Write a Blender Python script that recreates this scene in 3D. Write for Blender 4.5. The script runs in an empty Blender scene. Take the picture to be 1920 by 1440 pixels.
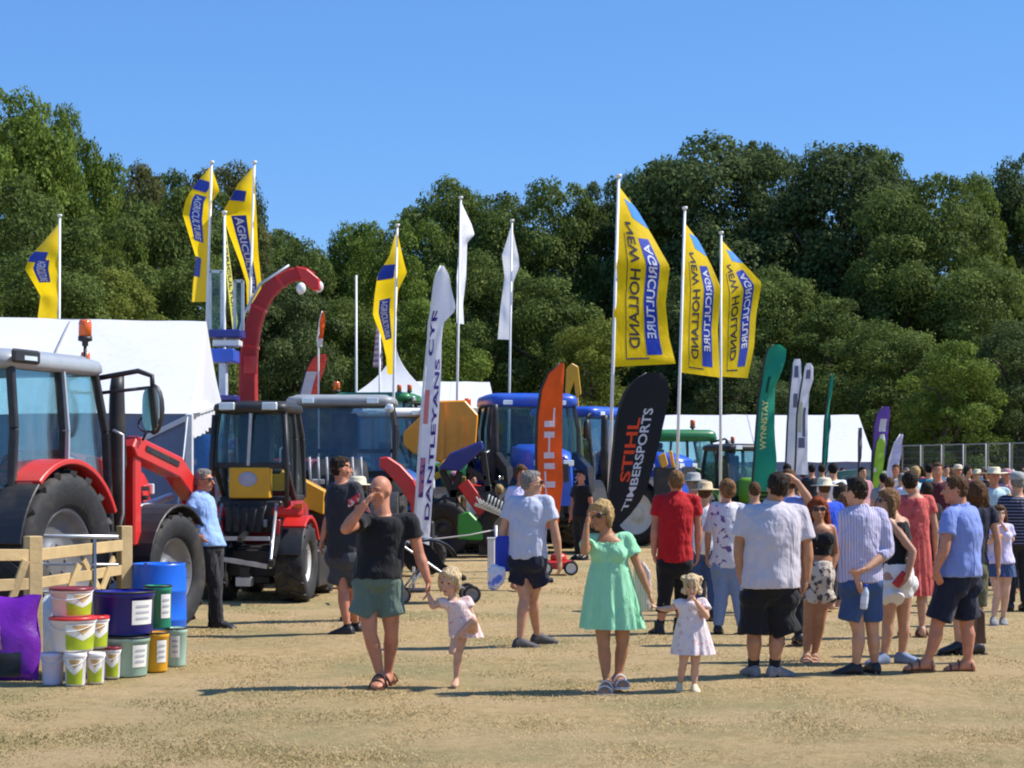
import bpy, bmesh, math, random
import numpy as np
from mathutils import Vector, Matrix, noise
R = math.radians
PI = math.pi
random.seed(7)
rng = np.random.default_rng(7)
scene = bpy.context.scene
COL = scene.collection

# ------------------------------------------------------------------ camera, sky, sun, exposure
F, CX, HY, CH = 3500.0, 960.0, 880.0, 1.75       # focal length (px of a 1920 wide frame), centre, horizon row, eye height
cam_data = bpy.data.cameras.new('camera')
cam_data.sensor_width = 36.0
cam_data.lens = 36.0 * F / 1920.0
cam_data.shift_y = (HY - 720.0) / 1920.0
cam_data.clip_start = 0.1
cam_data.clip_end = 3000.0
cam = bpy.data.objects.new('camera', cam_data)
cam.location = (0, 0, CH)
cam.rotation_euler = (R(90), 0, 0)
COL.objects.link(cam)
scene.camera = cam

SUN_EL, SUN_AZ = 50.0, 7.0                      # azimuth counted from +X towards +Y
world = bpy.data.worlds.new("World")
scene.world = world
world.use_nodes = True
wn = world.node_tree.nodes
wl = world.node_tree.links
for n in list(wn):
    wn.remove(n)
w_out = wn.new('ShaderNodeOutputWorld')
w_bg = wn.new('ShaderNodeBackground')
w_sky = wn.new('ShaderNodeTexSky')
w_sky.sky_type = 'NISHITA'
w_sky.sun_disc = False
w_sky.sun_elevation = R(SUN_EL)
w_sky.sun_rotation = R(90 - SUN_AZ)
w_sky.altitude = 1500.0
w_sky.air_density = 1.0
w_sky.dust_density = 0.0
w_sky.ozone_density = 4.5
w_hsv = wn.new('ShaderNodeHueSaturation')
w_hsv.inputs['Hue'].default_value = 0.503
w_hsv.inputs['Saturation'].default_value = 1.18
w_hsv.inputs['Value'].default_value = 1.07
w_bg.inputs['Strength'].default_value = 0.12
wl.new(w_sky.outputs['Color'], w_hsv.inputs['Color'])
w_mix = wn.new('ShaderNodeMix'); w_mix.data_type = 'RGBA'
w_mix.inputs['Factor'].default_value = 0.45                 # evens out the horizon-to-zenith fall-off
w_mix.inputs['B'].default_value = (1.10, 2.75, 6.3, 1)
wl.new(w_hsv.outputs['Color'], w_mix.inputs['A'])
wl.new(w_mix.outputs['Result'], w_bg.inputs['Color'])
wl.new(w_bg.outputs['Background'], w_out.inputs['Surface'])

sun_data = bpy.data.lights.new('sun', 'SUN')
sun_data.energy = 5.0
sun_data.angle = R(0.55)
sun_data.color = (1.0, 0.945, 0.86)
sun = bpy.data.objects.new('sun', sun_data)
_d = Vector((math.cos(R(SUN_AZ)) * math.cos(R(SUN_EL)), math.sin(R(SUN_AZ)) * math.cos(R(SUN_EL)), math.sin(R(SUN_EL))))
sun.rotation_euler = (-_d).to_track_quat('-Z', 'Y').to_euler()
sun.location = (30, 10, 60)
COL.objects.link(sun)

vs = scene.view_settings
vs.view_transform = 'Standard'
vs.look = 'None'
vs.exposure = 0.35
vs.gamma = 1.0
vs.use_curve_mapping = False
scene.render.engine = 'CYCLES'
scene.cycles.filter_width = 2.0
scene.cycles.max_bounces = 6
scene.cycles.transparent_max_bounces = 12
scene.cycles.use_denoising = True

# ------------------------------------------------------------------ placing
def W(px, py, Y):
    return Vector(((px - CX) * Y / F, Y, CH + (HY - py) * Y / F))
def GX(px, Y):
    return (px - CX) * Y / F
def GZ(py, Y):
    return CH + (HY - py) * Y / F
def GY(py):
    return F * CH / (py - HY)

# ------------------------------------------------------------------ materials
_mats = {}
def nodes_of(name):
    m = bpy.data.materials.new(name)
    m.use_nodes = True
    nt = m.node_tree
    b = nt.nodes['Principled BSDF']
    return m, nt, b
def mat(name, col, rough=0.6, metal=0.0, var=0.12, scale=6.0, bump=0.0, bscale=40.0, coat=0.0, spec=0.5, dirt=0.0):
    """base colour broken up by two noises; optional fine bump and dirt specks"""
    if name in _mats:
        return _mats[name]
    m, nt, b = nodes_of(name)
    N, L = nt.nodes, nt.links
    tc = N.new('ShaderNodeTexCoord')
    no = N.new('ShaderNodeTexNoise'); no.inputs['Scale'].default_value = scale; no.inputs['Detail'].default_value = 6
    L.new(tc.outputs['Object'], no.inputs['Vector'])
    rp = N.new('ShaderNodeValToRGB')
    c = Vector(col)
    rp.color_ramp.elements[0].position = 0.3
    rp.color_ramp.elements[1].position = 0.7
    rp.color_ramp.elements[0].color = (*(c * (1 - var)), 1)
    rp.color_ramp.elements[1].color = (*[min(1, x) for x in c * (1 + var)], 1)
    L.new(no.outputs['Fac'], rp.inputs['Fac'])
    out = rp.outputs['Color']
    if dirt > 0:
        n2 = N.new('ShaderNodeTexNoise'); n2.inputs['Scale'].default_value = 2.3; n2.inputs['Detail'].default_value = 9; n2.inputs['Roughness'].default_value = 0.7
        L.new(tc.outputs['Object'], n2.inputs['Vector'])
        r2 = N.new('ShaderNodeValToRGB'); r2.color_ramp.elements[0].position = 0.5; r2.color_ramp.elements[1].position = 0.75
        r2.color_ramp.elements[0].color = (0, 0, 0, 1); r2.color_ramp.elements[1].color = (dirt, dirt, dirt, 1)
        L.new(n2.outputs['Fac'], r2.inputs['Fac'])
        mx = N.new('ShaderNodeMix'); mx.data_type = 'RGBA'
        L.new(r2.outputs['Color'], mx.inputs['Factor']); L.new(out, mx.inputs['A']); mx.inputs['B'].default_value = (0.19, 0.15, 0.10, 1)
        out = mx.outputs['Result']
    L.new(out, b.inputs['Base Color'])
    b.inputs['Roughness'].default_value = rough
    b.inputs['Metallic'].default_value = metal
    b.inputs['Specular IOR Level'].default_value = spec
    if coat:
        b.inputs['Coat Weight'].default_value = coat
        b.inputs['Coat Roughness'].default_value = 0.12
    if bump > 0:
        n3 = N.new('ShaderNodeTexNoise'); n3.inputs['Scale'].default_value = bscale; n3.inputs['Detail'].default_value = 4
        L.new(tc.outputs['Object'], n3.inputs['Vector'])
        bp = N.new('ShaderNodeBump'); bp.inputs['Strength'].default_value = bump; bp.inputs['Distance'].default_value = 0.02
        L.new(n3.outputs['Fac'], bp.inputs['Height']); L.new(bp.outputs['Normal'], b.inputs['Normal'])
    _mats[name] = m
    return m
def paint(name, col, dirt=0.25):
    return mat(name, col, rough=0.4, var=0.07, scale=3, coat=0.2, dirt=dirt, bump=0.02, bscale=5)
def cloth(name, col, col2=None, pattern=None, scale=20.0, wr=0.65, rough=0.85, thr=0.5, trans=0.0):
    """woven cloth with creases; pattern: stripe / blotch / check"""
    if name in _mats:
        return _mats[name]
    m, nt, b = nodes_of(name)
    N, L = nt.nodes, nt.links
    tc = N.new('ShaderNodeTexCoord')
    no = N.new('ShaderNodeTexNoise'); no.inputs['Scale'].default_value = 9; no.inputs['Detail'].default_value = 5
    L.new(tc.outputs['Object'], no.inputs['Vector'])
    mx = N.new('ShaderNodeMix'); mx.data_type = 'RGBA'
    c = Vector(col)
    mx.inputs['A'].default_value = (*(c * 0.88), 1); mx.inputs['B'].default_value = (*[min(1, x) for x in c * 1.1], 1)
    L.new(no.outputs['Fac'], mx.inputs['Factor'])
    out = mx.outputs['Result']
    if pattern:
        if pattern == 'stripe':
            wv = N.new('ShaderNodeTexWave'); wv.bands_direction = 'X'; wv.inputs['Scale'].default_value = scale
            L.new(tc.outputs['Object'], wv.inputs['Vector']); fac = wv.outputs['Fac']
        elif pattern == 'hoop':
            wv = N.new('ShaderNodeTexWave'); wv.bands_direction = 'Z'; wv.inputs['Scale'].default_value = scale
            L.new(tc.outputs['Object'], wv.inputs['Vector']); fac = wv.outputs['Fac']
        else:
            wv = N.new('ShaderNodeTexNoise'); wv.inputs['Scale'].default_value = scale; wv.inputs['Detail'].default_value = 2
            L.new(tc.outputs['Object'], wv.inputs['Vector']); fac = wv.outputs['Fac']
        r2 = N.new('ShaderNodeValToRGB'); r2.color_ramp.elements[0].position = thr; r2.color_ramp.elements[1].position = thr + 0.06
        L.new(fac, r2.inputs['Fac'])
        m2 = N.new('ShaderNodeMix'); m2.data_type = 'RGBA'
        L.new(r2.outputs['Color'], m2.inputs['Factor']); L.new(out, m2.inputs['A']); m2.inputs['B'].default_value = (*col2, 1)
        out = m2.outputs['Result']
    L.new(out, b.inputs['Base Color'])
    b.inputs['Roughness'].default_value = rough
    b.inputs['Specular IOR Level'].default_value = 0.2
    b.inputs['Sheen Weight'].default_value = 0.12
    mp = N.new('ShaderNodeMapping'); mp.inputs['Scale'].default_value = (9, 9, 3.4)
    n3 = N.new('ShaderNodeTexNoise'); n3.inputs['Scale'].default_value = 1.0; n3.inputs['Detail'].default_value = 3; n3.inputs['Distortion'].default_value = 0.9
    L.new(tc.outputs['Object'], mp.inputs['Vector']); L.new(mp.outputs['Vector'], n3.inputs['Vector'])
    bp = N.new('ShaderNodeBump'); bp.inputs['Strength'].default_value = wr; bp.inputs['Distance'].default_value = 0.06
    L.new(n3.outputs['Fac'], bp.inputs['Height']); L.new(bp.outputs['Normal'], b.inputs['Normal'])
    if trans > 0:
        o = N['Material Output']
        tr = N.new('ShaderNodeBsdfTranslucent'); L.new(out, tr.inputs['Color'])
        ms = N.new('ShaderNodeMixShader'); ms.inputs['Fac'].default_value = trans
        L.new(b.outputs['BSDF'], ms.inputs[1]); L.new(tr.outputs['BSDF'], ms.inputs[2]); L.new(ms.outputs['Shader'], o.inputs['Surface'])
    _mats[name] = m
    return m
def glass_mat(name, tint, gloss=0.16):
    if name in _mats:
        return _mats[name]
    m, nt, b = nodes_of(name)
    N, L = nt.nodes, nt.links
    N.remove(b)
    t = N.new('ShaderNodeBsdfTransparent'); t.inputs['Color'].default_value = (*tint, 1)
    g = N.new('ShaderNodeBsdfGlossy'); g.inputs['Roughness'].default_value = 0.03; g.inputs['Color'].default_value = (0.85, 0.9, 0.92, 1)
    fr = N.new('ShaderNodeFresnel'); fr.inputs['IOR'].default_value = 1.5
    ad = N.new('ShaderNodeMath'); ad.operation = 'MULTIPLY_ADD'; ad.inputs[1].default_value = 0.5; ad.inputs[2].default_value = gloss; ad.use_clamp = True
    ms = N.new('ShaderNodeMixShader')
    L.new(fr.outputs['Fac'], ad.inputs[0]); L.new(ad.outputs['Value'], ms.inputs['Fac'])
    L.new(t.outputs['BSDF'], ms.inputs[1]); L.new(g.outputs['BSDF'], ms.inputs[2])
    tc = N.new('ShaderNodeTexCoord'); mp = N.new('ShaderNodeMapping'); mp.inputs['Scale'].default_value = (5, 5, 1.1)
    no = N.new('ShaderNodeTexNoise'); no.inputs['Scale'].default_value = 1.3; no.inputs['Detail'].default_value = 7; no.inputs['Roughness'].default_value = .7
    L.new(tc.outputs['Object'], mp.inputs['Vector']); L.new(mp.outputs['Vector'], no.inputs['Vector'])
    rp = N.new('ShaderNodeValToRGB'); rp.color_ramp.elements[0].position = .42; rp.color_ramp.elements[0].color = (.01, .01, .01, 1); rp.color_ramp.elements[1].position = .75; rp.color_ramp.elements[1].color = (.13, .13, .13, 1)
    L.new(no.outputs['Fac'], rp.inputs['Fac'])
    du = N.new('ShaderNodeBsdfDiffuse'); du.inputs['Color'].default_value = (.42, .42, .40, 1)
    m2 = N.new('ShaderNodeMixShader'); L.new(rp.outputs['Color'], m2.inputs['Fac']); L.new(ms.outputs['Shader'], m2.inputs[1]); L.new(du.outputs['BSDF'], m2.inputs[2])
    L.new(m2.outputs['Shader'], N['Material Output'].inputs['Surface'])
    _mats[name] = m
    return m
def skin(name, col):
    if name in _mats:
        return _mats[name]
    m = mat(name, col, rough=0.5, var=0.14, scale=14, bump=0.08, bscale=60, spec=0.35)
    return m
def hairmat(name, col):
    if name in _mats:
        return _mats[name]
    m, nt, b = nodes_of(name)
    N, L = nt.nodes, nt.links
    tc = N.new('ShaderNodeTexCoord')
    mp = N.new('ShaderNodeMapping'); mp.inputs['Scale'].default_value = (70, 70, 9)
    no = N.new('ShaderNodeTexNoise'); no.inputs['Scale'].default_value = 1; no.inputs['Detail'].default_value = 4; no.inputs['Distortion'].default_value = 0.5
    L.new(tc.outputs['Object'], mp.inputs['Vector']); L.new(mp.outputs['Vector'], no.inputs['Vector'])
    rp = N.new('ShaderNodeValToRGB'); c = Vector(col)
    rp.color_ramp.elements[0].position = 0.3; rp.color_ramp.elements[1].position = 0.72
    rp.color_ramp.elements[0].color = (*(c * 0.45), 1); rp.color_ramp.elements[1].color = (*[min(1, x) for x in c * 1.45], 1)
    L.new(no.outputs['Fac'], rp.inputs['Fac']); L.new(rp.outputs['Color'], b.inputs['Base Color'])
    b.inputs['Roughness'].default_value = 0.7; b.inputs['Specular IOR Level'].default_value = 0.15
    bp = N.new('ShaderNodeBump'); bp.inputs['Strength'].default_value = 0.7; bp.inputs['Distance'].default_value = 0.02
    L.new(no.outputs['Fac'], bp.inputs['Height']); L.new(bp.outputs['Normal'], b.inputs['Normal'])
    _mats[name] = m
    return m

# ------------------------------------------------------------------ mesh builder
def rotz(a):
    return Matrix.Rotation(a, 3, 'Z')
class MB:
    def __init__(s):
        s.v = []; s.f = []; s.m = []; s.s = []
    def add(s, vs_, fs_, mi=0, sm=False):
        o = len(s.v)
        s.v.extend([tuple(v) for v in vs_])
        for f in fs_:
            s.f.append(tuple(i + o for i in f)); s.m.append(mi); s.s.append(sm)
        return s
    def box(s, c, d, rot=None, mi=0):
        x, y, z = d[0] / 2, d[1] / 2, d[2] / 2
        P = [Vector(p) for p in ((-x, -y, -z), (x, -y, -z), (x, y, -z), (-x, y, -z), (-x, -y, z), (x, -y, z), (x, y, z), (-x, y, z))]
        if rot is not None:
            P = [rot @ p for p in P]
        c = Vector(c)
        return s.add([p + c for p in P], [(0, 3, 2, 1), (4, 5, 6, 7), (0, 1, 5, 4), (1, 2, 6, 5), (2, 3, 7, 6), (3, 0, 4, 7)], mi)
    def beam(s, p0, p1, w, h, up=(0, 0, 1), mi=0):
        p0, p1 = Vector(p0), Vector(p1)
        d = (p1 - p0); L = d.length; d.normalize()
        up = Vector(up)
        sd = d.cross(up)
        if sd.length < 1e-4:
            sd = d.cross(Vector((1, 0, 0)))
        sd.normalize(); u = sd.cross(d)
        rot = Matrix((d, sd, u)).transposed()
        return s.box((p0 + p1) / 2, (L, w, h), rot, mi)
    def loft(s, rings, mi=0, sm=True, caps=True, close=True):
        n = len(rings[0]); o = len(s.v)
        for r in rings:
            s.v.extend([tuple(p) for p in r])
        for i in range(len(rings) - 1):
            for j in range(n if close else n - 1):
                k = (j + 1) % n
                s.f.append((o + i * n + j, o + i * n + k, o + (i + 1) * n + k, o + (i + 1) * n + j)); s.m.append(mi); s.s.append(sm)
        if caps:
            s.f.append(tuple(o + j for j in reversed(range(n)))); s.m.append(mi); s.s.append(False)
            b = o + (len(rings) - 1) * n
            s.f.append(tuple(b + j for j in range(n))); s.m.append(mi); s.s.append(False)
        return s
    def tube(s, pts, rads, n=10, mi=0, caps=True, sm=True, rnd=False):
        pts = [Vector(p) for p in pts]
        if not hasattr(rads, '__len__'):
            rads = [rads] * len(pts)
        rads = list(rads)
        if rnd:                                   # rounded ends
            d0 = (pts[0] - pts[1]).normalized(); d1 = (pts[-1] - pts[-2]).normalized()
            r0, r1 = rads[0], rads[-1]
            pts = [pts[0] + d0 * r0 * 0.95, pts[0] + d0 * r0 * 0.6] + pts + [pts[-1] + d1 * r1 * 0.6, pts[-1] + d1 * r1 * 0.95]
            rads = [r0 * 0.25, r0 * 0.78] + rads + [r1 * 0.78, r1 * 0.25]
        t0 = (pts[1] - pts[0]).normalized()
        a = Vector((0, 0, 1)) if abs(t0.z) < 0.9 else Vector((1, 0, 0))
        u = t0.cross(a).normalized(); w = t0.cross(u)
        rings = []
        tp = t0
        for i, p in enumerate(pts):
            if i == 0: t = t0
            elif i == len(pts) - 1: t = (pts[i] - pts[i - 1]).normalized()
            else: t = ((pts[i + 1] - p).normalized() + (p - pts[i - 1]).normalized()).normalized()
            q = tp.rotation_difference(t); u = q @ u; w = q @ w; tp = t
            rings.append([p + (u * math.cos(2 * PI * k / n) + w * math.sin(2 * PI * k / n)) * rads[i] for k in range(n)])
        return s.loft(rings, mi, sm, caps)
    def cyl(s, p0, p1, r, n=16, mi=0, r1=None):
        return s.tube([p0, p1], [r, r if r1 is None else r1], n, mi)
    def lathe(s, prof, n, c=(0, 0, 0), axis='Z', mi=0, sm=True, caps=False):
        rings = []
        c = Vector(c)
        for (r, h) in prof:
            ring = []
            for k in range(n):
                a = 2 * PI * k / n
                x, y = r * math.cos(a), r * math.sin(a)
                p = Vector((x, y, h)) if axis == 'Z' else (Vector((x, h, y)) if axis == 'Y' else Vector((h, x, y)))
                ring.append(c + p)
            rings.append(ring)
        return s.loft(rings, mi, sm, caps)
    def ell(s, c, r, rot=None, nu=14, nv=9, mi=0):
        c = Vector(c); rings = []
        for i in range(nv + 1):
            th = PI * (0.02 + 0.96 * i / nv)
            ring = []
            for k in range(nu):
                a = 2 * PI * k / nu
                p = Vector((r[0] * math.sin(th) * math.cos(a), r[1] * math.sin(th) * math.sin(a), -r[2] * math.cos(th)))
                if rot is not None: p = rot @ p
                ring.append(c + p)
            rings.append(ring)
        return s.loft(rings, mi, True, True)
    def prism(s, outline, y0, y1, mi=0, plane='XZ', sm=False):
        """closed outline in the XZ (or XY / YZ) plane, thickened along the third axis"""
        def P(a, b, t):
            return (a, t, b) if plane == 'XZ' else ((a, b, t) if plane == 'XY' else (t, a, b))
        return s.loft([[P(a, b, y0) for a, b in outline], [P(a, b, y1) for a, b in outline]], mi, sm, True)
    def grid(s, fn, nu, nv, mi=0, sm=True, back=None):
        o = len(s.v)
        for j in range(nv + 1):
            for i in range(nu + 1):
                s.v.append(tuple(fn(i / nu, j / nv)))
        for j in range(nv):
            for i in range(nu):
                a = o + j * (nu + 1) + i
                s.f.append((a, a + 1, a + nu + 2, a + nu + 1)); s.m.append(mi); s.s.append(sm)
        return s
    def build(s, name, mats, parent=None, bevel=0.0, fix=True, smooth=None, loc=None):
        me = bpy.data.meshes.new(name)
        me.from_pydata([tuple(v) for v in s.v], [], s.f)
        if not isinstance(mats, (list, tuple)): mats = [mats]
        for m_ in mats: me.materials.append(m_)
        me.polygons.foreach_set('material_index', s.m)
        me.polygons.foreach_set('use_smooth', s.s if smooth is None else [smooth] * len(s.f))
        if fix:
            b = bmesh.new(); b.from_mesh(me); bmesh.ops.recalc_face_normals(b, faces=b.faces); b.to_mesh(me); b.free()
        me.update()
        o = bpy.data.objects.new(name, me)
        COL.objects.link(o)
        if parent is not None: o.parent = parent
        if loc is not None: o.location = loc
        if bevel > 0:
            md = o.modifiers.new('edge', 'BEVEL'); md.width = bevel; md.segments = 1; md.limit_method = 'ANGLE'; md.angle_limit = R(40)
        return o
def tag(o, label=None, cat=None, group=None, kind=None):
    if label: o['label'] = label
    if cat: o['category'] = cat
    if group: o['group'] = group
    if kind: o['kind'] = kind
    return o
def thing(name, label, cat, loc=(0, 0, 0), rz=0.0, group=None):
    o = bpy.data.objects.new(name, None)
    COL.objects.link(o)
    o.location = loc; o.rotation_euler = (0, 0, rz)
    o.empty_display_size = 0.2
    return tag(o, label, cat, group)
def dup(o, parent=None):
    c = o.copy(); COL.objects.link(c)
    if parent is not None: c.parent = parent
    for ch in list(o.children): dup(ch, c)
    return c
def interp(tab, x):
    xs = [t[0] for t in tab]
    return [float(np.interp(x, xs, [t[k] for t in tab])) for k in range(1, len(tab[0]))]

# ------------------------------------------------------------------ lettering
_txt = {}
def text_tris(s_, bold=True):
    """outline of a word as (points scaled to cap height 1, triangles, width)"""
    if s_ in _txt: return _txt[s_]
    cu = bpy.data.curves.new('lettering', 'FONT')
    cu.body = s_; cu.size = 1.0; cu.resolution_u = 3
    if bold: cu.offset = 0.02
    ob = bpy.data.objects.new('lettering', cu)
    COL.objects.link(ob)
    dg = bpy.context.evaluated_depsgraph_get()
    me = bpy.data.meshes.new_from_object(ob.evaluated_get(dg))
    b = bmesh.new(); b.from_mesh(me)
    bmesh.ops.triangulate(b, faces=b.faces)
    long_e = [e for e in b.edges if e.calc_length() > 0.3]
    if long_e:
        bmesh.ops.subdivide_edges(b, edges=long_e, cuts=1)
        bmesh.ops.triangulate(b, faces=b.faces)
    b.verts.index_update()
    P = [(v.co.x, v.co.y) for v in b.verts]
    T = [tuple(v.index for v in f.verts) for f in b.faces]
    b.free()
    bpy.data.objects.remove(ob); bpy.data.curves.remove(cu); bpy.data.meshes.remove(me)
    x0 = min(p[0] for p in P); x1 = max(p[0] for p in P); y0 = min(p[1] for p in P); y1 = max(p[1] for p in P)
    P = [((x - x0) / (x1 - x0), (y - y0) / (y1 - y0)) for x, y in P]
    _txt[s_] = (P, T, (x1 - x0) / (y1 - y0))
    return _txt[s_]
# ================================================================== GROUND
def ground_z(x, y):
    return 0.022 * noise.noise(Vector((x * 0.55, y * 0.35, 1.3))) + 0.012 * noise.noise(Vector((x * 1.7, y * 1.3, 4.1)))
def ground_mat():
    m, nt, b = nodes_of('dry_grass_ground')
    N, L = nt.nodes, nt.links
    tc = N.new('ShaderNodeTexCoord')
    def nz(scale, det, rough=0.6, vec=(1, 1, 1)):
        mp = N.new('ShaderNodeMapping'); mp.inputs['Scale'].default_value = vec
        n = N.new('ShaderNodeTexNoise'); n.inputs['Scale'].default_value = scale; n.inputs['Detail'].default_value = det; n.inputs['Roughness'].default_value = rough
        L.new(tc.outputs['Object'], mp.inputs['Vector']); L.new(mp.outputs['Vector'], n.inputs['Vector'])
        return n.outputs['Fac']
    def ramp(f, stops):
        r = N.new('ShaderNodeValToRGB')
        el = r.color_ramp.elements
        el[0].position, el[0].color = stops[0][0], (*stops[0][1], 1)
        el[1].position, el[1].color = stops[-1][0], (*stops[-1][1], 1)
        for p, c in stops[1:-1]:
            e = el.new(p); e.color = (*c, 1)
        L.new(f, r.inputs['Fac']); return r.outputs['Color']
    def mix(f, a, c):
        x = N.new('ShaderNodeMix'); x.data_type = 'RGBA'
        L.new(f, x.inputs['Factor']); L.new(a, x.inputs['A']); L.new(c, x.inputs['B']); return x.outputs['Result']
    straw = ramp(nz(9, 10, 0.72, (1, 0.6, 1)), [(0.28, (0.32, 0.22, 0.10)), (0.48, (0.505, 0.36, 0.175)), (0.72, (0.65, 0.475, 0.245))])
    green = ramp(nz(14, 8, 0.7), [(0.3, (0.22, 0.20, 0.085)), (0.7, (0.42, 0.37, 0.18))])
    bare = ramp(nz(20, 8, 0.7), [(0.3, (0.46, 0.32, 0.165)), (0.7, (0.66, 0.48, 0.27))])
    gm = ramp(nz(0.55, 7, 0.68, (1, 0.75, 1)), [(0.43, (0, 0, 0)), (0.64, (0.85, 0.85, 0.85))])
    bm = ramp(nz(0.8, 6, 0.65, (0.7, 1.1, 1)), [(0.47, (0, 0, 0)), (0.62, (0.85, 0.85, 0.85))])
    dk = ramp(nz(3.4, 9, 0.75, (0.8, 0.7, 1)), [(0.57, (0, 0, 0)), (0.72, (0.50, 0.45, 0.45))])
    dark = ramp(nz(30, 4), [(0.3, (0.10, 0.085, 0.04)), (0.7, (0.19, 0.15, 0.08))])
    c = mix(gm, straw, green); c = mix(bm, c, bare); c = mix(dk, c, dark)
    L.new(c, b.inputs['Base Color'])
    b.inputs['Roughness'].default_value = 0.95
    b.inputs['Specular IOR Level'].default_value = 0.1
    bp = N.new('ShaderNodeBump'); bp.inputs['Strength'].default_value = 0.85; bp.inputs['Distance'].default_value = 0.05
    L.new(nz(26, 8, 0.8), bp.inputs['Height']); L.new(bp.outputs['Normal'], b.inputs['Normal'])
    return m
def build_ground():
    mb = MB()
    ys = list(np.concatenate([np.linspace(-60, 5, 6), np.linspace(7, 40, 150), np.linspace(42, 130, 30), np.array([180, 300, 600, 1100, 1800])]))
    xs = list(np.concatenate([np.array([-1500, -600, -250, -120]), np.linspace(-60, -14, 12), np.linspace(-12, 12, 110), np.linspace(14, 60, 12), np.array([120, 250, 600, 1500])]))
    n = len(xs)
    for y in ys:
        for x in xs:
            z = ground_z(x, y) if (abs(x) < 60 and 4 < y < 130) else 0.0
            mb.v.append((x, y, z))
    for j in range(len(ys) - 1):
        for i in range(n - 1):
            a = j * n + i
            mb.f.append((a, a + 1, a + n + 1, a + n)); mb.m.append(0); mb.s.append(True)
    tag(mb.build('ground', ground_mat(), fix=False), kind='structure')
build_ground()

def blade_mat():
    m, nt, b = nodes_of('grass_blades')
    N, L = nt.nodes, nt.links
    at = N.new('ShaderNodeAttribute'); at.attribute_name = 'tint'
    r = N.new('ShaderNodeValToRGB'); el = r.color_ramp.elements
    el[0].position = 0.0; el[0].color = (0.20, 0.20, 0.065, 1)
    el[1].position = 1.0; el[1].color = (0.74, 0.57, 0.33, 1)
    e = el.new(0.35); e.color = (0.38, 0.31, 0.14, 1)
    e = el.new(0.6); e.color = (0.60, 0.45, 0.23, 1)
    L.new(at.outputs['Fac'], r.inputs['Fac']); L.new(r.outputs['Color'], b.inputs['Base Color'])
    b.inputs['Roughness'].default_value = 0.8; b.inputs['Specular IOR Level'].default_value = 0.15
    tr = N.new('ShaderNodeBsdfTranslucent'); L.new(r.outputs['Color'], tr.inputs['Color'])
    ms = N.new('ShaderNodeMixShader'); ms.inputs['Fac'].default_value = 0.3
    L.new(b.outputs['BSDF'], ms.inputs[1]); L.new(tr.outputs['BSDF'], ms.inputs[2])
    L.new(ms.outputs['Shader'], N['Material Output'].inputs['Surface'])
    return m
def np_mesh(name, V, nper, tint, m, parent=None, smooth=False):
    """V: (faces*nper,3) unshared corners"""
    nf = len(V) // nper
    me = bpy.data.meshes.new(name)
    me.vertices.add(len(V)); me.vertices.foreach_set('co', V.astype(np.float32).ravel())
    me.loops.add(len(V)); me.loops.foreach_set('vertex_index', np.arange(len(V), dtype=np.int32))
    me.polygons.add(nf)
    me.polygons.foreach_set('loop_start', np.arange(0, len(V), nper, dtype=np.int32))
    me.polygons.foreach_set('loop_total', np.full(nf, nper, dtype=np.int32))
    at = me.attributes.new('tint', 'FLOAT', 'FACE'); at.data.foreach_set('value', tint.astype(np.float32))
    me.materials.append(m)
    me.update(calc_edges=True)
    o = bpy.data.objects.new(name, me); COL.objects.link(o)
    if parent is not None: o.parent = parent
    return o
def build_grass():
    n = 165000
    u = rng.random(n)
    y0, y1 = 10.3, 34.0
    Y = 1.0 / (1 / y0 + u * (1 / y1 - 1 / y0))                 # dense near the camera
    X = (rng.random(n) - 0.5) * 2 * (0.29 * Y + 0.4)
    cl = np.array([noise.noise(Vector((x * 1.6, y * 1.2, 7.7))) for x, y in zip(X, Y)])
    cl2 = np.array([noise.noise(Vector((x * 0.5, y * 0.4, 2.7))) for x, y in zip(X, Y)])
    Z = np.array([ground_z(x, y) for x, y in zip(X, Y)])
    tall = np.clip(0.55 + 0.8 * cl, 0.25, 1.3)
    h = (0.008 + 0.017 * rng.random(n)) * tall * (0.8 + 0.02 * Y)
    w = 0.0035 + 0.003 * rng.random(n) + 0.0002 * Y
    a = rng.random(n) * 2 * PI
    lean = rng.normal(0, 0.9, (n, 2)) * h[:, None] * 1.2
    base = np.stack([X, Y, Z - 0.003], 1)
    dx = np.stack([np.cos(a) * w, np.sin(a) * w, np.zeros(n)], 1)
    tip = base + np.stack([lean[:, 0], lean[:, 1], h], 1)
    V = np.stack([base - dx, base + dx, tip], 1).reshape(-1, 3)
    left = np.clip((-(X / Y) - 0.02) * 1.6, 0, 0.3)            # greener towards the buckets
    tint = np.clip(0.74 - 0.34 * np.clip(cl, -0.1, 1) - 0.34 * np.clip(cl2, 0, 1) - left + rng.normal(0, 0.13, n), 0, 1)
    tag(np_mesh('dry_grass', V, 3, tint, blade_mat()), kind='stuff')
build_grass()

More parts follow.
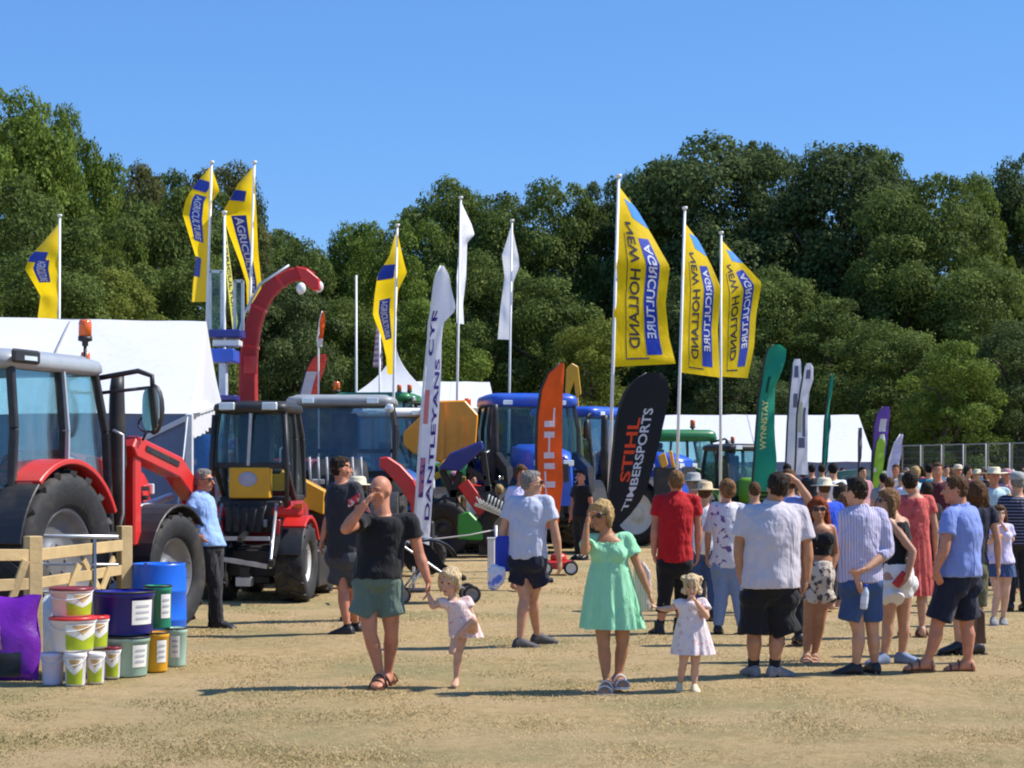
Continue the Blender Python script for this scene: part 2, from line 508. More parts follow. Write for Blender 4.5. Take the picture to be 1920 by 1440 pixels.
# ================================================================== TREES
def leaf_mat(name, dark, mid, light):
    m, nt, b = nodes_of(name)
    N, L = nt.nodes, nt.links
    at = N.new('ShaderNodeAttribute'); at.attribute_name = 'tint'
    r = N.new('ShaderNodeValToRGB'); el = r.color_ramp.elements
    el[0].position = 0.0; el[0].color = (*dark, 1)
    el[1].position = 1.0; el[1].color = (*light, 1)
    e = el.new(0.5); e.color = (*mid, 1)
    L.new(at.outputs['Fac'], r.inputs['Fac']); L.new(r.outputs['Color'], b.inputs['Base Color'])
    b.inputs['Roughness'].default_value = 0.7; b.inputs['Specular IOR Level'].default_value = 0.12
    tr = N.new('ShaderNodeBsdfTranslucent'); L.new(r.outputs['Color'], tr.inputs['Color'])
    ms = N.new('ShaderNodeMixShader'); ms.inputs['Fac'].default_value = 0.36
    L.new(b.outputs['BSDF'], ms.inputs[1]); L.new(tr.outputs['BSDF'], ms.inputs[2])
    L.new(ms.outputs['Shader'], N['Material Output'].inputs['Surface'])
    return m
LEAF = {
    'dark': leaf_mat('dark_leaves', (0.046, 0.069, 0.024), (0.091, 0.128, 0.043), (0.151, 0.198, 0.064)),
    'mid': leaf_mat('mid_green_leaves', (0.058, 0.086, 0.022), (0.116, 0.162, 0.037), (0.190, 0.246, 0.059)),
    'bright': leaf_mat('bright_green_leaves', (0.070, 0.110, 0.019), (0.143, 0.207, 0.034), (0.229, 0.299, 0.055)),
    'brown': leaf_mat('bronze_leaves', (0.061, 0.065, 0.023), (0.115, 0.122, 0.038), (0.182, 0.190, 0.061)),
    'yellow': leaf_mat('yellowing_leaves', (0.086, 0.107, 0.019), (0.170, 0.202, 0.034), (0.256, 0.278, 0.057)),
}
BARK = mat('bark', (0.075, 0.060, 0.045), rough=0.9, var=0.35, scale=5, bump=0.6, bscale=18)
def leaf_cloud(centers, radii, per, size, seed_up=0.25, flat=0.78, jit=0.42, shell=0.26, out=None):
    """leaf sprays on the shells of many lobes: returns corner array (diamonds) and tints"""
    VS, TS = [], []
    for c, rr in zip(centers, radii):
        n = max(40, int(per * (rr ** 2)))
        d = rng.normal(0, 1, (n, 3)); d /= np.linalg.norm(d, axis=1)[:, None]
        if out is not None:                                    # most leaves on the side that faces out of the crown
            o = (c - out); o = o / (np.linalg.norm(o) + 1e-6)
            back = (d @ o) < -0.25
            d[back & (rng.random(n) < 0.75)] *= -1
        d[:, 2] = np.where((d[:, 2] < -0.5) & (rng.random(n) < 0.5), -d[:, 2], d[:, 2])
        ph = rng.random(6) * 6.3
        lump = 1 + 0.13 * np.sin(d[:, 0] * 4.5 + ph[0]) * np.sin(d[:, 2] * 4.5 + ph[1]) + 0.10 * np.sin(d[:, 0] * 10 + ph[2]) * np.sin(d[:, 1] * 10 + ph[3]) * np.sin(d[:, 2] * 10 + ph[4])
        k = (1 - shell * rng.random(n) ** 1.5) + np.clip(0.07 * rng.normal(0, 1, n), -.1, .2)
        P = c + d * (rr * k * lump)[:, None] * np.array([1, 1, flat])
        nrm = d + rng.normal(0, jit, (n, 3)) + np.array([0, 0, seed_up]); nrm /= np.linalg.norm(nrm, axis=1)[:, None]
        t = np.cross(nrm, rng.normal(0, 1, (n, 3))); t /= np.linalg.norm(t, axis=1)[:, None] + 1e-9
        t[:, 2] -= 0.25; t /= np.linalg.norm(t, axis=1)[:, None]
        s_ = np.cross(nrm, t)
        L_ = size * np.exp(rng.normal(0, 0.28, n))[:, None]
        Wd = L_ * (0.45 + 0.25 * rng.random(n))[:, None]
        q = np.stack([P - t * L_ * 0.5, P + s_ * Wd * 0.5 + nrm * Wd * 0.12, P + t * L_ * 0.5, P - s_ * Wd * 0.5 + nrm * Wd * 0.12], 1)
        VS.append(q.reshape(-1, 3))
        TS.append(np.clip(0.48 + rng.normal(0, 0.15) + 0.17 * rng.normal(0, 1, n), 0, 1))
    return np.concatenate(VS), np.concatenate(TS)
CW, CHT = 4.0, 14.0                                            # nominal half width and height of a crown
def crown_mesh(seed, style):
    """one crown in nominal size; trees share these by scale, turn and leaf material"""
    global rng
    rng = np.random.default_rng(seed)
    cs, rs = [], []
    if style == 'dome':   n, zb, zt, rr0, rr1 = 92, 1.0, CHT, .55, 1.55
    elif style == 'airy': n, zb, zt, rr0, rr1 = 74, 1.2, CHT, .5, 1.35
    else:                 n, zb, zt, rr0, rr1 = 74, 0.0, CHT, .6, 1.55
    mid = np.array([0, 0, (zb + zt) * .5]); wob = rng.normal(0, 1, 6)
    for i in range(n):
        f = (i + .5) / n
        z = 1 - 2 * f; a = i * 2.39996 + rng.normal(0, .25)
        rad = math.sqrt(max(0, 1 - z * z))
        rr = rr0 + (rr1 - rr0) * rng.random() ** 1.3
        prof = 1.0
        rad = rad ** (.45 if z < 0 else .72)                             # full right down to the skirt
        k = (.70 + .46 * rng.random()) if style != 'airy' else (.56 + .60 * rng.random())
        c = np.array([math.cos(a) * rad * (CW - rr * .6) * k, math.sin(a) * rad * (CW - rr * .6) * k, mid[2] + z * ((zt - zb) * .5 - rr * .7)])
        bulge = 1 + .16 * math.sin(a * 2 + wob[0]) + .13 * math.sin(a * 3 + wob[1] + z * 3) + .12 * math.sin(z * 5 + wob[2])
        c[0] *= bulge; c[1] *= bulge
        c[2] += rng.normal(0, .5) + (.9 * math.sin(a + wob[3]) if z > .3 else 0); c[2] = min(c[2], zt - rr * .6)
        cs.append(c); rs.append(rr)
    for i in range(9):                                         # inner mass
        cs.append(np.array([rng.normal(0, .8), rng.normal(0, .8), zb + 1.5 + (zt - zb - 3.5) * i / 8])); rs.append(1.9)
    per = 430.0
    V, T = leaf_cloud(cs, rs, per, 0.185, jit=.6, shell=.42, out=mid)
    nf = len(T)
    me = bpy.data.meshes.new('crown')
    me.vertices.add(len(V)); me.vertices.foreach_set('co', V.astype(np.float32).ravel())
    me.loops.add(len(V)); me.loops.foreach_set('vertex_index', np.arange(len(V), dtype=np.int32))
    me.polygons.add(nf)
    me.polygons.foreach_set('loop_start', np.arange(0, len(V), 4, dtype=np.int32)); me.polygons.foreach_set('loop_total', np.full(nf, 4, dtype=np.int32))
    at = me.attributes.new('tint', 'FLOAT', 'FACE'); at.data.foreach_set('value', T.astype(np.float32))
    me.materials.append(LEAF['mid']); me.update(calc_edges=True)
    return me
CROWNS = {'dome': [crown_mesh(s_, 'dome') for s_ in (11, 12, 13, 14)], 'airy': [crown_mesh(s_, 'airy') for s_ in (21, 22, 23)], 'bush': [crown_mesh(s_, 'bush') for s_ in (31, 32)]}
rng = np.random.default_rng(99)
_tn = [0]
def tree(name, label, px, top, half, Y, kind, cat='tree', group=None, style='dome'):
    H = GZ(top, Y); rx = half * Y / F; x0 = GX(px, Y)
    ry = min(rx, 5.0)
    root = thing(name, label, cat, (x0, Y + ry * 0.6, 0), 0, group)
    _tn[0] += 1
    me = CROWNS[style][_tn[0] % len(CROWNS[style])]
    c = bpy.data.objects.new('crown', me); COL.objects.link(c); c.parent = root
    c.scale = (rx / CW * .97, rx / CW * .97 if rx < 5.5 else 5.2 / CW, H / CHT)
    c.rotation_euler = (0, 0, rng.uniform(0, 2 * PI) if abs(c.scale[0] - c.scale[1]) < .01 else (PI if _tn[0] % 2 else 0) + rng.uniform(-.3, .3))
    c.material_slots[0].link = 'OBJECT'; c.material_slots[0].material = LEAF[kind]
    mb = MB(); tr = 0.026 * H + 0.05
    mb.tube([(0, 0, -0.1), (rng.normal(0, .15), 0, H * .2), (rng.normal(0, .3), 0.1, H * .45), (rng.normal(0, .4), 0.2, H * .8)], [tr * 1.25, tr, tr * .7, tr * .2], 9)
    for i in range(8):
        a = rng.uniform(0, 2 * PI); z0 = H * (0.15 + 0.45 * rng.random()); q = rx * (.5 + .35 * rng.random()); z1 = z0 + H * rng.uniform(.1, .28)
        mb.tube([(0, 0, z0), (math.cos(a) * q * .5, math.sin(a) * q * .5, (z0 + z1) / 2 + .4), (math.cos(a) * q, math.sin(a) * q, z1)], [tr * .4, tr * .27, tr * .08], 6)
    mb.build('trunk', BARK, root)
    return root
WG = 'trees of the wood behind the showground'
# (centre px, top py, half width px, distance, leaf kind, words)
TREES = [
    (1, 150, 118, 60, 'bright', 'tall bright green tree at the far left edge, highest crown on that side'),
    (-70, 300, 130, 54, 'mid', 'broad green tree cut off by the left edge below the tallest crown'),
    (140, 255, 75, 64, 'bright', 'bright green tree leaning right beside the tallest tree on the left'),
    (232, 300, 72, 74, 'brown', 'bronze brown rounded tree between the bright left trees and the flags'),
    (405, 305, 95, 74, 'brown', 'dark bronze green tree behind the pair of twisted yellow flags'),
    (455, 335, 55, 78, 'dark', 'narrow dark tree just right of the twisted yellow flags'),
    (300, 345, 95, 66, 'mid', 'olive green tree over the white marquee roof, left of the twisted flags'),
    (150, 400, 110, 58, 'mid', 'leafy green tree behind the leftmost yellow flag and its pole'),
    (560, 440, 78, 84, 'mid', 'low rounded tree above the red curved spout'),
    (655, 415, 62, 86, 'bright', 'yellow green tree left of the yellow flag with the bare pole before it'),
    (750, 408, 78, 80, 'bright', 'light green tree right behind the yellow flag in the middle'),
    (812, 326, 88, 92, 'mid', 'tall rounded tree above the two white flags'),
    (930, 362, 82, 92, 'mid', 'tree with a dipping crown behind the right hand white flag'),
    (1065, 335, 98, 92, 'mid', 'broad tree left of the biggest yellow flag'),
    (1205, 312, 42, 90, 'bright', 'thin airy treetop poking up beside the first tall yellow flag'),
    (1340, 228, 150, 86, 'dark', 'huge dark round tree behind the three tall yellow flags'),
    (1490, 285, 70, 90, 'dark', 'dark tree filling the dip between the two huge round trees'),
    (1600, 254, 130, 84, 'dark', 'huge dark green tree right of the flags, second highest crown'),
    (1745, 318, 105, 80, 'mid', 'mid green tree with a pale ashy crown towards the right edge'),
    (1840, 330, 80, 84, 'bright', 'fresh green tree in the dip near the right edge'),
    (1920, 282, 82, 88, 'dark', 'dark tree rising at the right edge of the wood'),
    (590, 470, 80, 90, 'dark', 'dark tree filling the low dip in the skyline right of the red spout'),
    (515, 428, 60, 92, 'mid', 'small tree at the lowest dip of the skyline beside the twisted flags'),
    (705, 430, 62, 90, 'mid', 'tree between the light green tree and the bare pole skyline'),
    (880, 352, 60, 94, 'bright', 'lighter tree between the two white flag poles on the skyline'),
    (1000, 362, 66, 95, 'mid', 'rounded tree in the shallow skyline dip right of the white flags'),
    (1130, 338, 70, 95, 'dark', 'dark tree directly behind the biggest yellow flag'),
    (1250, 290, 70, 92, 'mid', 'tree shoulder on the left flank of the hugest dark tree'),
    (1425, 262, 66, 90, 'dark', 'tree shoulder on the right flank of the hugest dark tree'),
    (1680, 275, 72, 88, 'mid', 'tree shoulder right of the second huge dark tree'),
    (320, 318, 66, 76, 'mid', 'tree between the bronze rounded tree and the left twisted flag'),
    (85, 190, 62, 62, 'bright', 'bright shoulder tree just right of the tallest left crown'),
    (2040, 330, 110, 86, 'mid', 'green tree just past the right edge'),
]
for i, (px, top, half, Y, kind, lab) in enumerate(TREES):
    tree('tree', lab, px, top, half * 1.34, Y, kind, group=WG, style='airy' if i % 3 == 1 else 'dome')
LOW = [
    (60, 470, 120, 50, 'mid', 'leafy bush mass behind the marquee roof at the far left'),
    (215, 500, 100, 52, 'yellow', 'yellowing shrubby tree just above the marquee roof'),
    (345, 475, 90, 60, 'mid', 'small round tree under the left twisted flag'),
    (545, 520, 90, 72, 'dark', 'dark bushy tree behind the red curved spout'),
    (660, 560, 85, 74, 'mid', 'bushy tree behind the bare grey pole'),
    (800, 560, 85, 72, 'bright', 'light green bushy tree behind the white feather banner'),
    (915, 470, 80, 80, 'mid', 'green bushy tree between the two white flags'),
    (1040, 520, 95, 78, 'mid', 'bushy tree over the blue tractor with the lit side towards the flags'),
    (1120, 600, 80, 72, 'yellow', 'pale green bush left of the big black feather banner'),
    (1300, 520, 95, 78, 'dark', 'dark bushy tree behind the second tall yellow flag'),
    (1450, 500, 95, 76, 'mid', 'green bushy tree right of the third tall yellow flag'),
    (1560, 560, 95, 74, 'mid', 'green bushy tree above the twin white feather banners'),
    (1680, 600, 90, 70, 'mid', 'rounded bushy tree behind the purple feather banner'),
    (1700, 440, 100, 78, 'mid', 'green tree halfway up the right part of the wood'),
    (1850, 480, 100, 76, 'mid', 'green tree with drooping boughs near the right edge'),
    (1800, 640, 80, 66, 'bright', 'light green bush above the wire fence'),
    (1930, 600, 80, 68, 'dark', 'dark bush at the right edge above the wire fence'),
    (1385, 640, 80, 72, 'dark', 'dark bush above the long white tent'),
]
for (px, top, half, Y, kind, lab) in LOW:
    tree('bushy_tree', lab, px, top, half * 1.3, Y, kind, group='lower trees along the wood edge', style='bush')
def build_wood():
    cs, rs = [], []
    for i in range(330):
        x = rng.uniform(-50, 50); y = rng.uniform(98, 105)
        cs.append(np.array([x, y, rng.uniform(0.6, 10.5)])); rs.append(rng.uniform(1.7, 2.7))
    for i in range(60):                                         # shaded brambles at the foot of the wood
        x = rng.uniform(-26, 26); y = rng.uniform(80, 88)
        cs.append(np.array([x, y, rng.uniform(0.5, 2.2)])); rs.append(rng.uniform(1.0, 1.9))
    V, T = leaf_cloud(cs, rs, 20.0, 0.60, shell=.5)
    tag(np_mesh('far_wood', V, 4, T * 0.7, LEAF['dark']), kind='stuff')
build_wood()

# ================================================================== TENTS
CANVAS = cloth('white_canvas', (0.74, 0.74, 0.76), wr=0.05, rough=0.6, trans=0.12)
CANVAS_GREY_SHADED = cloth('grey_and_shaded_canvas_wall', (0.17, 0.21, 0.32), wr=0.3, rough=0.6)  # marquee wall: shade put into the blue-grey colour; long tent: grey wall
SEAM = mat('seam_grey', (.55, .57, .62), rough=.7)
METAL = mat('galvanised_metal', (0.52, 0.54, 0.56), rough=0.42, metal=0.7, var=0.12)
ALU = mat('white_pole', (0.74, 0.74, 0.73), rough=0.4, var=0.06)
DARKM = mat('black_metal', (0.016, 0.016, 0.018), rough=0.45, var=0.2, dirt=0.2)
def wr_(x, z, a=0.02, f=2.0):
    return a * noise.noise(Vector((x * f, z * f, 3.3)))
def big_marquee():
    Yn, Yr = 26.0, 30.0
    r = thing('marquee', 'large white marquee with shaded side wall behind the red tractor', 'tent', (GX(352, Yn), Yn, 0))
    ox, oy = r.location.x, r.location.y
    L = lambda v: Vector((v.x - ox, v.y - oy, v.z))
    x1 = GX(352, Yn) - ox; xl = -16.0
    ze = GZ(776, Yn); rid = L(W(387, 603, Yr)); ridl = Vector((xl, Yr - oy, rid.z + 0.30))
    el, er = Vector((xl, 0, ze)), Vector((x1, 0, ze))
    def near(u, v):
        a = ridl.lerp(rid, u); b = el.lerp(er, u); p = a.lerp(b, v)
        s_ = -0.16 * math.sin(PI * v) + 0.05 * math.sin(PI * v) * math.cos(u * PI * 2 * 4)
        return p + Vector((0, wr_(p.x, p.z * 2, 0.03) , s_ + wr_(p.x * .6, p.z, 0.02)))
    MB().grid(near, 80, 16).build('roof_slope', CANVAS, r)
    for uu in (.30, .53, .76):
        mb = MB(); mb.grid(lambda u, v: near(uu + (u - .5) * .004, v) + Vector((0, -.012, .012)), 1, 16); mb.build('seam', SEAM, r)
    for uu in (.53, .76, 1.0):
        p_ = near(uu, 1.0); MB().tube([p_, (p_.x + .1, p_.y - 2.0, .1)], .012, 5).build('guy_rope', SEAM, r)
    fr = L(W(413, 752, 33.5)); fr.z = GZ(758, 33.5) 
    def gable(u, v):
        b = er.lerp(fr, u); p = rid.lerp(b, v)
        return p + Vector((0.10 * math.sin(u * PI * 3) * v, 0, -0.12 * math.sin(PI * v) ))
    MB().grid(gable, 16, 14).build('roof_slope', CANVAS, r)
    bl = Vector((xl, fr.y, fr.z))
    MB().grid(lambda u, v: ridl.lerp(rid, u).lerp(bl.lerp(fr, u), v), 20, 6).build('roof_slope', CANVAS, r)
    def val(u, v):                                              # scalloped valance round the gable end
        p = er.lerp(fr, u)
        return Vector((p.x + 0.015 * math.sin(u * 60), p.y, p.z - v * (0.34 + 0.05 * abs(math.sin(u * PI * 8)))))
    MB().grid(val, 48, 3).build('valance', CANVAS, r)
    def wall(u, v):
        p = el.lerp(er, u)
        return Vector((p.x, p.y + 0.05 + 0.05 * math.sin(u * 90) * v, ze * (1 - v)))
    MB().grid(wall, 90, 6).build('side_wall', CANVAS_GREY_SHADED, r)
    mb = MB(); mb.beam((x1 - 1.2, 0.02, ze - .62), (x1 - 0.03, 0.02, ze - .06), 0.02, 0.07); mb.build('strap', CANVAS, r)
    mb = MB(); mb.box((x1 + 0.02, 0.02, ze / 2), (0.10, 0.10, ze)); mb.build('corner_post', ALU, r, 0.01)
    mb = MB(); mb.box((fr.x, fr.y, fr.z / 2), (0.10, 0.10, fr.z)); mb.build('corner_post', ALU, r, 0.01)
    mb = MB(); mb.beam((x1, 0.01, ze - .02), (fr.x, fr.y, fr.z - .02), 0.07, 0.07); mb.build('eave_rail', ALU, r, 0.01)
    mb = MB(); mb.tube([near(0.86, 0.02), near(0.855, 0.45)], 0.018, 6); mb.build('rope', mat('rope_grey', (0.35, 0.35, 0.37)), r)
    # display banner hanging inside the gable opening
    b = thing('display_banner', 'tall blue and white display banner inside the marquee opening', 'banner', W(374, 880, 29))
    b.location.z = 0
    def pan(u, v): return Vector(((u - .5) * .42, 0.02 * math.sin(u * 6), 2.3 - v * 1.75))
    MB().grid(pan, 8, 8).build('blue_panel', cloth('banner_blue', (0.08, 0.28, 0.75), (0.75, 0.8, 0.9), 'blotch', 3.0, thr=0.56), b)
    MB().grid(lambda u, v: Vector((.23 + u * .38, 0.06, 2.25 - v * 1.7)), 6, 6).build('photo_panel', cloth('banner_print', (0.55, 0.5, 0.48), (0.62, 0.15, 0.12), 'blotch', 4.0, thr=0.55), b)
    mb = MB(); mb.box((0.15, 0.08, 1.2), (0.04, 0.04, 2.4)); mb.box((0.15, 0.08, 0.03), (0.5, 0.4, 0.06)); mb.build('stand', DARKM, b)
big_marquee()
def frame_tent(name, label, x0, x1, ytop, yeave, Y, depth, wallc, group=None, hip=0.0):
    r = thing(name, label, 'tent', (GX(x0, Y), Y, 0), 0, group)
    w = GX(x1, Y) - GX(x0, Y); zt = GZ(ytop, Y + depth / 2); ze = GZ(yeave, Y)
    h = hip * w
    A, B = Vector((0, 0, ze)), Vector((w, 0, ze)); C, D = Vector((h, depth / 2, zt)), Vector((w - h, depth / 2, zt))
    A2, B2 = Vector((0, depth, ze)), Vector((w, depth, ze))
    nb = max(2, int(w / 3))
    def sl(a, b, c, d):
        def fn(u, v):
            p = c.lerp(d, u).lerp(a.lerp(b, u), v)
            return p + Vector((0, 0, -0.08 * math.sin(PI * v) * (1 - .6 * abs(math.cos(u * PI * nb))) + wr_(p.x, p.z, 0.03, 1.5)))
        return fn
    MB().grid(sl(A, B, C, D), nb * 8, 6).build('roof_slope', CANVAS, r)
    for k in range(1, nb):
        fn_ = sl(A, B, C, D); MB().grid(lambda u, v: fn_(k / nb + (u - .5) * .0035, v) + Vector((0, -.012, .012)), 1, 6).build('seam', SEAM, r)
    MB().grid(sl(B2, A2, D, C), nb * 4, 4).build('roof_slope', CANVAS, r)
    MB().grid(sl(B, B2, D, D), 6, 4).build('roof_end', CANVAS, r)
    MB().grid(sl(A2, A, C, C), 6, 4).build('roof_end', CANVAS, r)
    MB().grid(lambda u, v: Vector((u * w, 0.06 + 0.05 * math.sin(u * w * 4) * v, ze * (1 - v))), nb * 8, 4).build('front_wall', wallc, r)
    MB().grid(lambda u, v: Vector((w - .03, u * depth, ze * (1 - v))), 6, 3).build('end_wall', wallc, r)
    MB().grid(lambda u, v: Vector((.03, u * depth, ze * (1 - v))), 6, 3).build('end_wall', wallc, r)
    for k in range(nb + 1):
        MB().box((w * k / nb, -0.02, ze / 2), (0.08, 0.08, ze)).build('post', ALU, r)
    return r
frame_tent('long_tent', 'long low white tent with grey lower wall behind the twin white feather banners', 1205, 1642, 778, 866, 60, 6, CANVAS_GREY_SHADED)
frame_tent('white_tent', 'small white ridge tent behind the orange hopper', 752, 930, 716, 765, 56, 6, CANVAS, hip=0.08)
def pagoda():
    Y = 55
    r = thing('pagoda_tent', 'white pagoda tent with a sharp peak behind the middle yellow flag', 'tent', (GX(735, Y), Y + 1.5, 0))
    hw = 1.35; ze = GZ(745, Y); zp = GZ(640, Y)
    for k in range(4):
        a = k * PI / 2
        M = rotz(a)
        def fn(u, v):
            t = 1 - v
            ww = hw * (v ** 1.7) * 0.96 + 0.02
            return M @ Vector(((u - .5) * 2 * ww, -ww, ze + (zp - ze) * t - 0.05 * math.sin(PI * v)))
        MB().grid(fn, 8, 12).build('roof_panel', CANVAS, r)
        MB().grid(lambda u, v: M @ Vector(((u - .5) * 2 * hw * .98, -hw * .97, ze * (1 - v))), 6, 3).build('wall_panel', CANVAS, r)
        MB().box(M @ Vector((hw * .96, -hw * .96, ze / 2)), (.07, .07, ze)).build('post', ALU, r)
pagoda()
# ================================================================== FLAGS AND BANNERS
def patch_uv(S, u0, u1, v0, v1, off, nu=4, nv=16, shape=None):
    """a printed patch laid on both faces of a cloth surface S(u,v)"""
    mb = MB()
    for sgn in (1, -1):
        def fn(a, b):
            u, v = u0 + (u1 - u0) * a, v0 + (v1 - v0) * b
            if shape: u, v = shape(a, b)
            p = S(u, v); n = surf_n(S, u, v)
            return p + n * off * sgn
        mb.grid(fn, nu, nv)
    return mb
def surf_n(S, u, v):
    e = 0.004
    n = (S(min(1, u + e), v) - S(max(0, u - e), v)).cross(S(u, min(1, v + e)) - S(u, max(0, v - e)))
    if n.length < 1e-9: return Vector((0, -1, 0))
    n.normalize()
    return n
def text_uv(S, word, uc, hu, v0, v1, up=-1, off=0.008):
    """word running from v0 to v1 along the cloth, letter tops towards -u (up=-1) or +u; printed through on both faces"""
    P, T, _ = text_tris(word)
    mb = MB()
    for sgn in (1, -1):
        pts = []
        for x, y in P:
            u = uc + up * (y - .5) * hu; v = v0 + (v1 - v0) * x
            pts.append(S(u, v) + surf_n(S, u, v) * off * sgn)
        mb.add(pts, T)
    return mb
def cloth_surface(hoist, free, Y, Wd, ripple=0.05, seed=0.0, curl=1.0, mid=None):
    """hoist / free: lists of (v, px, py); the cloth swings in depth so that its true width stays about Wd"""
    def S(u, v):
        hx, hy = interp(hoist, v); fx, fy = interp(free, v)
        h = W(hx, hy, Y); f = W(fx, fy, Y)
        du = f.x - h.x
        p = h.lerp(f, u)
        if mid:
            p.x += mid(u, v) * Y / F
        dep = math.sqrt(max(0.0, Wd * Wd - du * du))
        dy = curl * dep * u * 0.8 + ripple * math.sin(u * 5.0 + v * 7.0 + seed) * (0.3 + u) + 0.4 * ripple * math.sin(v * 23 + seed * 2 + u * 3)
        k = (Y + dy) / Y; p.x *= k; p.z = CH + (p.z - CH) * k; p.y += dy
        return p
    return S
def sheet(S, nu=16, nv=40, t=0.004):
    mb = MB()
    mb.grid(S, nu, nv)
    return mb
FLAG_Y = cloth('flag_yellow', (0.97, 0.66, 0.006), wr=0.25, rough=0.6, trans=0.5)
FLAG_B = cloth('flag_blue', (0.015, 0.05, 0.42), wr=0.2, rough=0.6, trans=0.15)
FLAG_SKY = cloth('flag_sky_blue', (0.05, 0.25, 0.72), wr=0.2, rough=0.6, trans=0.15)
FLAG_K = cloth('flag_black_print', (0.03, 0.03, 0.04), wr=0.2, rough=0.6)
FLAG_W = cloth('flag_white', (0.84, 0.85, 0.92), wr=0.3, rough=0.6, trans=0.3)
FLAG_LINE = FLAG_K
def pole(root, px0, py0, px1, py1, Y, r=0.035, finial=True, ground=True):
    a = W(px0, py0, Y); b = W(px1, py1, Y)
    if ground:
        t = a.z / (a.z - b.z)
        b = a.lerp(b, t); b.z = 0
    o = root.location
    mb = MB(); mb.tube([a - o, b - o], [r * .75, r], 10)
    mb.build('pole', ALU, root)
    if finial:
        mb = MB(); mb.lathe([(0.0, .05), (r * 1.5, .045), (r * 1.5, 0.0), (0.0, -.005)], 12, a - o); mb.build('pole_cap', ALU, root)
    return b
def rel(mb, o):
    mb.v = [(x - o.x, y - o.y, z - o.z) for x, y, z in mb.v]
    return mb
def pole_flag(label, pt, pb, Y, hoist, free, Wd, cloth_m, group, ripple=0.06, seed=0, prints=None, curl=1.0, mid=None, nu=16, nv=44, r=0.035):
    a = W(pt[0], pt[1], Y); b = W(pb[0], pb[1], Y); t = a.z / (a.z - b.z); base = a.lerp(b, t)
    root = thing('flag', label, 'flag', (base.x, Y, 0), 0, group)
    pole(root, *pt, *pb, Y, r)
    S = cloth_surface(hoist, free, Y, Wd, ripple, seed, curl, mid)
    o = root.location
    rel(sheet(S, nu, nv), o).build('cloth', cloth_m, root, fix=False)
    for fn in (prints or []):
        mb, m = fn(S)
        rel(mb, o).build('print', m, root, fix=False)
    return root
def nh_prints(s1=0.0, up=-1):
    u = lambda x: x
    return [
        lambda S: (patch_uv(S, .57, .82, .28, .94, .006, 4, 24), FLAG_B),
        lambda S: (text_uv(S, 'AGRICULTURE', .695, .16, .31, .84, up, .012), FLAG_W),
        lambda S: (text_uv(S, 'NEW HOLLAND', .38, .19, .20, .90, up, .008), FLAG_K),
        lambda S: (patch_uv(S, .62, 1.0, .085, .20, .006, 8, 6, shape=lambda a, b: (.62 + .38 * a, .075 + .03 * a + (.10 + .02 * a) * b)), FLAG_SKY),
        lambda S: (patch_uv(S, .22, .235, .26, .96, .006, 1, 24), FLAG_LINE),
        lambda S: (patch_uv(S, .22, .60, .955, .963, .006, 8, 1), FLAG_LINE),
    ]
YG = 'tall yellow flags on the right'
pole_flag('biggest yellow flag, on the pole left of the black feather banner', (1160, 332), (1146, 800), 32,
    [(0, 1157, 345), (1, 1148, 688)], [(0, 1158, 346), (.14, 1195, 395), (.25, 1222, 440), (.42, 1256, 500), (.62, 1248, 570), (.82, 1254, 630), (1, 1267, 682)],
    1.06, FLAG_Y, YG, seed=.4, prints=nh_prints(), curl=.6)
pole_flag('yellow flag on the middle pole of the three on the right', (1284, 392), (1270, 860), 36,
    [(0, 1282, 418), (1, 1274, 698)], [(0, 1284, 418), (.14, 1310, 452), (.28, 1335, 500), (.45, 1352, 540), (.7, 1346, 620), (1, 1350, 708)],
    1.05, FLAG_Y, YG, seed=1.7, prints=nh_prints(), curl=.7)
pole_flag('yellow flag with a torn wavy edge, rightmost of the three tall ones', (1352, 438), (1351, 850), 40,
    [(0, 1351, 450), (1, 1350, 706)], [(0, 1353, 450), (.14, 1380, 480), (.3, 1405, 505), (.42, 1428, 530), (.62, 1418, 590), (.85, 1414, 650), (1, 1402, 709)],
    1.05, FLAG_Y, YG, seed=3.1, prints=nh_prints(), curl=.7)
YL = 'twisted yellow flags on the left'
def left_prints(dark_v=(.16, .27), lo=.32, hi=.66, tail=True):
    return [
        lambda S: (patch_uv(S, .30, .75, lo, hi, .008, 6, 20), FLAG_B),
        lambda S: (text_uv(S, 'AGRICULTURE', .52, .28, lo + .01, hi - .01, -1, .014), FLAG_W),
        lambda S: (patch_uv(S, .42, .98, dark_v[0], dark_v[1], .008, 6, 5), FLAG_B),
    ] + ([lambda S: (patch_uv(S, .55, .98, .74, .86, .008, 5, 6), FLAG_B)] if tail else [])
pole_flag('yellow flag above the marquee at the far left, pole with a flat cap', (112, 406), (111, 600), 40,
    [(0, 111, 420), (1, 108, 600)], [(0, 108, 422), (.2, 80, 455), (.36, 55, 482), (.46, 47, 505), (.6, 62, 530), (.75, 76, 555), (1, 70, 600)],
    .95, FLAG_Y, YL, seed=.9, prints=left_prints((.30, .40), .38, .60, False), curl=1)
pole_flag('twisted yellow flag left of the red spout, the left one of the tall pair', (397, 306), (388, 600), 38,
    [(0, 396, 312), (.2, 412, 358), (.3, 396, 380), (.62, 393, 460), (.8, 388, 505), (1, 389, 566)],
    [(0, 392, 315), (.2, 366, 345), (.32, 349, 372), (.44, 342, 400), (.6, 354, 440), (.76, 368, 485), (.9, 362, 530), (1, 360, 566)],
    .95, FLAG_Y, YL, seed=2.2, prints=left_prints((.14, .24), .27, .62, True))
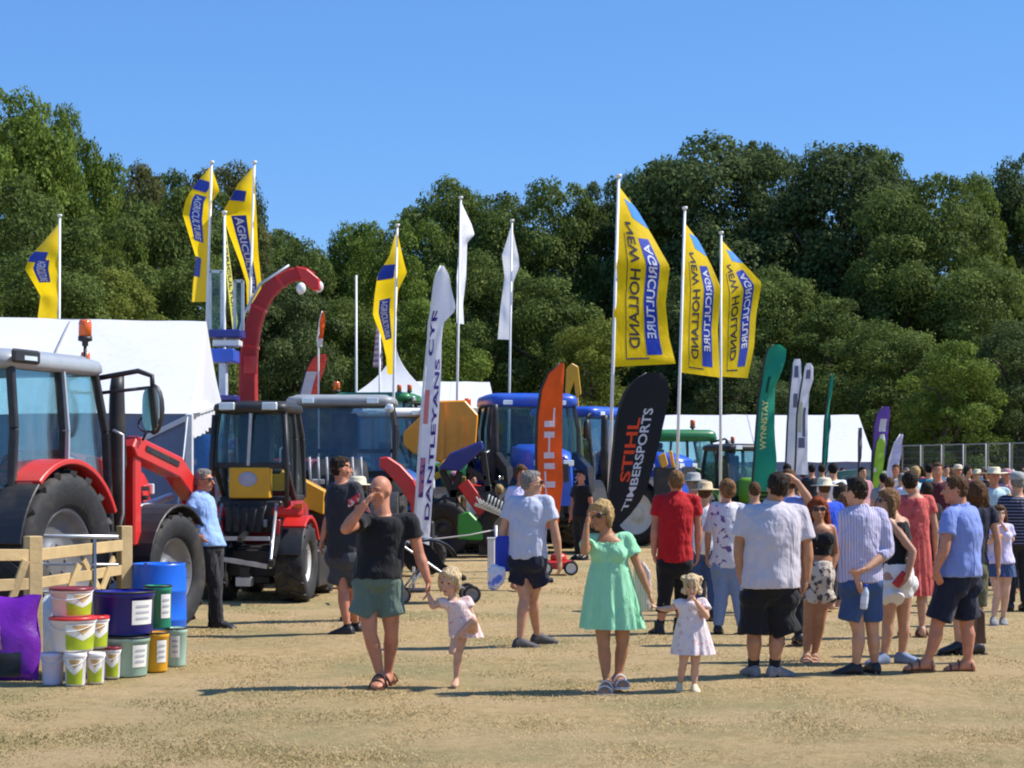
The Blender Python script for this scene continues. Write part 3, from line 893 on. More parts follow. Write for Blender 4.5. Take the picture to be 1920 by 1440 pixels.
pole_flag('twisted yellow flag directly over the red spout, the right one of the tall pair', (477, 306), (468, 600), 38,
    [(0, 476, 312), (.35, 481, 400), (.6, 484, 470), (.85, 490, 530), (1, 488, 570)],
    [(0, 470, 318), (.14, 446, 345), (.26, 432, 372), (.34, 416, 400), (.5, 430, 440), (.68, 449, 490), (.85, 462, 530), (1, 463, 572)],
    .95, FLAG_Y, YL, seed=4.0, prints=left_prints((.19, .27), .36, .92, False))
pole_flag('twisted yellow flag in the middle, in front of the pagoda peak', (745, 424), (738, 740), 40,
    [(0, 745, 436), (.2, 757, 490), (.3, 763, 512), (.42, 746, 545), (.7, 742, 620), (1, 738, 702)],
    [(0, 741, 440), (.16, 730, 480), (.28, 708, 515), (.42, 702, 555), (.55, 699, 590), (.72, 716, 635), (.86, 724, 670), (1, 726, 702)],
    .95, FLAG_Y, YL, seed=5.2, prints=left_prints((.22, .32), .46, .74, False))
WGp = 'plain white flags on tall poles'
pole_flag('white flag on the taller pole, hanging above the white feather banner', (864, 372), (857, 745), 44,
    [(0, 863, 380), (.3, 862, 450), (.6, 856, 520), (1, 856, 606)], [(0, 866, 382), (.16, 884, 420), (.28, 890, 440), (.36, 876, 455), (.6, 874, 520), (.85, 868, 570), (1, 870, 608)],
    .8, FLAG_W, WGp, seed=.3, ripple=.08)
pole_flag('white flag on the shorter pole, right of the taller white flag', (960, 415), (955, 740), 46,
    [(0, 960, 425), (.2, 972, 480), (.35, 974, 500), (.5, 962, 530), (1, 958, 637)], [(0, 957, 428), (.15, 944, 470), (.22, 941, 478), (.4, 946, 520), (.7, 938, 580), (1, 933, 636)],
    .8, FLAG_W, WGp, seed=1.3, ripple=.08)
pole_flag('narrow yellow green banner hanging between the twisted yellow flags', (421, 400), (421, 640), 37,
    [(0, 420, 402), (.3, 419, 470), (.6, 427, 540), (1, 437, 625)], [(0, 421, 403), (.3, 429, 470), (.6, 438, 540), (.9, 446, 605), (1, 440, 630)],
    .35, cloth('flag_lime', (0.66, 0.62, 0.06), (0.42, 0.42, 0.10), 'hoop', 6, wr=.2, trans=.2), None, ripple=.02,
    prints=[lambda S: (text_uv(S, 'AGRICULTURE', .5, .5, .2, .85, 1, .01), FLAG_K)])
def bare(label, px, top, Y, r=.035):
    root = thing('bare_pole', label, 'pole', (GX(px, Y), Y, 0))
    pole(root, px, top, px, top + 200, Y, r, False)
bare('bare grey pole standing between the red spout and the middle yellow flag', 668, 516, 45)
pole_flag('faded purple and white printed flag behind the middle yellow flag', (712, 580), (712, 740), 47,
    [(0, 714, 582), (1, 718, 690)], [(0, 708, 586), (1, 699, 688)], .5,
    cloth('flag_faded', (0.42, 0.34, 0.42), (0.22, 0.14, 0.22), 'hoop', 2.2, wr=.3, trans=.2), None, ripple=.03)
# ---------------- feather banners: (py, left px, right px) rows; the mast follows the left edge unless said
def feather(label, rows, Y, m, mast='L', texts=(), group=None, ripple=.03, seed=0, mastm=None, r=.022, base_px=None, patches=()):
    py0, py1 = rows[0][0], rows[-1][0]
    tab = rows
    def S(u, v):
        py = py0 + (py1 - py0) * v
        xl, xr = interp(tab, py)
        p = W(xl + (xr - xl) * u, py, Y)
        k = u if mast == 'L' else 1 - u
        p.y += ripple * math.sin(v * 9 + u * 4 + seed) * k + .5 * ripple * math.sin(v * 21 + seed) * k
        return p
    bx = base_px if base_px is not None else (rows[-1][1] if mast == 'L' else rows[-1][2])
    root = thing('feather_banner', label, 'banner', (GX(bx, Y), Y, 0), 0, group)
    o = root.location
    rel(sheet(S, 10, 60), o).build('sail', m, root, fix=False)
    k = 1 if mast == 'L' else 2
    pts = [W(rw[k], rw[0], Y) - o for rw in rows]
    pts.append(Vector((0, 0, 0.0)))
    MB().tube(pts, [r * .5] * 2 + [r] * (len(pts) - 2), 8).build('mast', mastm or DARKM, root)
    mb = MB(); mb.box((0, 0, .03), (.42, .42, .05)); mb.build('base_plate', DARKM, root, .01)
    for (word, uc, hu, v0, v1, up, tm) in texts:
        rel(text_uv(S, word, uc, hu, v0, v1, up, .008), o).build('lettering', tm, root, fix=False)
    for (u0, u1, v0, v1, tm) in patches:
        rel(patch_uv(S, u0, u1, v0, v1, .006, 4, 8), o).build('print', tm, root, fix=False)
    return root
ORANGE = cloth('banner_orange', (0.86, 0.115, 0.015), wr=.2, rough=.6, trans=.25)
BLACKC = cloth('banner_black', (0.014, 0.014, 0.017), wr=.2, rough=.6)
REDP = cloth('print_red', (0.75, 0.07, 0.02), wr=.1, rough=.6)
PURP = cloth('print_purple', (0.06, 0.03, 0.22), wr=.1, rough=.6)
GOLD = cloth('print_gold', (0.62, 0.62, 0.25), wr=.1, rough=.6)
feather('white feather banner with purple lettering, folded over at its top', 
    [(498, 826, 832), (515, 817, 842), (540, 814, 846), (575, 810, 855), (585, 809, 852), (605, 805, 832), (640, 803, 828), (700, 797, 827), (760, 792, 824), (850, 786, 818), (920, 782, 812), (1000, 776, 806), (1028, 776, 804)],
    26.5, FLAG_W, texts=[('DANTLEYANS', .74, .30, .90, .33, -1, PURP), ('CYF', .25, .36, .32, .16, -1, PURP)],
    patches=[(.12, .38, .44, .56, cloth('print_faded_red', (0.70, 0.22, 0.22), wr=.1)), (.10, .40, .68, .82, cloth('print_red_purple', (0.55, 0.2, 0.32), (0.08, 0.05, 0.2), 'blotch', 9, thr=.5))], seed=.5, base_px=775, mastm=ALU)
feather('orange feather banner with white lettering beside the man in the pale tee',
    [(681, 1050, 1058), (700, 1028, 1058), (730, 1014, 1056), (780, 1007, 1054), (850, 1005, 1054), (900, 1006, 1056), (950, 1014, 1051), (990, 1020, 1046)],
    29, ORANGE, texts=[('STIHL', .50, .42, .93, .27, -1, FLAG_W)], seed=1.5, base_px=1012)
feather('big black feather banner with red and white lettering',
    [(699, 1212, 1240), (712, 1190, 1252), (735, 1172, 1256), (770, 1160, 1250), (800, 1154, 1243), (860, 1148, 1229), (910, 1143, 1215), (940, 1140, 1201), (965, 1138, 1182), (985, 1136, 1162), (1000, 1135, 1147)],
    30, BLACKC, texts=[('STIHL', .37, .25, .68, .28, -1, REDP), ('TIMBERSPORTS', .62, .20, .86, .22, -1, FLAG_W)], seed=2.5, base_px=1146, ripple=.015)
GREENB = cloth('banner_green', (0.015, 0.26, 0.17), wr=.35, rough=.6, trans=.2)
feather('green feather banner with pale lettering, curved top',
    [(646, 1450, 1462), (655, 1440, 1474), (672, 1434, 1473), (700, 1430, 1464), (720, 1427, 1456), (750, 1422, 1454), (800, 1418, 1452), (860, 1414, 1455), (920, 1409, 1452)],
    38, GREENB, texts=[('WYNNSTAY', .40, .34, .72, .38, -1, GOLD)], seed=.2, ripple=.07, patches=[(.35, .50, .22, .33, cloth('print_dark_green', (0.005, 0.07, 0.06)))])
WB = 'twin white feather banners'
GREYP = cloth('print_grey', (0.16, 0.17, 0.24), wr=.1)
feather('left one of the twin white feather banners, dark grey emblems', 
    [(673, 1490, 1500), (680, 1486, 1502), (700, 1484, 1502), (740, 1480, 1506), (800, 1476, 1508), (850, 1474, 1510), (890, 1472, 1510)],
    44, FLAG_W, group=None, seed=.7, patches=[(.3, .7, .06, .16, GREYP), (.3, .6, .3, .42, GREYP)])
feather('right one of the twin white feather banners, gold and grey print',
    [(681, 1512, 1520), (688, 1508, 1525), (712, 1504, 1525), (735, 1500, 1518), (780, 1494, 1514), (850, 1492, 1514), (890, 1490, 1516)],
    43.5, FLAG_W, seed=1.7, patches=[(.3, .7, .06, .14, GREYP), (.15, .45, .35, .62, cloth('print_pale_gold', (.55, .55, .38))), (.55, .8, .4, .66, GREYP), (.2, .75, .67, .76, GREYP)])
feather('thin dark green feather banner seen edge on by the long tent', [(700, 1558, 1562), (720, 1555, 1562), (760, 1550, 1556), (790, 1546, 1553), (850, 1543, 1550), (880, 1542, 1546)], 46, GREENB, seed=.4)
feather('short dark green banner just behind the thin one', [(775, 1552, 1557), (800, 1551, 1558), (830, 1548, 1554), (880, 1547, 1550)], 46.6, cloth('banner_teal', (0.03, .14, .15), wr=.3), seed=.4)
feather('slim grey furled banner against the long tent', [(802, 1610, 1616), (830, 1609, 1617), (870, 1610, 1614)], 47, cloth('banner_grey', (0.16, .16, .19), wr=.3), seed=.4)
feather('purple feather banner with a white emblem near the wire fence', [(762, 1655, 1668), (775, 1644, 1669), (800, 1638, 1667), (840, 1636, 1662), (880, 1634, 1655)], 46, cloth('banner_purple', (.18, .09, .38), wr=.3, trans=.2), seed=.9, patches=[(.35, .8, .2, .4, FLAG_W)])
feather('lime green feather banner in front of the purple one', [(814, 1651, 1658), (830, 1643, 1661), (860, 1638, 1658), (900, 1635, 1652), (930, 1633, 1640)], 42, cloth('banner_limegreen', (.33, .58, .06), (.75, .8, .7), 'blotch', 5, thr=.62, wr=.3, trans=.2), seed=1.9, mastm=DARKM)
feather('lilac white feather banner right of the lime green one', [(814, 1688, 1694), (830, 1677, 1692), (860, 1668, 1688), (905, 1660, 1680)], 42.5, cloth('banner_lilac', (.58, .56, .78), wr=.3, trans=.2), seed=2.9, mast='L', mastm=ALU)
feather('small orange feather banner with a white foot on a thin pole', [(583, 604, 607), (600, 599, 610), (625, 597, 607), (636, 595, 606), (650, 597, 603)], 44, ORANGE, seed=.4, base_px=599, mastm=ALU, patches=[(.0, 1, .78, 1, FLAG_W)])
feather('red and pale grey feather banner behind the cabs', [(664, 597, 611), (672, 586, 614), (690, 575, 609), (715, 568, 600), (742, 561, 594)], 45, cloth('banner_red', (.75, .09, .06), wr=.3, trans=.2), seed=.4, patches=[(.0, .65, .42, 1, FLAG_W)])
# ================================================================== VEHICLES
TYRE = mat('tyre_rubber', (0.018, 0.018, 0.020), rough=0.75, var=0.3, scale=8, dirt=0.45, bump=0.2, bscale=30)
RIM_G = mat('grey_rim', (0.22, 0.22, 0.23), rough=0.35, metal=0.3, var=0.1, dirt=0.2)
RIM_W = mat('white_rim', (0.70, 0.70, 0.68), rough=0.35, var=0.06, dirt=0.2)
PLASTIC = mat('black_plastic', (0.020, 0.020, 0.022), rough=0.5, var=0.2, dirt=0.3)
GREYP_ = mat('grey_plastic', (0.30, 0.32, 0.34), rough=0.4, var=0.08, dirt=0.15)
RED = paint('red_paint', (0.62, 0.020, 0.015))
REDD = paint('dark_red_paint', (0.34, 0.012, 0.014))
BLUE = paint('blue_paint', (0.012, 0.085, 0.52))
NAVY = paint('dark_blue_paint', (0.012, 0.020, 0.20))
FBLUE = paint('old_blue_paint', (0.02, 0.13, 0.42))
GREEN = paint('green_paint', (0.012, 0.17, 0.045))
YEL = paint('yellow_paint', (0.72, 0.36, 0.012))
ORA = paint('orange_paint', (0.86, 0.33, 0.015), dirt=.12)
WHITEP = paint('white_paint', (0.72, 0.73, 0.72))
SILV = mat('silver_grey_roof', (0.33, 0.36, 0.39), rough=0.42, var=0.06, coat=.3, dirt=.1)
GLASS = glass_mat('cab_glass', (0.74, 0.89, 0.91), 0.01)
GLASS_B = glass_mat('blue_cab_glass', (0.74, 0.83, 0.88), 0.03)
AMBER = mat('amber_lens', (0.80, 0.13, 0.015), rough=0.2, var=0.15, coat=.5)
REDLENS = mat('red_lens', (0.70, 0.03, 0.02), rough=0.2, var=0.15, coat=.5)
MIRROR = mat('mirror_glass', (0.55, 0.60, 0.62), rough=0.04, metal=1.0, var=0.02)
LAMPGL = mat('lamp_glass', (0.75, 0.78, 0.80), rough=0.15, metal=.4)
SEATM = mat('seat_fabric', (0.05, 0.05, 0.06), rough=0.9, var=.3)

def wheel(root, c, r, w, rim_r, out, rimm, lugs=18, name='wheel', steer=0.0):
    """axle along local Y; out = +1/-1 is the outer side. Hub disc is the wheel, tyre its sub-part."""
    o = out
    mb = MB()
    prof = [(rim_r * 1.01, -w * .36), (rim_r * 1.01, w * .36), (rim_r * .93, w * .37), (rim_r * .88, w * .22), (rim_r * .52, w * .10), (rim_r * .42, w * .10), (rim_r * .38, w * .16), (rim_r * .18, w * .18), (0.001, w * .18)]
    mb.lathe([(a, b * o) for a, b in prof], 30, axis='Y')
    mb.lathe([(rim_r * .99, -w * .30 * o), (.001, -w * .30 * o)], 24, axis='Y')
    for k in range(8):
        a = 2 * PI * k / 8
        p = Vector((math.cos(a) * rim_r * .29, o * w * .17, math.sin(a) * rim_r * .29))
        mb.cyl(p, p + Vector((0, o * .025, 0)), rim_r * .035, 6)
    h = mb.build(name, rimm, root, loc=c)
    h.rotation_euler = (0, 0, steer)
    t = MB()
    rr = rim_r
    prof = [(rr * .98, -w * .38), (rr * 1.06, -w * .46), ((rr + r) * .52, -w * .52), (r * .90, -w * .49), (r * .955, -w * .42), (r * .965, 0), (r * .955, w * .42), (r * .90, w * .49), ((rr + r) * .52, w * .52), (rr * 1.06, w * .46), (rr * .98, w * .38)]
    t.lathe(prof, 40, axis='Y')
    for k in range(lugs):
        for sd in (-1, 1):
            a0 = 2 * PI * (k + (.25 if sd > 0 else -.25)) / lugs
            a1 = a0 + 2 * PI * .55 / lugs
            p0 = Vector((math.cos(a0) * r * .972, sd * w * .02, math.sin(a0) * r * .972))
            p1 = Vector((math.cos(a1) * r * .955, sd * w * .46, math.sin(a1) * r * .955))
            t.beam(p0, p1, 2 * PI * r / lugs * .22, r * .065, up=(math.cos(a0), 0, math.sin(a0)))
    t.build('tyre', TYRE, h)
    return h
def beacon(root, p, s=1.0, name='beacon'):
    p = Vector(p)
    mb = MB(); mb.lathe([(.001, .02 * s), (.062 * s, .02 * s), (.062 * s, .16 * s), (.052 * s, .19 * s), (.001, .195 * s)], 14, p)
    b = mb.build(name, AMBER, root)
    mb = MB(); mb.lathe([(.001, -.06 * s), (.03 * s, -.06 * s), (.03 * s, -.02 * s), (.068 * s, -.01 * s), (.068 * s, .03 * s), (.001, .03 * s)], 14, p); mb.build('base', PLASTIC, b)
def fender(root, x0, r, a0, a1, y0, y1, th, m, zc, name='fender', n=20):
    """curved mudguard round an axle at (x0, zc); a in degrees from +x"""
    mb = MB()
    rings = []
    for i in range(n + 1):
        a = R(a0 + (a1 - a0) * i / n)
        c, s_ = math.cos(a), math.sin(a)
        rings.append([(x0 + c * r, y0, zc + s_ * r), (x0 + c * r, y1, zc + s_ * r), (x0 + c * (r - th), y1, zc + s_ * (r - th)), (x0 + c * (r - th), y0, zc + s_ * (r - th))])
    mb.loft(rings, sm=False)
    return mb.build(name, m, root, .008)
def pane(root, pts, m, name='window', t=.006):
    pts = [Vector(p) for p in pts]
    n = (pts[1] - pts[0]).cross(pts[2] - pts[0]).normalized()
    mb = MB(); mb.loft([[p - n * t for p in pts], [p + n * t for p in pts]], sm=False)
    return mb.build(name, m, root)
def tractor(label, loc, rz, body, roofm, rimm, P={}, cat='tractor', group=None, detail=True, name='tractor', glass=None):
    d = dict(rr=.875, rw=.52, rrim=.52, fr=.645, fw=.42, frim=.38, wb=2.42, tr=.84, tf=.80, cx0=-.55, cx1=1.22, ch=.80, z0=1.55, z1=2.70, z2=2.98, hood=1.95, hw=.42, nose=.75,
             mir=True, exh=True, lug=18, ff=True, rearf=None, roofx=.12, steer=0.0)
    d.update(P); D = d
    g = glass or GLASS
    t = thing(name, label, cat, loc, rz, group)
    rr, fr, wb = D['rr'], D['fr'], D['wb']
    for sd in (-1, 1):
        wheel(t, (0, sd * D['tr'], rr), rr, D['rw'], D['rrim'], sd, rimm, D['lug'])
        wheel(t, (wb, sd * D['tf'], fr), fr, D['fw'], D['frim'], sd, rimm, D['lug'], steer=D['steer'])
    # chassis
    mb = MB(); mb.box((wb * .5, 0, rr * .95), (wb * 1.25, .46, .5)); mb.box((0, 0, rr), (.5, 1.25, .36)); mb.cyl((wb, -D['tf'], fr), (wb, D['tf'], fr), .11, 10); mb.box((wb + .35, 0, fr + .25), (.5, .5, .45))
    mb.box((.95, -.55, rr * .8), (.9, .35, .5)); mb.box((.95, .55, rr * .8), (.9, .35, .5))
    mb.build('chassis', PLASTIC, t, .02)
    # rear linkage
    mb = MB()
    for sd in (-1, 1):
        mb.beam((-.25, sd * .3, .62), (-1.0, sd * .42, .55), .06, .09); mb.beam((-.3, sd * .42, 1.2), (-.75, sd * .4, .62), .05, .05)
    mb.beam((-.3, 0, 1.0), (-.95, 0, .85), .06, .06); mb.box((-.55, 0, .42), (.3, .12, .12))
    mb.build('linkage', DARKM, t)
    # hood
    x0, x1 = D['cx1'] - .05, wb + D['nose']; hz = D['hood']; hw = D['hw']
    rings = []
    for i in range(9):
        k = i / 8
        x = x0 + (x1 - x0) * k
        top = hz - .16 * k - (.30 * max(0, k - .78) / .22) ** 1.6 * .9
        ww = hw * (1 - .10 * k - .25 * max(0, k - .8) / .2)
        bot = rr * 1.18 - .12 * k
        rings.append([(x, -ww, bot), (x, -ww * 1.02, (bot + top) / 2), (x, -ww * .92, top - .08), (x, -ww * .6, top), (x, ww * .6, top), (x, ww * .92, top - .08), (x, ww * 1.02, (bot + top) / 2), (x, ww, bot)])
    hd = MB().loft(rings, sm=True).build('hood', body, t)
    mb = MB()
    for k in range(5):
        z = rr * 1.3 + k * .1
        for sd in (-1, 1): mb.box((x0 + (x1 - x0) * .62, sd * hw * .98, z), ((x1 - x0) * .42, .02, .05))
    mb.box((x1 + .005, 0, hz - .62), (.03, hw * 1.1, .36))
    mb.build('grille', PLASTIC, hd)
    for sd in (-1, 1):
        mb = MB(); mb.box((x1 - .02, sd * hw * .55, hz - .42), (.06, hw * .4, .12)); mb.build('headlight', LAMPGL, hd, .01)
    # cab frame
    c0, c1, ch, z0, z1, z2 = D['cx0'], D['cx1'], D['ch'], D['z0'], D['z1'], D['z2']
    cm = c0 + (c1 - c0) * .50
    mb = MB()
    tp = ch * .93
    xp = {'C': (c0 - .03, c0 + .05), 'B': (cm, cm + .02), 'A': (c1 + .05, c1 - .16)}
    for kx, (xb, xt) in xp.items():
        for sd in (-1, 1):
            zb = z0 - (.45 if kx != 'C' else .05)
            mb.beam((xb, sd * ch, zb), ((xb + xt) / 2, sd * ch * 1.01, (z0 + z1) / 2), .06, .08, up=(0, 1, 0)); mb.beam(((xb + xt) / 2, sd * ch * 1.01, (z0 + z1) / 2), (xt, sd * tp, z1), .06, .08, up=(0, 1, 0))
    if D.get('pillarm'):
        for sd in (-1, 1):
            pl = MB(); pl.beam((cm - .02, sd * (ch + .035), z0 - .4), (cm, sd * (ch * 1.01 + .035), (z0 + z1) / 2), .03, .07, up=(0, 1, 0)); pl.beam((cm, sd * (ch * 1.01 + .035), (z0 + z1) / 2), (cm + .02, sd * (tp + .035), z1), .03, .07, up=(0, 1, 0)); pl.build('pillar_trim', D['pillarm'], t)
    mb.beam((c0, -ch, z0 - .02), (c0, ch, z0 - .02), .06, .08); mb.beam((c1, -ch, z0 - .4), (c1, ch, z0 - .4), .06, .08)
    for sd in (-1, 1): mb.beam((c0, sd * ch, z0 - .02), (cm, sd * ch, z0 - .45), .06, .07); mb.beam((cm, sd * ch, z0 - .45), (c1, sd * ch, z0 - .45), .06, .07)
    mb.box(((c0 + c1) / 2 + .1, 0, z0 - .46), (c1 - c0 - .1, ch * 1.9, .06))
    mb.build('cab_frame', D.get('framem', PLASTIC), t, .01)
    for sd in (-1, 1):
        y = sd * ch * 1.0
        pane(t, [(c0, y, z0), (cm - .03, y, z0 - .42), (cm - .0, sd * tp, z1), (c0 + .08, sd * tp, z1)], g, 'side_window')
        pane(t, [(cm + .05, y, z0 - .42), (c1 + .02, y, z0 - .42), (c1 - .18, sd * tp, z1), (cm + .06, sd * tp, z1)], g, 'door_window')
    pane(t, [(c0 - .02, -ch * .95, z0), (c0 - .02, ch * .95, z0), (c0 + .05, tp * .95, z1), (c0 + .05, -tp * .95, z1)], g, 'rear_window')
    pane(t, [(c1 + .05, -ch * .95, z0 - .38), (c1 + .05, ch * .95, z0 - .38), (c1 - .15, tp * .95, z1), (c1 - .15, -tp * .95, z1)], g, 'windscreen')
    # roof: rounded slab
    rx = D['roofx']
    rings = []
    for (f_, z) in ((.95, z1 - .01), (1.0, z1 + .03), (.995, z1 + (z2 - z1) * .6), (.965, z1 + (z2 - z1) * .85), (.88, z2), (.86, z2 + .003), (.84, z2 + .02), (.3, z2 + .035)):
        xs0, xs1 = c0 - rx, c1 + rx * .4
        cxm, hx, hy = (xs0 + xs1) / 2, (xs1 - xs0) / 2 * f_, (ch + .04) * f_
        ring = []
        for k in range(28):
            a = 2 * PI * k / 28
            ca, sa = math.cos(a), math.sin(a)
            ring.append((cxm + hx * math.copysign(abs(ca) ** .28, ca), hy * math.copysign(abs(sa) ** .28, sa), z))
        rings.append(ring)
    rf = MB().loft(rings).build('roof', roofm, t)
    mb = MB()
    for sd in (-1, 1):
        for xx in (c1 + rx * .4, c0 - rx):
            mb = MB(); mb.box((xx, sd * ch * .6, z1 + .07), (.06, .2, .1)); mb.build('work_light', LAMPGL, rf, .01)
    # seat, steering wheel
    mb = MB(); mb.box((c0 + .55, 0, z0 - .05), (.5, .5, .16)); mb.box((c0 + .32, 0, z0 + .32), (.14, .48, .66)); mb.box((c0 + .32, 0, z0 + .74), (.12, .28, .18)); mb.build('seat', SEATM, t, .04)
    mb = MB()
    sw = [Vector((c1 - .42 + .07 * math.sin(a), .20 * math.cos(a), z0 + .18 + .17 * math.sin(a))) for a in np.linspace(0, 2 * PI, 19)]
    mb.tube(sw, .016, 6); mb.tube([(c1 - .42, 0, z0 + .18), (c1 - .2, 0, z0 - .3)], .035, 8); mb.beam((c1 - .42, -.2, z0 + .18), (c1 - .42, .2, z0 + .18), .02, .02); mb.build('steering_wheel', PLASTIC, t)
    # rear fenders
    fm = D['rearf'] or body
    for sd in (-1, 1):
        y0, y1 = sorted((sd * (ch - .06), sd * (D['tr'] + D['rw'] * .5)))
        fender(t, .02, rr + .10, 28, 128, y0, y1, .05, fm, rr)
        fender(t, .02, rr + .085, 129, 168, y0, y1, .03, PLASTIC, rr, 'mud_flap', 8)
        mb = MB(); mb.box((-rr * .62, sd * (D['tr'] + .05), rr * 1.83), (.06, .26, .10)); mb.build('tail_light', REDLENS, t, .01)
        if D['ff']: fender(t, wb, fr + .09, 20, 175, *sorted((sd * (D['tf'] - D['fw'] * .55), sd * (D['tf'] + D['fw'] * .55))), .03, PLASTIC, fr, 'front_fender', 14)
        if D['mir']:
            m_ = MB(); m_.tube([(c1 - .1, sd * tp, z1 - .03), (c1 + .12, sd * (ch + .28), z1 + .05), (c1 + .15, sd * (ch + .42), z1 + .0), (c1 + .15, sd * (ch + .43), z1 - .15)], .028, 7)
            m_.tube([(c1 - .08, sd * tp, z1 - .18), (c1 + .14, sd * (ch + .40), z1 - .12)], .02, 6)
            ar = m_.build('mirror_arm', PLASTIC, t)
            mb = MB(); mb.ell((c1 + .16, sd * (ch + .44), z1 - .34), (.07, .115, .26), None, 14, 8); mh = mb.build('mirror', PLASTIC, ar)
            mb = MB(); mb.prism([(sd * (ch + .44) + .095 * math.copysign(abs(math.cos(a)) ** .6, math.cos(a)), z1 - .34 + .22 * math.copysign(abs(math.sin(a)) ** .7, math.sin(a))) for a in np.linspace(0, 2 * PI, 20, endpoint=False)], c1 + .085, c1 + .095, plane='YZ'); mb.build('mirror_glass', MIRROR, ar)
    if D['exh']:
        mb = MB(); ex, ey = c1 + .30, -ch * .93
        mb.tube([(ex, ey, rr * 1.15), (ex, ey, 1.75), (ex, ey, 1.8), (ex, ey, z1 - .12), (ex + .02, ey, z1 + .02)], [.085, .085, .10, .075, .065], 12); mb.build('exhaust', PLASTIC, t)
        mb = MB(); mb.tube([(c1 + .12, -ch - .03, 1.0), (c1 + .14, -ch - .10, 1.3), (c1 + .14, -ch - .10, 2.1), (c1 + .08, -ch - .02, 2.15)], .016, 6); mb.build('grab_rail', METAL, t)
        mb = MB()
        for k in range(3): mb.box((c1 - .2, -ch - .12, .5 + .3 * k), (.5, .26, .03))
        mb.box((c1 - .44, -ch - .12, .8), (.03, .26, .7)); mb.build('step', PLASTIC, t)
    return t

# ---- big red tractor on the left (seen from its rear right)
HD = R(73.4)
mf = tractor('large red tractor with grey roof and orange beacon at the left edge', (-5.22, 18.0, 0), HD, RED, SILV, RIM_G, dict(steer=R(-3), z1=2.70, z2=2.86, pillarm=SILV))
beacon(mf, (1.09, -.62, 3.06), 1.05)
MB().tube([(1.02, -.74, 2.76), (1.09, -.62, 2.86), (1.09, -.62, 3.00)], .02, 6).build('beacon_stem', PLASTIC, mf)
beacon(mf, (1.22, -.55, 2.80), .75)
mb = MB(); mb.box((-.40, -.845, 2.80), (.46, .05, .13)); lp_ = mb.build('side_light_panel', PLASTIC, mf, .02)
mb = MB(); mb.box((-.36, -.873, 2.785), (.22, .008, .04)); mb.build('name_strip', LAMPGL, lp_)
mb = MB(); mb.prism([(1.08, 1.15), (1.62, 1.15), (1.62, 1.78), (1.20, 1.90), (1.10, 1.55)], -.66, -.56); mb.build('side_panel', RED, mf, .02)
mb = MB(); mb.box((-.66, -.42, 1.90), (.05, .24, .12)); mb.tube([(-.6, -.42, 1.75), (-.64, -.42, 1.86)], .02, 6); mb.build('rear_work_light', LAMPGL, mf, .01)
for sd in (-1,):                                               # loader arm seen past the exhaust
    mb = MB(); mb.beam((1.78, sd * .78, .95), (1.78, sd * .78, 1.98), .14, .16, up=(1, 0, 0)); mb.build('loader_tower', RED, mf, .02)
    mb = MB()
    out = [(1.62, 1.98), (1.72, 2.10), (2.75, 1.88), (3.25, 1.52), (3.55, .75), (3.36, .72), (3.08, 1.40), (2.68, 1.66), (1.70, 1.88)]
    mb.prism(out, sd * .78 - .10, sd * .78 + .10); mb.build('loader_arm', RED, mf, .015)
    mb = MB(); mb.prism([(1.9, 2.00), (2.65, 1.835), (2.63, 1.775), (1.88, 1.945)], sd * .78 - .112, sd * .78 - .106); mb.build('loader_stripe', DARKM, mf)
    mb = MB(); mb.tube([(1.75, sd * .6, 1.25), (3.0, sd * .6, 1.45)], .045, 8); mb.build('loader_ram', METAL, mf)
mb = MB(); mb.tube([Vector((1.78, -.95 + .10 * math.cos(a), 2.22 + .08 * math.sin(a))) for a in np.linspace(0, 2 * PI, 13)], .012, 5); mb.tube([(1.78, -.9, 2.05), (1.78, -.95, 2.15)], .015, 5); mb.build('hose_loop', PLASTIC, mf)
rel_ = lambda t, wx, wy: t.matrix_world.inverted() @ Vector((wx, wy, 0))

# ---- compact tractor seen from behind, red mudguards
ct = tractor('small black cabbed tractor seen from behind with red mudguards and white rims', (GX(480, 24.6), 24.75, 0), R(84), REDD, PLASTIC, RIM_W,
    dict(rr=.52, rw=.40, rrim=.27, fr=.36, fw=.26, frim=.20, wb=1.75, tr=.52, tf=.50, cx0=-.40, cx1=.62, ch=.47, z0=1.82, z1=2.50, z2=2.62, hood=1.45, hw=.32, nose=.5, mir=False, exh=False, ff=False, rearf=RED, roofx=.10, lug=14))
MB().box((-.37, .0, 1.575), (.16, .54, .40)).build('yellow_panel', YEL, ct, .012)
mb = MB(); mb.ell((-.455, .02, 1.62), (.008, .13, .10), None, 14, 6); mb.build('round_badge', mat('badge_grey', (.35, .34, .42), rough=.4), ct)
mb = MB(); mb.beam((-.42, .02, 1.80), (-.44, -.02, 2.48), .03, .04, up=(0, 1, 0)); mb.build('window_bar', METAL, ct)
mb = MB(); mb.box((-.40, 0, 1.14), (.10, .86, .40)); mb.box((-.50, .05, 1.10), (.10, .5, .34)); mb.build('rear_panel', PLASTIC, ct, .02)
mb = MB(); mb.beam((-.75, -.34, .86), (-.75, .42, .86), .05, .05); mb.beam((-.7, -.3, .5), (-.72, .45, .62), .05, .06); mb.build('tow_bar', METAL, ct)
for sd in (-1, 1):
    mb = MB(); mb.box((-.42, sd * .50, 1.20), (.16, .40, .15)); mb.build('lamp_housing', RED, ct, .04)
    mb = MB(); mb.tube([(-.44, sd * .47, 2.46), (-.47, sd * .50, 1.9), (-.46, sd * .50, 1.25)], .03, 8); mb.build('roll_bar', PLASTIC, ct)
mb = MB()
for k in range(5): mb.tube([(-.52, -.25 + .12 * k, 1.32), (-.62, -.22 + .11 * k, 1.15), (-.55, -.2 + .1 * k, .95)], .014, 5)
mb.build('hydraulic_hose', PLASTIC, ct)

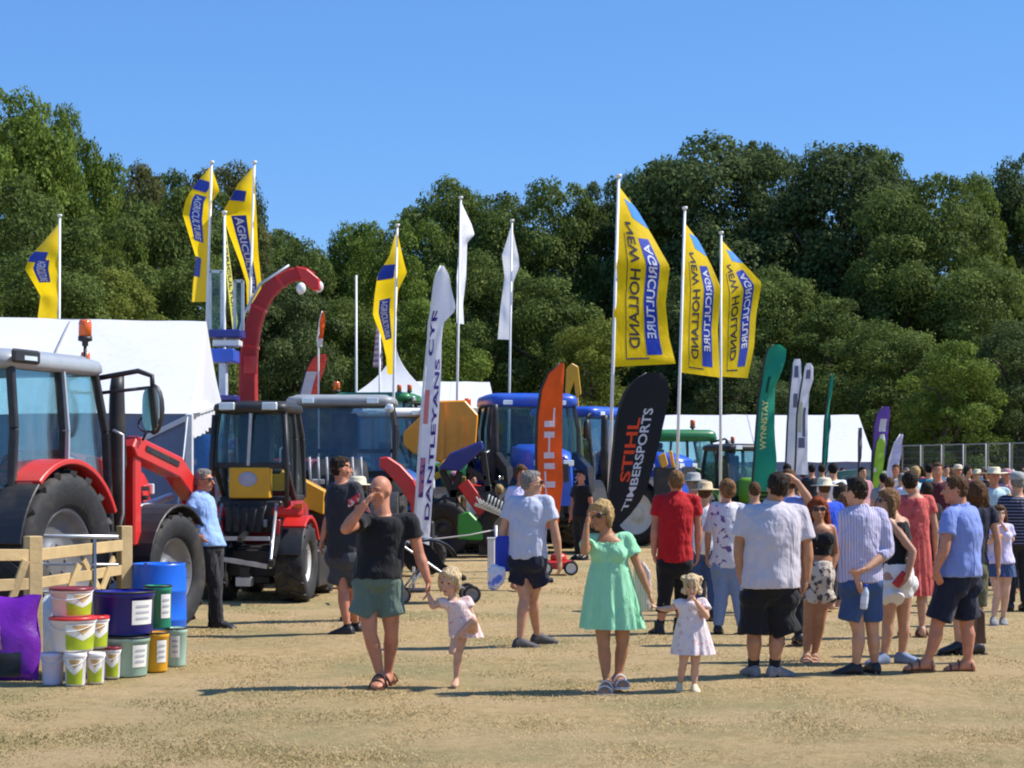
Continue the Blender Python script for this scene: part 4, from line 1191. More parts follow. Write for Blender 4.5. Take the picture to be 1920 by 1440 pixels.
for (a_, b_, c_, d_, m_, nm) in ((-.50, .20, 1.05, (.06, .10, .10), GREYP_, 'control_valve'), (-.50, -.20, 1.05, (.06, .10, .10), GREYP_, 'control_valve'), (-.52, 0, .98, (.05, .26, .04), METAL, 'bracket'), (-.52, .02, 1.16, (.05, .22, .04), METAL, 'bracket'), (-.50, .38, 1.0, (.12, .10, .2), REDD, 'lift_arm'), (-.50, -.38, 1.0, (.12, .10, .2), REDD, 'lift_arm'), (-.62, .02, .30, (.16, .2, .12), METAL, 'hitch')):
    mb = MB(); mb.box((a_, b_, c_), d_); mb.build(nm, m_, ct, .008)
for sd in (-1, 1):
    mb = MB(); mb.tube([(-.45, sd * .36, 1.30), (-.85, sd * .38, .60), (-.95, sd * .40, .50)], .022, 6); mb.build('lift_rod', METAL, ct)
    mb = MB(); mb.box((-.47, sd * .66, 1.27), (.04, .10, .06)); mb.build('indicator', AMBER, ct)
# ---- yellow telehandler boom and body behind the compact tractor
Yt = 27.5
th = thing('telehandler', 'yellow telescopic handler with its boom sloping down to the right behind the compact tractor', 'telehandler', (GX(545, Yt), Yt, 0))
def TP(px, py, dy=0): p = W(px, py, Yt + dy); return Vector((p.x - th.location.x, dy, p.z))
o_ = [(TP(a, b).x, TP(a, b).z) for a, b in [(456, 875), (520, 878), (560, 892), (612, 920), (610, 965), (560, 945), (530, 936), (456, 934)]]
mb = MB(); mb.prism(o_, -.20, .20); bm_ = mb.build('boom', YEL, th, .02)
mb = MB(); q = TP(480, 900); mb.ell((q.x, -.205, q.z), (.15, .008, .12), None, 14, 6); mb.build('round_badge', mat('badge_grey', (.35, .34, .42), rough=.4), bm_)
P_, T_, _ = text_tris('-408'); mb = MB(); q0, q1 = TP(535, 930), TP(558, 912); mb.add([(q0.x + (q1.x - q0.x) * x, -.206, q0.z + (q1.z - q0.z) * y) for x, y in P_], T_); mb.build('lettering', FLAG_K, bm_)
o_ = [(TP(a, b).x, TP(a, b).z) for a, b in [(536, 934), (575, 948), (566, 985), (530, 985)]]
mb = MB(); mb.prism(o_, -.3, .3); mb.build('lower_arm', YEL, th, .02)
mb = MB(); mb.box((.0, .9, .85), (1.9, 1.5, .6)); mb.build('body', PLASTIC, th, .03)
for (xx, sd) in ((-.95, 0), (.95, 0), (-.95, 1.8), (.95, 1.8)):
    wheel(th, (xx, sd, .45), .45, .34, .24, -1 if sd == 0 else 1, RIM_W, 12)
mb = MB(); q = TP(600, 1112); mb.box((q.x, -.9, .16), (.26, .3, .24)); mb.box((q.x + .02, -.95, .33), (.16, .2, .12)); mb.build('stabiliser_foot', RED, th, .02)

# ---- grey roofed tractor with blue windscreen (faces the camera)
gt = tractor('dark tractor with a wide blue windscreen and grey roof facing forward', (GX(628, 31.5), 33.2, 0), R(-88), PLASTIC, GREYP_, RIM_G,
    dict(ch=.92, cx0=-.5, cx1=1.1, z0=2.10, z1=2.86, z2=3.02, hood=1.95, hw=.50, wb=2.2, mir=False, nose=.4), glass=GLASS_B)
mb = MB()
for k in range(7): mb.tube([(2.62, -.42 + .14 * k, 1.95), (2.68, -.40 + .14 * k, 1.6), (2.66, -.36 + .12 * k, 1.15)], .022, 5)
mb.build('hose_bank', GREYP_, gt)
for sd in (-1, 1):
    mb = MB(); mb.lathe([(.001, .0), (.07, .0), (.08, .03), (.065, .05), (.001, .055)], 14, (1.12, sd * .84, 2.80), 'X'); mb.build('headlight', LAMPGL, gt)
# ---- old blue tractor with white roof
bt = tractor('old blue tractor with a white cab roof left of the orange hopper', (GX(716, 40), 41.4, 0), R(-78), FBLUE, WHITEP, RIM_W, dict(z1=2.90, z2=3.06, ch=.80, hood=1.8, framem=FBLUE, mir=False, exh=False), glass=GLASS_B)
o_ = MB(); o_.tube([(2.0, .55, 1.75), (2.3, .60, 1.72), (2.5, .62, 1.5), (2.55, .62, 1.1)], .05, 8); o_.build('white_guard', WHITEP, bt)
# ---- blue tractors
t1 = tractor('bright blue tractor with open loader behind the orange feather banner', (GX(985, 39), 41.5, 0), R(-80), BLUE, BLUE, RIM_W, dict(ch=.98, cx0=-.6, cx1=1.15, z0=2.1, z1=3.12, z2=3.38, hood=2.3, hw=.55, wb=2.6, rr=.95, fr=.72, rearf=NAVY, tr=.95, tf=.9, mir=False), glass=GLASS)
t2 = tractor('second blue tractor, half hidden by the black feather banner, big white wheel', (1.40, 45.3, 0), R(-35), BLUE, BLUE, RIM_W, dict(ch=.9, z0=2.0, z1=3.0, z2=3.22, hood=2.25, hw=.55, rr=.90, fr=.74, frim=.50, fw=.46, tf=1.0, rrim=.60, wb=2.55, exh=True), glass=GLASS)
beacon(t1, (-.2, -1.25, 3.10), 1.2)
def decal(t, word, x0, x1, y, z0, z1, m, nm='lettering'):
    P_, T_, _ = text_tris(word); mb = MB(); mb.add([(x0 + (x1 - x0) * a, y, z0 + (z1 - z0) * b) for a, b in P_], T_); mb.build(nm, m, t, fix=False)
decal(t2, 'NEW HOLLAND', 1.35, 2.75, -.60, 1.72, 1.92, FLAG_W)
mb = MB(); mb.box((2.0, -.585, 1.55), (1.5, .02, .06)); mb.build('stripe', FLAG_W, t2)
decal(t1, 'NEW HOLLAND', -.3, .3, -1.0, 3.2, 3.28, FLAG_W)
def loader_on(t, m, x0, y, z, nm='front_loader'):
    for sd in (-1, 1):
        mb = MB(); mb.prism([(x0, z), (x0 + .2, z + .12), (x0 + 1.6, z - .2), (x0 + 2.3, z - 1.5), (x0 + 2.05, z - 1.5), (x0 + 1.45, z - .42), (x0, z - .14)], sd * y - .07, sd * y + .07); mb.build('loader_arm', m, t, .015)
loader_on(t1, DARKM, 1.3, .85, 2.0)
# ---- navy bonnet of a raised machine left of the blue tractor
nv = thing('hedge_cutter', 'dark blue raised machine arm between the orange hopper and the blue tractor', 'machine', (GX(860, 37), 37, 0))
def NP(px, py): p = W(px, py, 37); return (p.x - nv.location.x, p.z)
mb = MB(); mb.prism([NP(*q) for q in [(822, 880), (845, 850), (905, 826), (908, 842), (880, 866), (862, 884)]], -.35, .35); mb.build('cover', NAVY, nv, .03)
mb = MB()
for (a_, b_) in (((828, 880), (862, 960)), ((862, 884), (842, 960)), ((875, 878), (912, 900)), ((905, 846), (925, 1000)), ((842, 925), (922, 915))): p_, q_ = NP(*a_), NP(*b_); mb.beam((p_[0], .1, p_[1]), (q_[0], .1, q_[1]), .14, .12, up=(0, 1, 0))
mb.build('frame', PLASTIC, nv, .02)
mb = MB(); mb.beam((-.2, 0, .05), (-.2, 0, 1.2), .2, .3); mb.beam((.55, 0, .05), (.55, 0, 1.3), .2, .3); mb.build('support', DARKM, nv)
# ---- green tractors on the right
jd = tractor('green tractor with a green roof right of the black feather banner', (GX(1268, 50), 51, 0), R(12), GREEN, GREEN, mat('yellow_rim', (.7, .5, .02), rough=.4), dict(z0=1.65, z1=2.52, z2=2.80, hood=1.9, cx0=-.7, cx1=1.0))
beacon(jd, (.4, -.5, 2.88), 1.1)
js = tractor('small open green and yellow tractor with a dark roof by the long tent', (GX(1378, 46), 47, 0), R(-60), paint('lime_paint', (.14, .36, .02)), PLASTIC, mat('yellow_rim2', (.7, .5, .02), rough=.4), dict(rr=.6, rrim=.32, fr=.42, frim=.24, fw=.3, rw=.38, tr=.6, tf=.55, wb=1.7, ch=.62, cx0=-.3, cx1=.8, z0=1.45, z1=2.22, z2=2.36, hood=1.55, hw=.36, mir=False, exh=False))
beacon(js, (.1, .0, 2.42), .8)
jg = tractor('green roofed tractor behind the cabs, only its roof and beacons showing', (GX(690, 44), 45, 0), R(-8), GREEN, GREEN, mat('yellow_rim3', (.7, .5, .02), rough=.4), dict(z0=2.2, z1=3.36, z2=3.56, cx0=-.7, cx1=1.1, exh=False))
beacon(jg, (-.85, 0, 3.62), 1.3); beacon(jg, (.75, -.3, 3.6), .9); beacon(jg, (1.0, -.3, 3.6), .9)

SPRED = mat('spout_red', (.40, .014, .014), rough=.55, var=.12, scale=4, dirt=.25)
# ---- red forager with tall curved spout
Ys = 34
fh = thing('forage_harvester', 'red forage harvester with a tall curved discharge spout rising over the cabs', 'harvester', (GX(470, Ys), Ys, 0))
def SP(px, py): p = W(px, py, Ys); return Vector((p.x - fh.location.x, 0, p.z))
path = [((466, 880), 16), ((466, 760), 16), ((466, 690), 15), ((469, 650), 14), ((475, 612), 13.5), ((486, 578), 13), ((503, 549), 12.5), ((525, 527), 12), ((548, 516), 11.5), ((570, 514), 11), ((585, 522), 10)]
rings = []
for i, ((a, b), hw_) in enumerate(path):
    p = SP(a, b); p0 = SP(*path[max(0, i - 1)][0]); p1 = SP(*path[min(len(path) - 1, i + 1)][0])
    d_ = (p1 - p0).normalized(); nrm = Vector((d_.z, 0, -d_.x)); w_ = hw_ * Ys / F
    rings.append([p - nrm * w_ + Vector((0, -.15, 0)), p + nrm * w_ + Vector((0, -.17, 0)), p + nrm * w_ + Vector((0, .17, 0)), p - nrm * w_ + Vector((0, .15, 0))])
sp = MB().loft(rings, sm=False).build('spout', SPRED, fh, .02)
rr_ = []
for i in range(1, len(rings)):
    r_ = rings[i]; rr_.append([r_[1] + Vector((.015, -.03, 0)), r_[1] + Vector((.03, .0, .0)), r_[2] + Vector((.03, 0, 0)), r_[2] + Vector((.015, .03, 0))])
mb = MB()
for i in range(2, len(rings)): mb.beam((rings[i - 1][0] + rings[i - 1][3]) / 2, (rings[i][0] + rings[i][3]) / 2, .03, .06)
mb.build('spout_rib', RED, sp)
for i in range(3, len(rings) - 1, 2):
    mb = MB(); c_ = [sum((Vector(p) for p in rings[i]), Vector()) / 4 for _ in (0,)][0]; d_ = (sum((Vector(p) for p in rings[i + 1]), Vector()) / 4 - c_).normalized() * .03
    mb.loft([[c_ + (Vector(p) - c_) * 1.12 - d_ for p in rings[i]], [c_ + (Vector(p) - c_) * 1.12 + d_ for p in rings[i]]], sm=False); mb.build('flange', RED, sp)
mb = MB(); mb.tube([SP(455, 640) + Vector((-.06, -.22, 0)), SP(470, 590) + Vector((-.08, -.22, 0)), SP(497, 540) + Vector((-.06, -.22, .05)), SP(545, 505) + Vector((0, -.22, .05))], .028, 6); mb.build('hydraulic_ram', METAL, sp)
mb = MB(); q = [SP(*a) for a in [(556, 500), (578, 506), (600, 524), (602, 545), (586, 545), (570, 530)]]; mb.prism([(a.x, a.z) for a in q], -.2, .2); mb.build('deflector', RED, sp, .02)
mb = MB()
for (a, b, y) in ((567, 543, -.22), (597, 537, .05)): p = SP(a, b); mb.ell((p.x, y, p.z), (.09, .09, .11), None, 12, 8)
mb.build('float_ball', WHITEP, sp)
mb = MB(); a, b = SP(452, 680), SP(484, 700); mb.box(((a.x + b.x) / 2 + .05, -.18, (a.z + b.z) / 2 + .05), (.24, .05, .34)); mb.build('spout_plate', RED, sp, .01)
mb = MB(); mb.box((.0, 1.4, 1.2), (2.2, 2.4, 1.5)); mb.build('body', REDD, fh, .05)
for xx in (-.9, .9): wheel(fh, (xx, 1.2, .6), .6, .4, .3, -1, RIM_G, 14)

# ---- blue raised fork unit with glass frame
Yl = 33
lf = thing('raised_platform', 'blue lifting platform raised on a pale mast beside the marquee end', 'lift', (GX(420, Yl), Yl, 0))
def LP(px, py): p = W(px, py, Yl); return Vector((p.x - lf.location.x, 0, p.z))
def bx_(nm, x0, y0, x1, y1, m, dep=.5, off=0, par=None):
    a, b = LP(x0, y0), LP(x1, y1); mb = MB(); mb.box(((a.x + b.x) / 2, off, (a.z + b.z) / 2), (abs(a.x - b.x), dep, abs(a.z - b.z))); return mb.build(nm, m, par or lf, .015)
bx_('platform_box', 400, 656, 444, 680, BLUE, .7); bx_('platform_top', 396, 620, 456, 634, NAVY, .6); bx_('panel', 402, 638, 452, 650, WHITEP, .4)
bx_('mast', 412, 680, 426, 745, mat('pale_mast', (.5, .55, .62), rough=.4), .22); bx_('mast_foot', 408, 742, 446, 752, NAVY, .6)
bx_('lower_mast', 414, 752, 440, 1040, DARKM, .4); bx_('base', 396, 1040, 470, 1066, DARKM, 1.2)
mb = MB()
for (x0, y0, x1, y1) in ((394, 508, 394, 620), (416, 508, 416, 620), (394, 509, 416, 509), (440, 526, 440, 620), (455, 526, 455, 620), (440, 527, 455, 527)): mb.beam(LP(x0, y0), LP(x1, y1), .05, .05, up=(0, 1, 0))
wf_ = mb.build('window_frame', mat('pale_frame', (.45, .5, .52), rough=.4), lf)
for (x0, x1, y0) in ((395, 415, 511), (441, 454, 529)): pane(lf, [LP(x0, 619), LP(x1, 619), LP(x1, y0), LP(x0, y0)], GLASS, 'window')

# ---- orange hopper trailer
Yh = 40
hp = thing('hopper_trailer', 'large orange hopper trailer left of the bright blue tractor', 'trailer', (GX(825, Yh), Yh, 0))
def HP(px, py, y): p = W(px, py, Yh + y); return Vector((p.x - hp.location.x, y, p.z))
front = [(757, 810), (790, 778), (800, 752), (872, 750), (897, 778), (893, 830), (868, 862), (828, 868), (775, 850), (757, 835)]
rings = [[HP(a, b, 0) for a, b in front], [HP(a, b, 2.4) for a, b in front]]
hb = MB().loft(rings, sm=False).build('hopper', ORA, hp, .03)
mb = MB()
for (a, b) in (((830, 754), (828, 864)), ((868, 790), (862, 858)), ((800, 757), (793, 850))):
    p, q = HP(*a, -.03), HP(*b, -.03); mb.beam(p, q, .09, .06, up=(0, 1, 0))
mb.build('rib', ORA, hb)
mb = MB(); mb.tube([HP(826, 880, -.1), HP(842, 868, -.1)], .12, 8); mb.beam(HP(800, 900, -.2), HP(836, 885, -.2), .2, .14); mb.build('chute', YEL, hp, .01)
mb = MB(); mb.box((0, 1.2, .85), (1.9, 2.6, .3)); mb.beam((-.6, 0, .3), (-.6, 0, 1.6), .12, .12); mb.beam((.5, 0, .3), (.5, 0, 1.6), .12, .12); mb.build('chassis', mat('ochre_steel', (.30, .19, .03), rough=.6, dirt=.4), hp, .02)
for xx in (-.75, .75): wheel(hp, (xx, .4, .55), .55, .4, .3, -1, RIM_G, 14)

# ---- red curved arm and hay machinery
Yr_ = 30
ra = thing('hay_tedder', 'red curved arm of a folded hay machine behind the bald man', 'machine', (GX(752, Yr_), Yr_, 0))
def RP(px, py): p = W(px, py, Yr_); return (p.x - ra.location.x, p.z)
mb = MB(); mb.prism([RP(*q) for q in [(712, 858), (728, 856), (752, 872), (776, 898), (792, 935), (794, 1000), (776, 1000), (770, 945), (750, 912), (726, 886), (712, 876)]], -.12, .12); mb.build('curved_arm', RED, ra, .02)
mb = MB(); mb.beam((*RP(716, 900)[:1], .25, RP(716, 900)[1]), (*RP(716, 1035)[:1], .25, .05), .2, .3, up=(0, 1, 0)); mb.box((.05, .6, .6), (.9, .5, .6)); mb.build('frame', PLASTIC, ra, .02)
for xx in (-.35, .35): wheel(ra, (xx, .55, .36), .36, .2, .2, -1, RIM_G, 12)
Ym = 37
mw = thing('mower_implement', 'red and green folding mower with pale tines beside the white feather banner', 'machine', (GX(880, Ym), Ym, 0))
def MP(px, py, y=0): p = W(px, py, Ym + y); return Vector((p.x - mw.location.x, y, p.z))
mb = MB(); mb.beam(MP(868, 905), MP(925, 985), .26, .22, up=(0, 1, 0)); mb.beam(MP(870, 915, .3), MP(905, 920, .3), .2, .2, up=(0, 1, 0)); mb.build('red_beam', RED, mw, .02)
mb = MB(); mb.prism([(MP(*q).x, MP(*q).z) for q in [(858, 962), (880, 958), (906, 985), (908, 1012), (858, 1012)]], -.25, .25); mb.build('green_guard', paint('bright_green_paint', (.035, .30, .035)), mw, .03)
mb = MB()
for k in range(9):
    a = MP(893 + 6 * k, 932 + 3.2 * k, -.3); mb.tube([a, a + Vector((.08, -.1, -.14)), a + Vector((.22, -.1, -.10)), a + Vector((.26, -.12, .05))], .018, 5)
mb.beam(MP(890, 945, -.3), MP(940, 965, -.3), .05, .07); mb.build('tine', mat('pale_steel', (.62, .64, .58), rough=.35, metal=.3), mw)
mb = MB(); mb.box((.2, .4, .55), (1.4, .5, .5)); mb.beam(MP(858, 1014), MP(925, 1014), .3, .12); mb.build('frame', PLASTIC, mw, .02)
for xx in (-.52, .75): wheel(mw, (xx, -.05, .58), .58, .38, .28, -1, RIM_G if xx > 0 else PLASTIC, 14)

# ---- yellow excavator arm tip far behind
ex = thing('digger_arm', 'yellow digger arm tip rising above the blue cab roof', 'digger', (GX(1074, 50), 50, 0))
def EP(px, py): p = W(px, py, 50); return (p.x - ex.location.x, p.z)
mb = MB(); mb.prism([EP(*q) for q in [(1062, 690), (1072, 681), (1084, 688), (1090, 740), (1080, 742), (1076, 715), (1068, 740), (1060, 740)]], -.15, .15); mb.build('arm', YEL, ex, .02)
mb = MB(); mb.prism([EP(*q) for q in [(1064, 742), (1084, 742), (1098, 900), (1058, 900)]], -.15, .15); mb.box((0, .5, .8), (2, 1.6, 1.4)); mb.build('boom', YEL, ex, .02)
# ---- yellow loader bit in front of the green tractor
yl = thing('yellow_loader', 'yellow loader bracket in front of the green roofed tractor', 'machine', (GX(1248, 42), 42, 0))
def YP(px, py): p = W(px, py, 42); return (p.x - yl.location.x, p.z)
mb = MB(); mb.prism([YP(*q) for q in [(1234, 855), (1246, 848), (1252, 872), (1240, 878)]], -.2, .2); mb.prism([YP(*q) for q in [(1254, 846), (1260, 844), (1268, 885), (1262, 893)]], -.08, .08); mb.build('bracket', YEL, yl, .02)
mb = MB(); mb.box((0, .1, .9), (.5, .5, 1.8)); mb.build('frame', PLASTIC, yl, .02)
# ---- small mower with white wheel on the grass
sm_ = thing('lawn_mower', 'small red lawn mower with a pale front wheel beside the man in the pale tee', 'lawn mower', (GX(1045, 31), 31, 0))
mb = MB(); mb.box((0, 0, .17), (.52, .42, .14)); mb.lathe([(.001, .36), (.12, .35), (.15, .24), (.001, .24)], 14, (.02, 0, 0)); mb.build('deck', RED, sm_, .03)
mb = MB(); mb.tube([(-.24, -.18, .22), (-.62, -.16, .92), (-.62, .16, .92), (-.24, .18, .22)], .015, 6); mb.build('handle', PLASTIC, sm_)
for (xx, yy) in ((.22, -.24), (.22, .24), (-.2, -.24), (-.2, .24)):
    wheel(sm_, (xx, yy, .12), .12, .05, .085, -1 if yy < 0 else 1, RIM_W, 10)
# ---- dark green car roof among the crowd
cr = thing('parked_car', 'dark green car with only its roof showing above the crowd by the long tent', 'car', (GX(1595, 50), 50, 0))
rings = []
for (x, zt, zb, w_) in ((-2.1, .85, .45, .75), (-1.9, .98, .3, .85), (-1.1, 1.05, .3, .88), (-.5, 1.68, .3, .80), (.2, 1.75, .3, .80), (1.0, 1.70, .3, .80), (1.6, 1.1, .3, .86), (2.1, .95, .4, .78)):
    rings.append([(x, -w_, zb), (x, -w_ * 1.03, (zb + zt) * .5), (x, -w_ * .8, zt), (x, w_ * .8, zt), (x, w_ * 1.03, (zb + zt) * .5), (x, w_, zb)])
MB().loft(rings).build('body', paint('dark_green_car', (.02, .06, .05)), cr)
for (xx, yy) in ((-1.3, -.8), (-1.3, .8), (1.3, -.8), (1.3, .8)): wheel(cr, (xx, yy, .33), .33, .2, .22, -1 if yy < 0 else 1, RIM_G, 16)
mb = MB(); mb.box((.25, -.835, 1.42), (1.3, .02, .34)); mb.build('window', GLASS_B, cr)

# ================================================================== SALES DISPLAY ON THE LEFT
WOOD = mat('new_timber', (0.52, 0.37, 0.17), rough=.75, var=.22, scale=3.5, bump=.2, bscale=25)
WOOD_S = mat('timber_end', (0.60, 0.48, 0.28), rough=.8, var=.15, scale=8)
fd = thing('wooden_fence', 'new timber post and rail fence with diagonal braces behind the buckets', 'fence', (GX(62, 16.2), 16.2, 0))
fo = fd.location
A_ = W(62, 1005, 16.2); B_ = W(234, 986, 18.3)
def post(px, top, Y, w=.115):
    mb = MB(); x = GX(px, Y) - fo.x; zt = GZ(top, Y); y = Y - fo.y
    M = rotz(R(38)); mb.box((x, y, zt / 2), (w, w, zt), M); mb.build('post', WOOD, fd, .006)
post(62, 1005, 16.2, .125); post(233, 986, 18.3, .12)
def rail(p0, p1, Y0, Y1, h=.1, name='rail', w=.04, off=-.075):
    a, b = W(*p0, Y0), W(*p1, Y1); mb = MB(); v = Vector((fo.x, fo.y - off, 0)); mb.beam(a - v, b - v, w, h); mb.build(name, WOOD, fd, .004)
rail((70, 1040), (230, 1022), 16.25, 18.2, .105); rail((70, 1093), (228, 1068), 16.25, 18.2, .095)
rail((150, 1058), (118, 1140), 17.0, 16.8, .07, 'brace', .03, -.04); rail((158, 1050), (190, 1110), 17.3, 17.6, .07, 'brace', .03, -.04); rail((215, 1046), (192, 1108), 17.9, 17.6, .07, 'brace', .03, -.04)
rail((56, 1040), (-80, 1040), 16.2, 15.6, .10); rail((56, 1094), (-80, 1100), 16.2, 15.6, .10); rail((50, 1050), (18, 1140), 16.1, 16.0, .07, 'brace', .03, -.03)
gg = thing('metal_gate', 'galvanised tubular gate behind the timber fence', 'gate', (GX(110, 17.4), 17.4, 0))
def GG(px, py, Y=17.4): p = W(px, py, Y); return p - Vector(gg.location)
for (y0, y1, rr0) in ((1003, 1007, .02), (1057, 1059, .013), (1110, 1110, .013), (1165, 1165, .013)):
    MB().tube([GG(-90, y0), GG(222, y1)], rr0, 8).build('rail', METAL, gg)
for px in (-60, 40, 178):
    mb = MB(); q = GG(px, 1004); mb.tube([q, (q.x, q.y, .1)], .014, 8); mb.build('upright', METAL, gg)
sk = thing('feed_sack', 'white sack lying behind the timber fence rail', 'sack', (GX(100, 17.0), 17.0, 0))
mb = MB(); mb.ell((0, 0, .30), (.20, .16, .32), None, 14, 9); mb.build('sack', cloth('pale_sack', (.62, .68, .74), wr=.7), sk)

LIDRED = mat('red_lid', (.66, .035, .03), rough=.35, var=.05); LIDDK = mat('dark_red_lid', (.22, .02, .035), rough=.35, var=.08)
TUBW = mat('clear_white_tub', (.72, .68, .68), rough=.4, var=.05, scale=2); TUBP = mat('pinkish_clear_tub', (.74, .52, .50), rough=.4, var=.10, scale=2.5); TUBL = mat('lilac_clear_tub', (.62, .56, .70), rough=.4, var=.1, scale=3)
LGREEN = mat('label_green', (.36, .44, .015), rough=.5, var=.25, scale=9); LWHITE = mat('label_white', (.80, .78, .72), rough=.5, var=.03); LTAN = mat('label_tan', (.58, .36, .14), rough=.5, var=.2, scale=14); LGREY = mat('label_grey_print', (.45, .47, .50), rough=.5)
HANDLE = mat('white_handle', (.8, .8, .78), rough=.4)
def bucket(label, px, base_py, w_px, h_px, Y, m, lid=None, lab=None, z0=None, group='pails of feed stacked by the fence', taper=.86, cat='bucket', lab_a=-35, name='bucket', rimm=None):
    r1 = w_px * Y / F / 2; r0 = r1 * taper; h = h_px * Y / F
    z = GZ(base_py, Y) if z0 is None else z0
    t = thing(name, label, cat, (GX(px, Y), Y, z), 0, group)
    mb = MB(); mb.lathe([(.001, 0), (r0 * .97, 0), (r0, .012), (r1 * .97, h * .86), (r1, h * .87), (r1, h), (r1 * .94, h), (r1 * .93, h * .95), (.001, h * .95)], 28)
    b = mb.build('pail', m, t)
    if rimm: MB().lathe([(r1 * .93, h * .955), (r1 * 1.015, h * .955), (r1 * 1.03, h * 1.0), (r1 * .93, h * 1.0)], 28).build('rim', rimm, t)
    if lid:
        mb = MB(); mb.lathe([(r1 * 1.02, h * .94), (r1 * 1.04, h * .95), (r1 * 1.04, h * 1.02), (r1 * .95, h * 1.04), (r1 * .9, h * 1.02), (.001, h * 1.02)], 28); mb.build('lid', lid, t)
    if lab == 'leaf':
        def band(a0, a1, z0_, z1_, mm, nm, ins=.004, vee=0.0):
            mb = MB()
            def fn(u, v):
                a = R(a0 + (a1 - a0) * u); zz = h * (z0_ + (z1_ - z0_) * v) + vee * h * abs(u - .5) * 2 * v
                k = r0 + (r1 - r0) * (zz / h) + ins
                return Vector((k * math.sin(a), -k * math.cos(a), zz))
            mb.grid(fn, 16, 4); mb.build(nm, mm, t)
        a0, a1 = lab_a - 46, lab_a + 46
        band(a0, a1, .05, .84, LWHITE, 'label', .003)
        band(a0, a1, .06, .34, LGREEN, 'label_print', .005, .22)
        band(a0 + 18, a1 - 18, .80, .52, LTAN, 'label_photo', .005, .24)
    elif lab:
        mb = MB()
        def fn(u, v):
            a = R(lab_a - 24 + 48 * u); zz = h * (.24 + .56 * v); k = r0 + (r1 - r0) * (zz / h) + .004
            return Vector((k * math.sin(a), -k * math.cos(a), zz))
        mb.grid(fn, 10, 3); mb.build('label', LWHITE, t)
        for q in range(3):
            mb = MB(); zz0 = .36 + .14 * q
            def fn2(u, v):
                a = R(lab_a - 16 + 30 * u); zz = h * (zz0 + .05 * v); k = r0 + (r1 - r0) * (zz / h) + .007
                return Vector((k * math.sin(a), -k * math.cos(a), zz))
            mb.grid(fn2, 6, 1); mb.build('label_print', LGREY, t)
    mb = MB(); hp_ = [Vector((r1 * 1.03 * math.cos(a), -r1 * 1.05 * abs(math.sin(a)) * .98, h * .93 - .30 * h * math.sin(a))) for a in np.linspace(0, PI, 15)]
    if h < .4 and group and 'pails' in group: mb.tube(hp_, .004, 5); mb.build('handle', HANDLE, t)
    return t, z + h
PG = 'pails of feed stacked by the fence'
_, zA = bucket('plain lilac bucket at the left end of the bottom row', 99, 1283, 43, 60, 15.2, TUBL, None, None)
_, zB = bucket('white leaf labelled bucket, second in the bottom row beside the plain lilac one', 141, 1285, 42, 62, 15.12, TUBW, None, 'leaf', lab_a=8)
_, zC = bucket('white leaf labelled bucket, third in the bottom row', 179, 1281, 36, 58, 15.28, TUBW, None, 'leaf', lab_a=8)
_, zD = bucket('small leaf labelled bucket with a dark red lid at the right of the bottom row', 210, 1271, 33, 57, 15.68, TUBW, LIDDK, 'leaf', lab_a=12)
_, zE = bucket('large white bucket with a bright red lid in the middle of the stack', 137, 1225, 86, 62, 15.25, TUBW, LIDRED, 'leaf', z0=zB + .002, lab_a=40)
_, zF = bucket('red lidded bucket half hidden behind the large red lidded one', 176, 1222, 56, 58, 15.62, TUBW, LIDRED, 'leaf', z0=zC + .005, lab_a=35)
_, zG = bucket('pinkish clear bucket with a dark red lid on top of the stack', 134, 1160, 80, 52, 15.3, TUBP, LIDDK, 'leaf', z0=zE + .008, lab_a=46)
GT = 'mineral lick tubs'
_, z1 = bucket('pale green tub with a white label at the bottom left of the tubs', 240, 1266, 82, 74, 15.9, mat('pale_green_tub', (.30, .46, .37), rough=.45, var=.06), None, 'plain', group=GT, cat='tub', name='tub', lab_a=48, rimm=PLASTIC)
_, z2 = bucket('orange yellow tub in the bottom row between two pale green tubs', 292, 1258, 50, 74, 16.2, mat('yellow_tub', (.74, .36, .015), rough=.45, var=.06), None, 'plain', group=GT, cat='tub', name='tub', lab_a=40, rimm=PLASTIC)
_, z3 = bucket('mint tub with a printed label at the right end of the bottom row', 329, 1248, 44, 72, 16.65, mat('mint_tub', (.38, .56, .46), rough=.45, var=.06), None, 'plain', group=GT, cat='tub', name='tub', lab_a=8, rimm=PLASTIC)
bucket('wide dark blue tub with a white label on top of the pale green tub', 231, 1193, 117, 80, 16.0, mat('dark_blue_tub', (.008, .010, .19), rough=.35, var=.08), None, 'plain', z0=max(z1, z2) + .003, group=GT, cat='tub', name='tub', lab_a=52, taper=.93, rimm=PLASTIC)
bucket('green tub stacked behind the wide dark blue tub', 296, 1185, 52, 80, 16.55, mat('green_tub', (.012, .24, .14), rough=.35, var=.08), None, 'plain', z0=max(z2, z3) + .003, group=GT, cat='tub', name='tub', lab_a=48, taper=.93, rimm=PLASTIC)
dr = thing('plastic_drum', 'tall bright blue plastic drum in front of the tractor wheel', 'drum', (GX(298, 18.4), 18.4, 0))
rd, hd_ = 51 * 18.4 / F, GZ(1056, 18.4)
MB().lathe([(.001, 0), (rd * .93, 0), (rd * .98, .03), (rd, .10), (rd, hd_ * .32), (rd * 1.03, hd_ * .335), (rd, hd_ * .35), (rd, hd_ * .66), (rd * 1.03, hd_ * .675), (rd, hd_ * .69), (rd, hd_ * .9), (rd * .96, hd_ * .975), (rd * .97, hd_), (rd * .9, hd_), (rd * .88, hd_ * .97), (.001, hd_ * .97)], 32).build('barrel', mat('blue_drum', (.010, .13, .68), rough=.35, var=.06, bump=.03, bscale=4), dr)
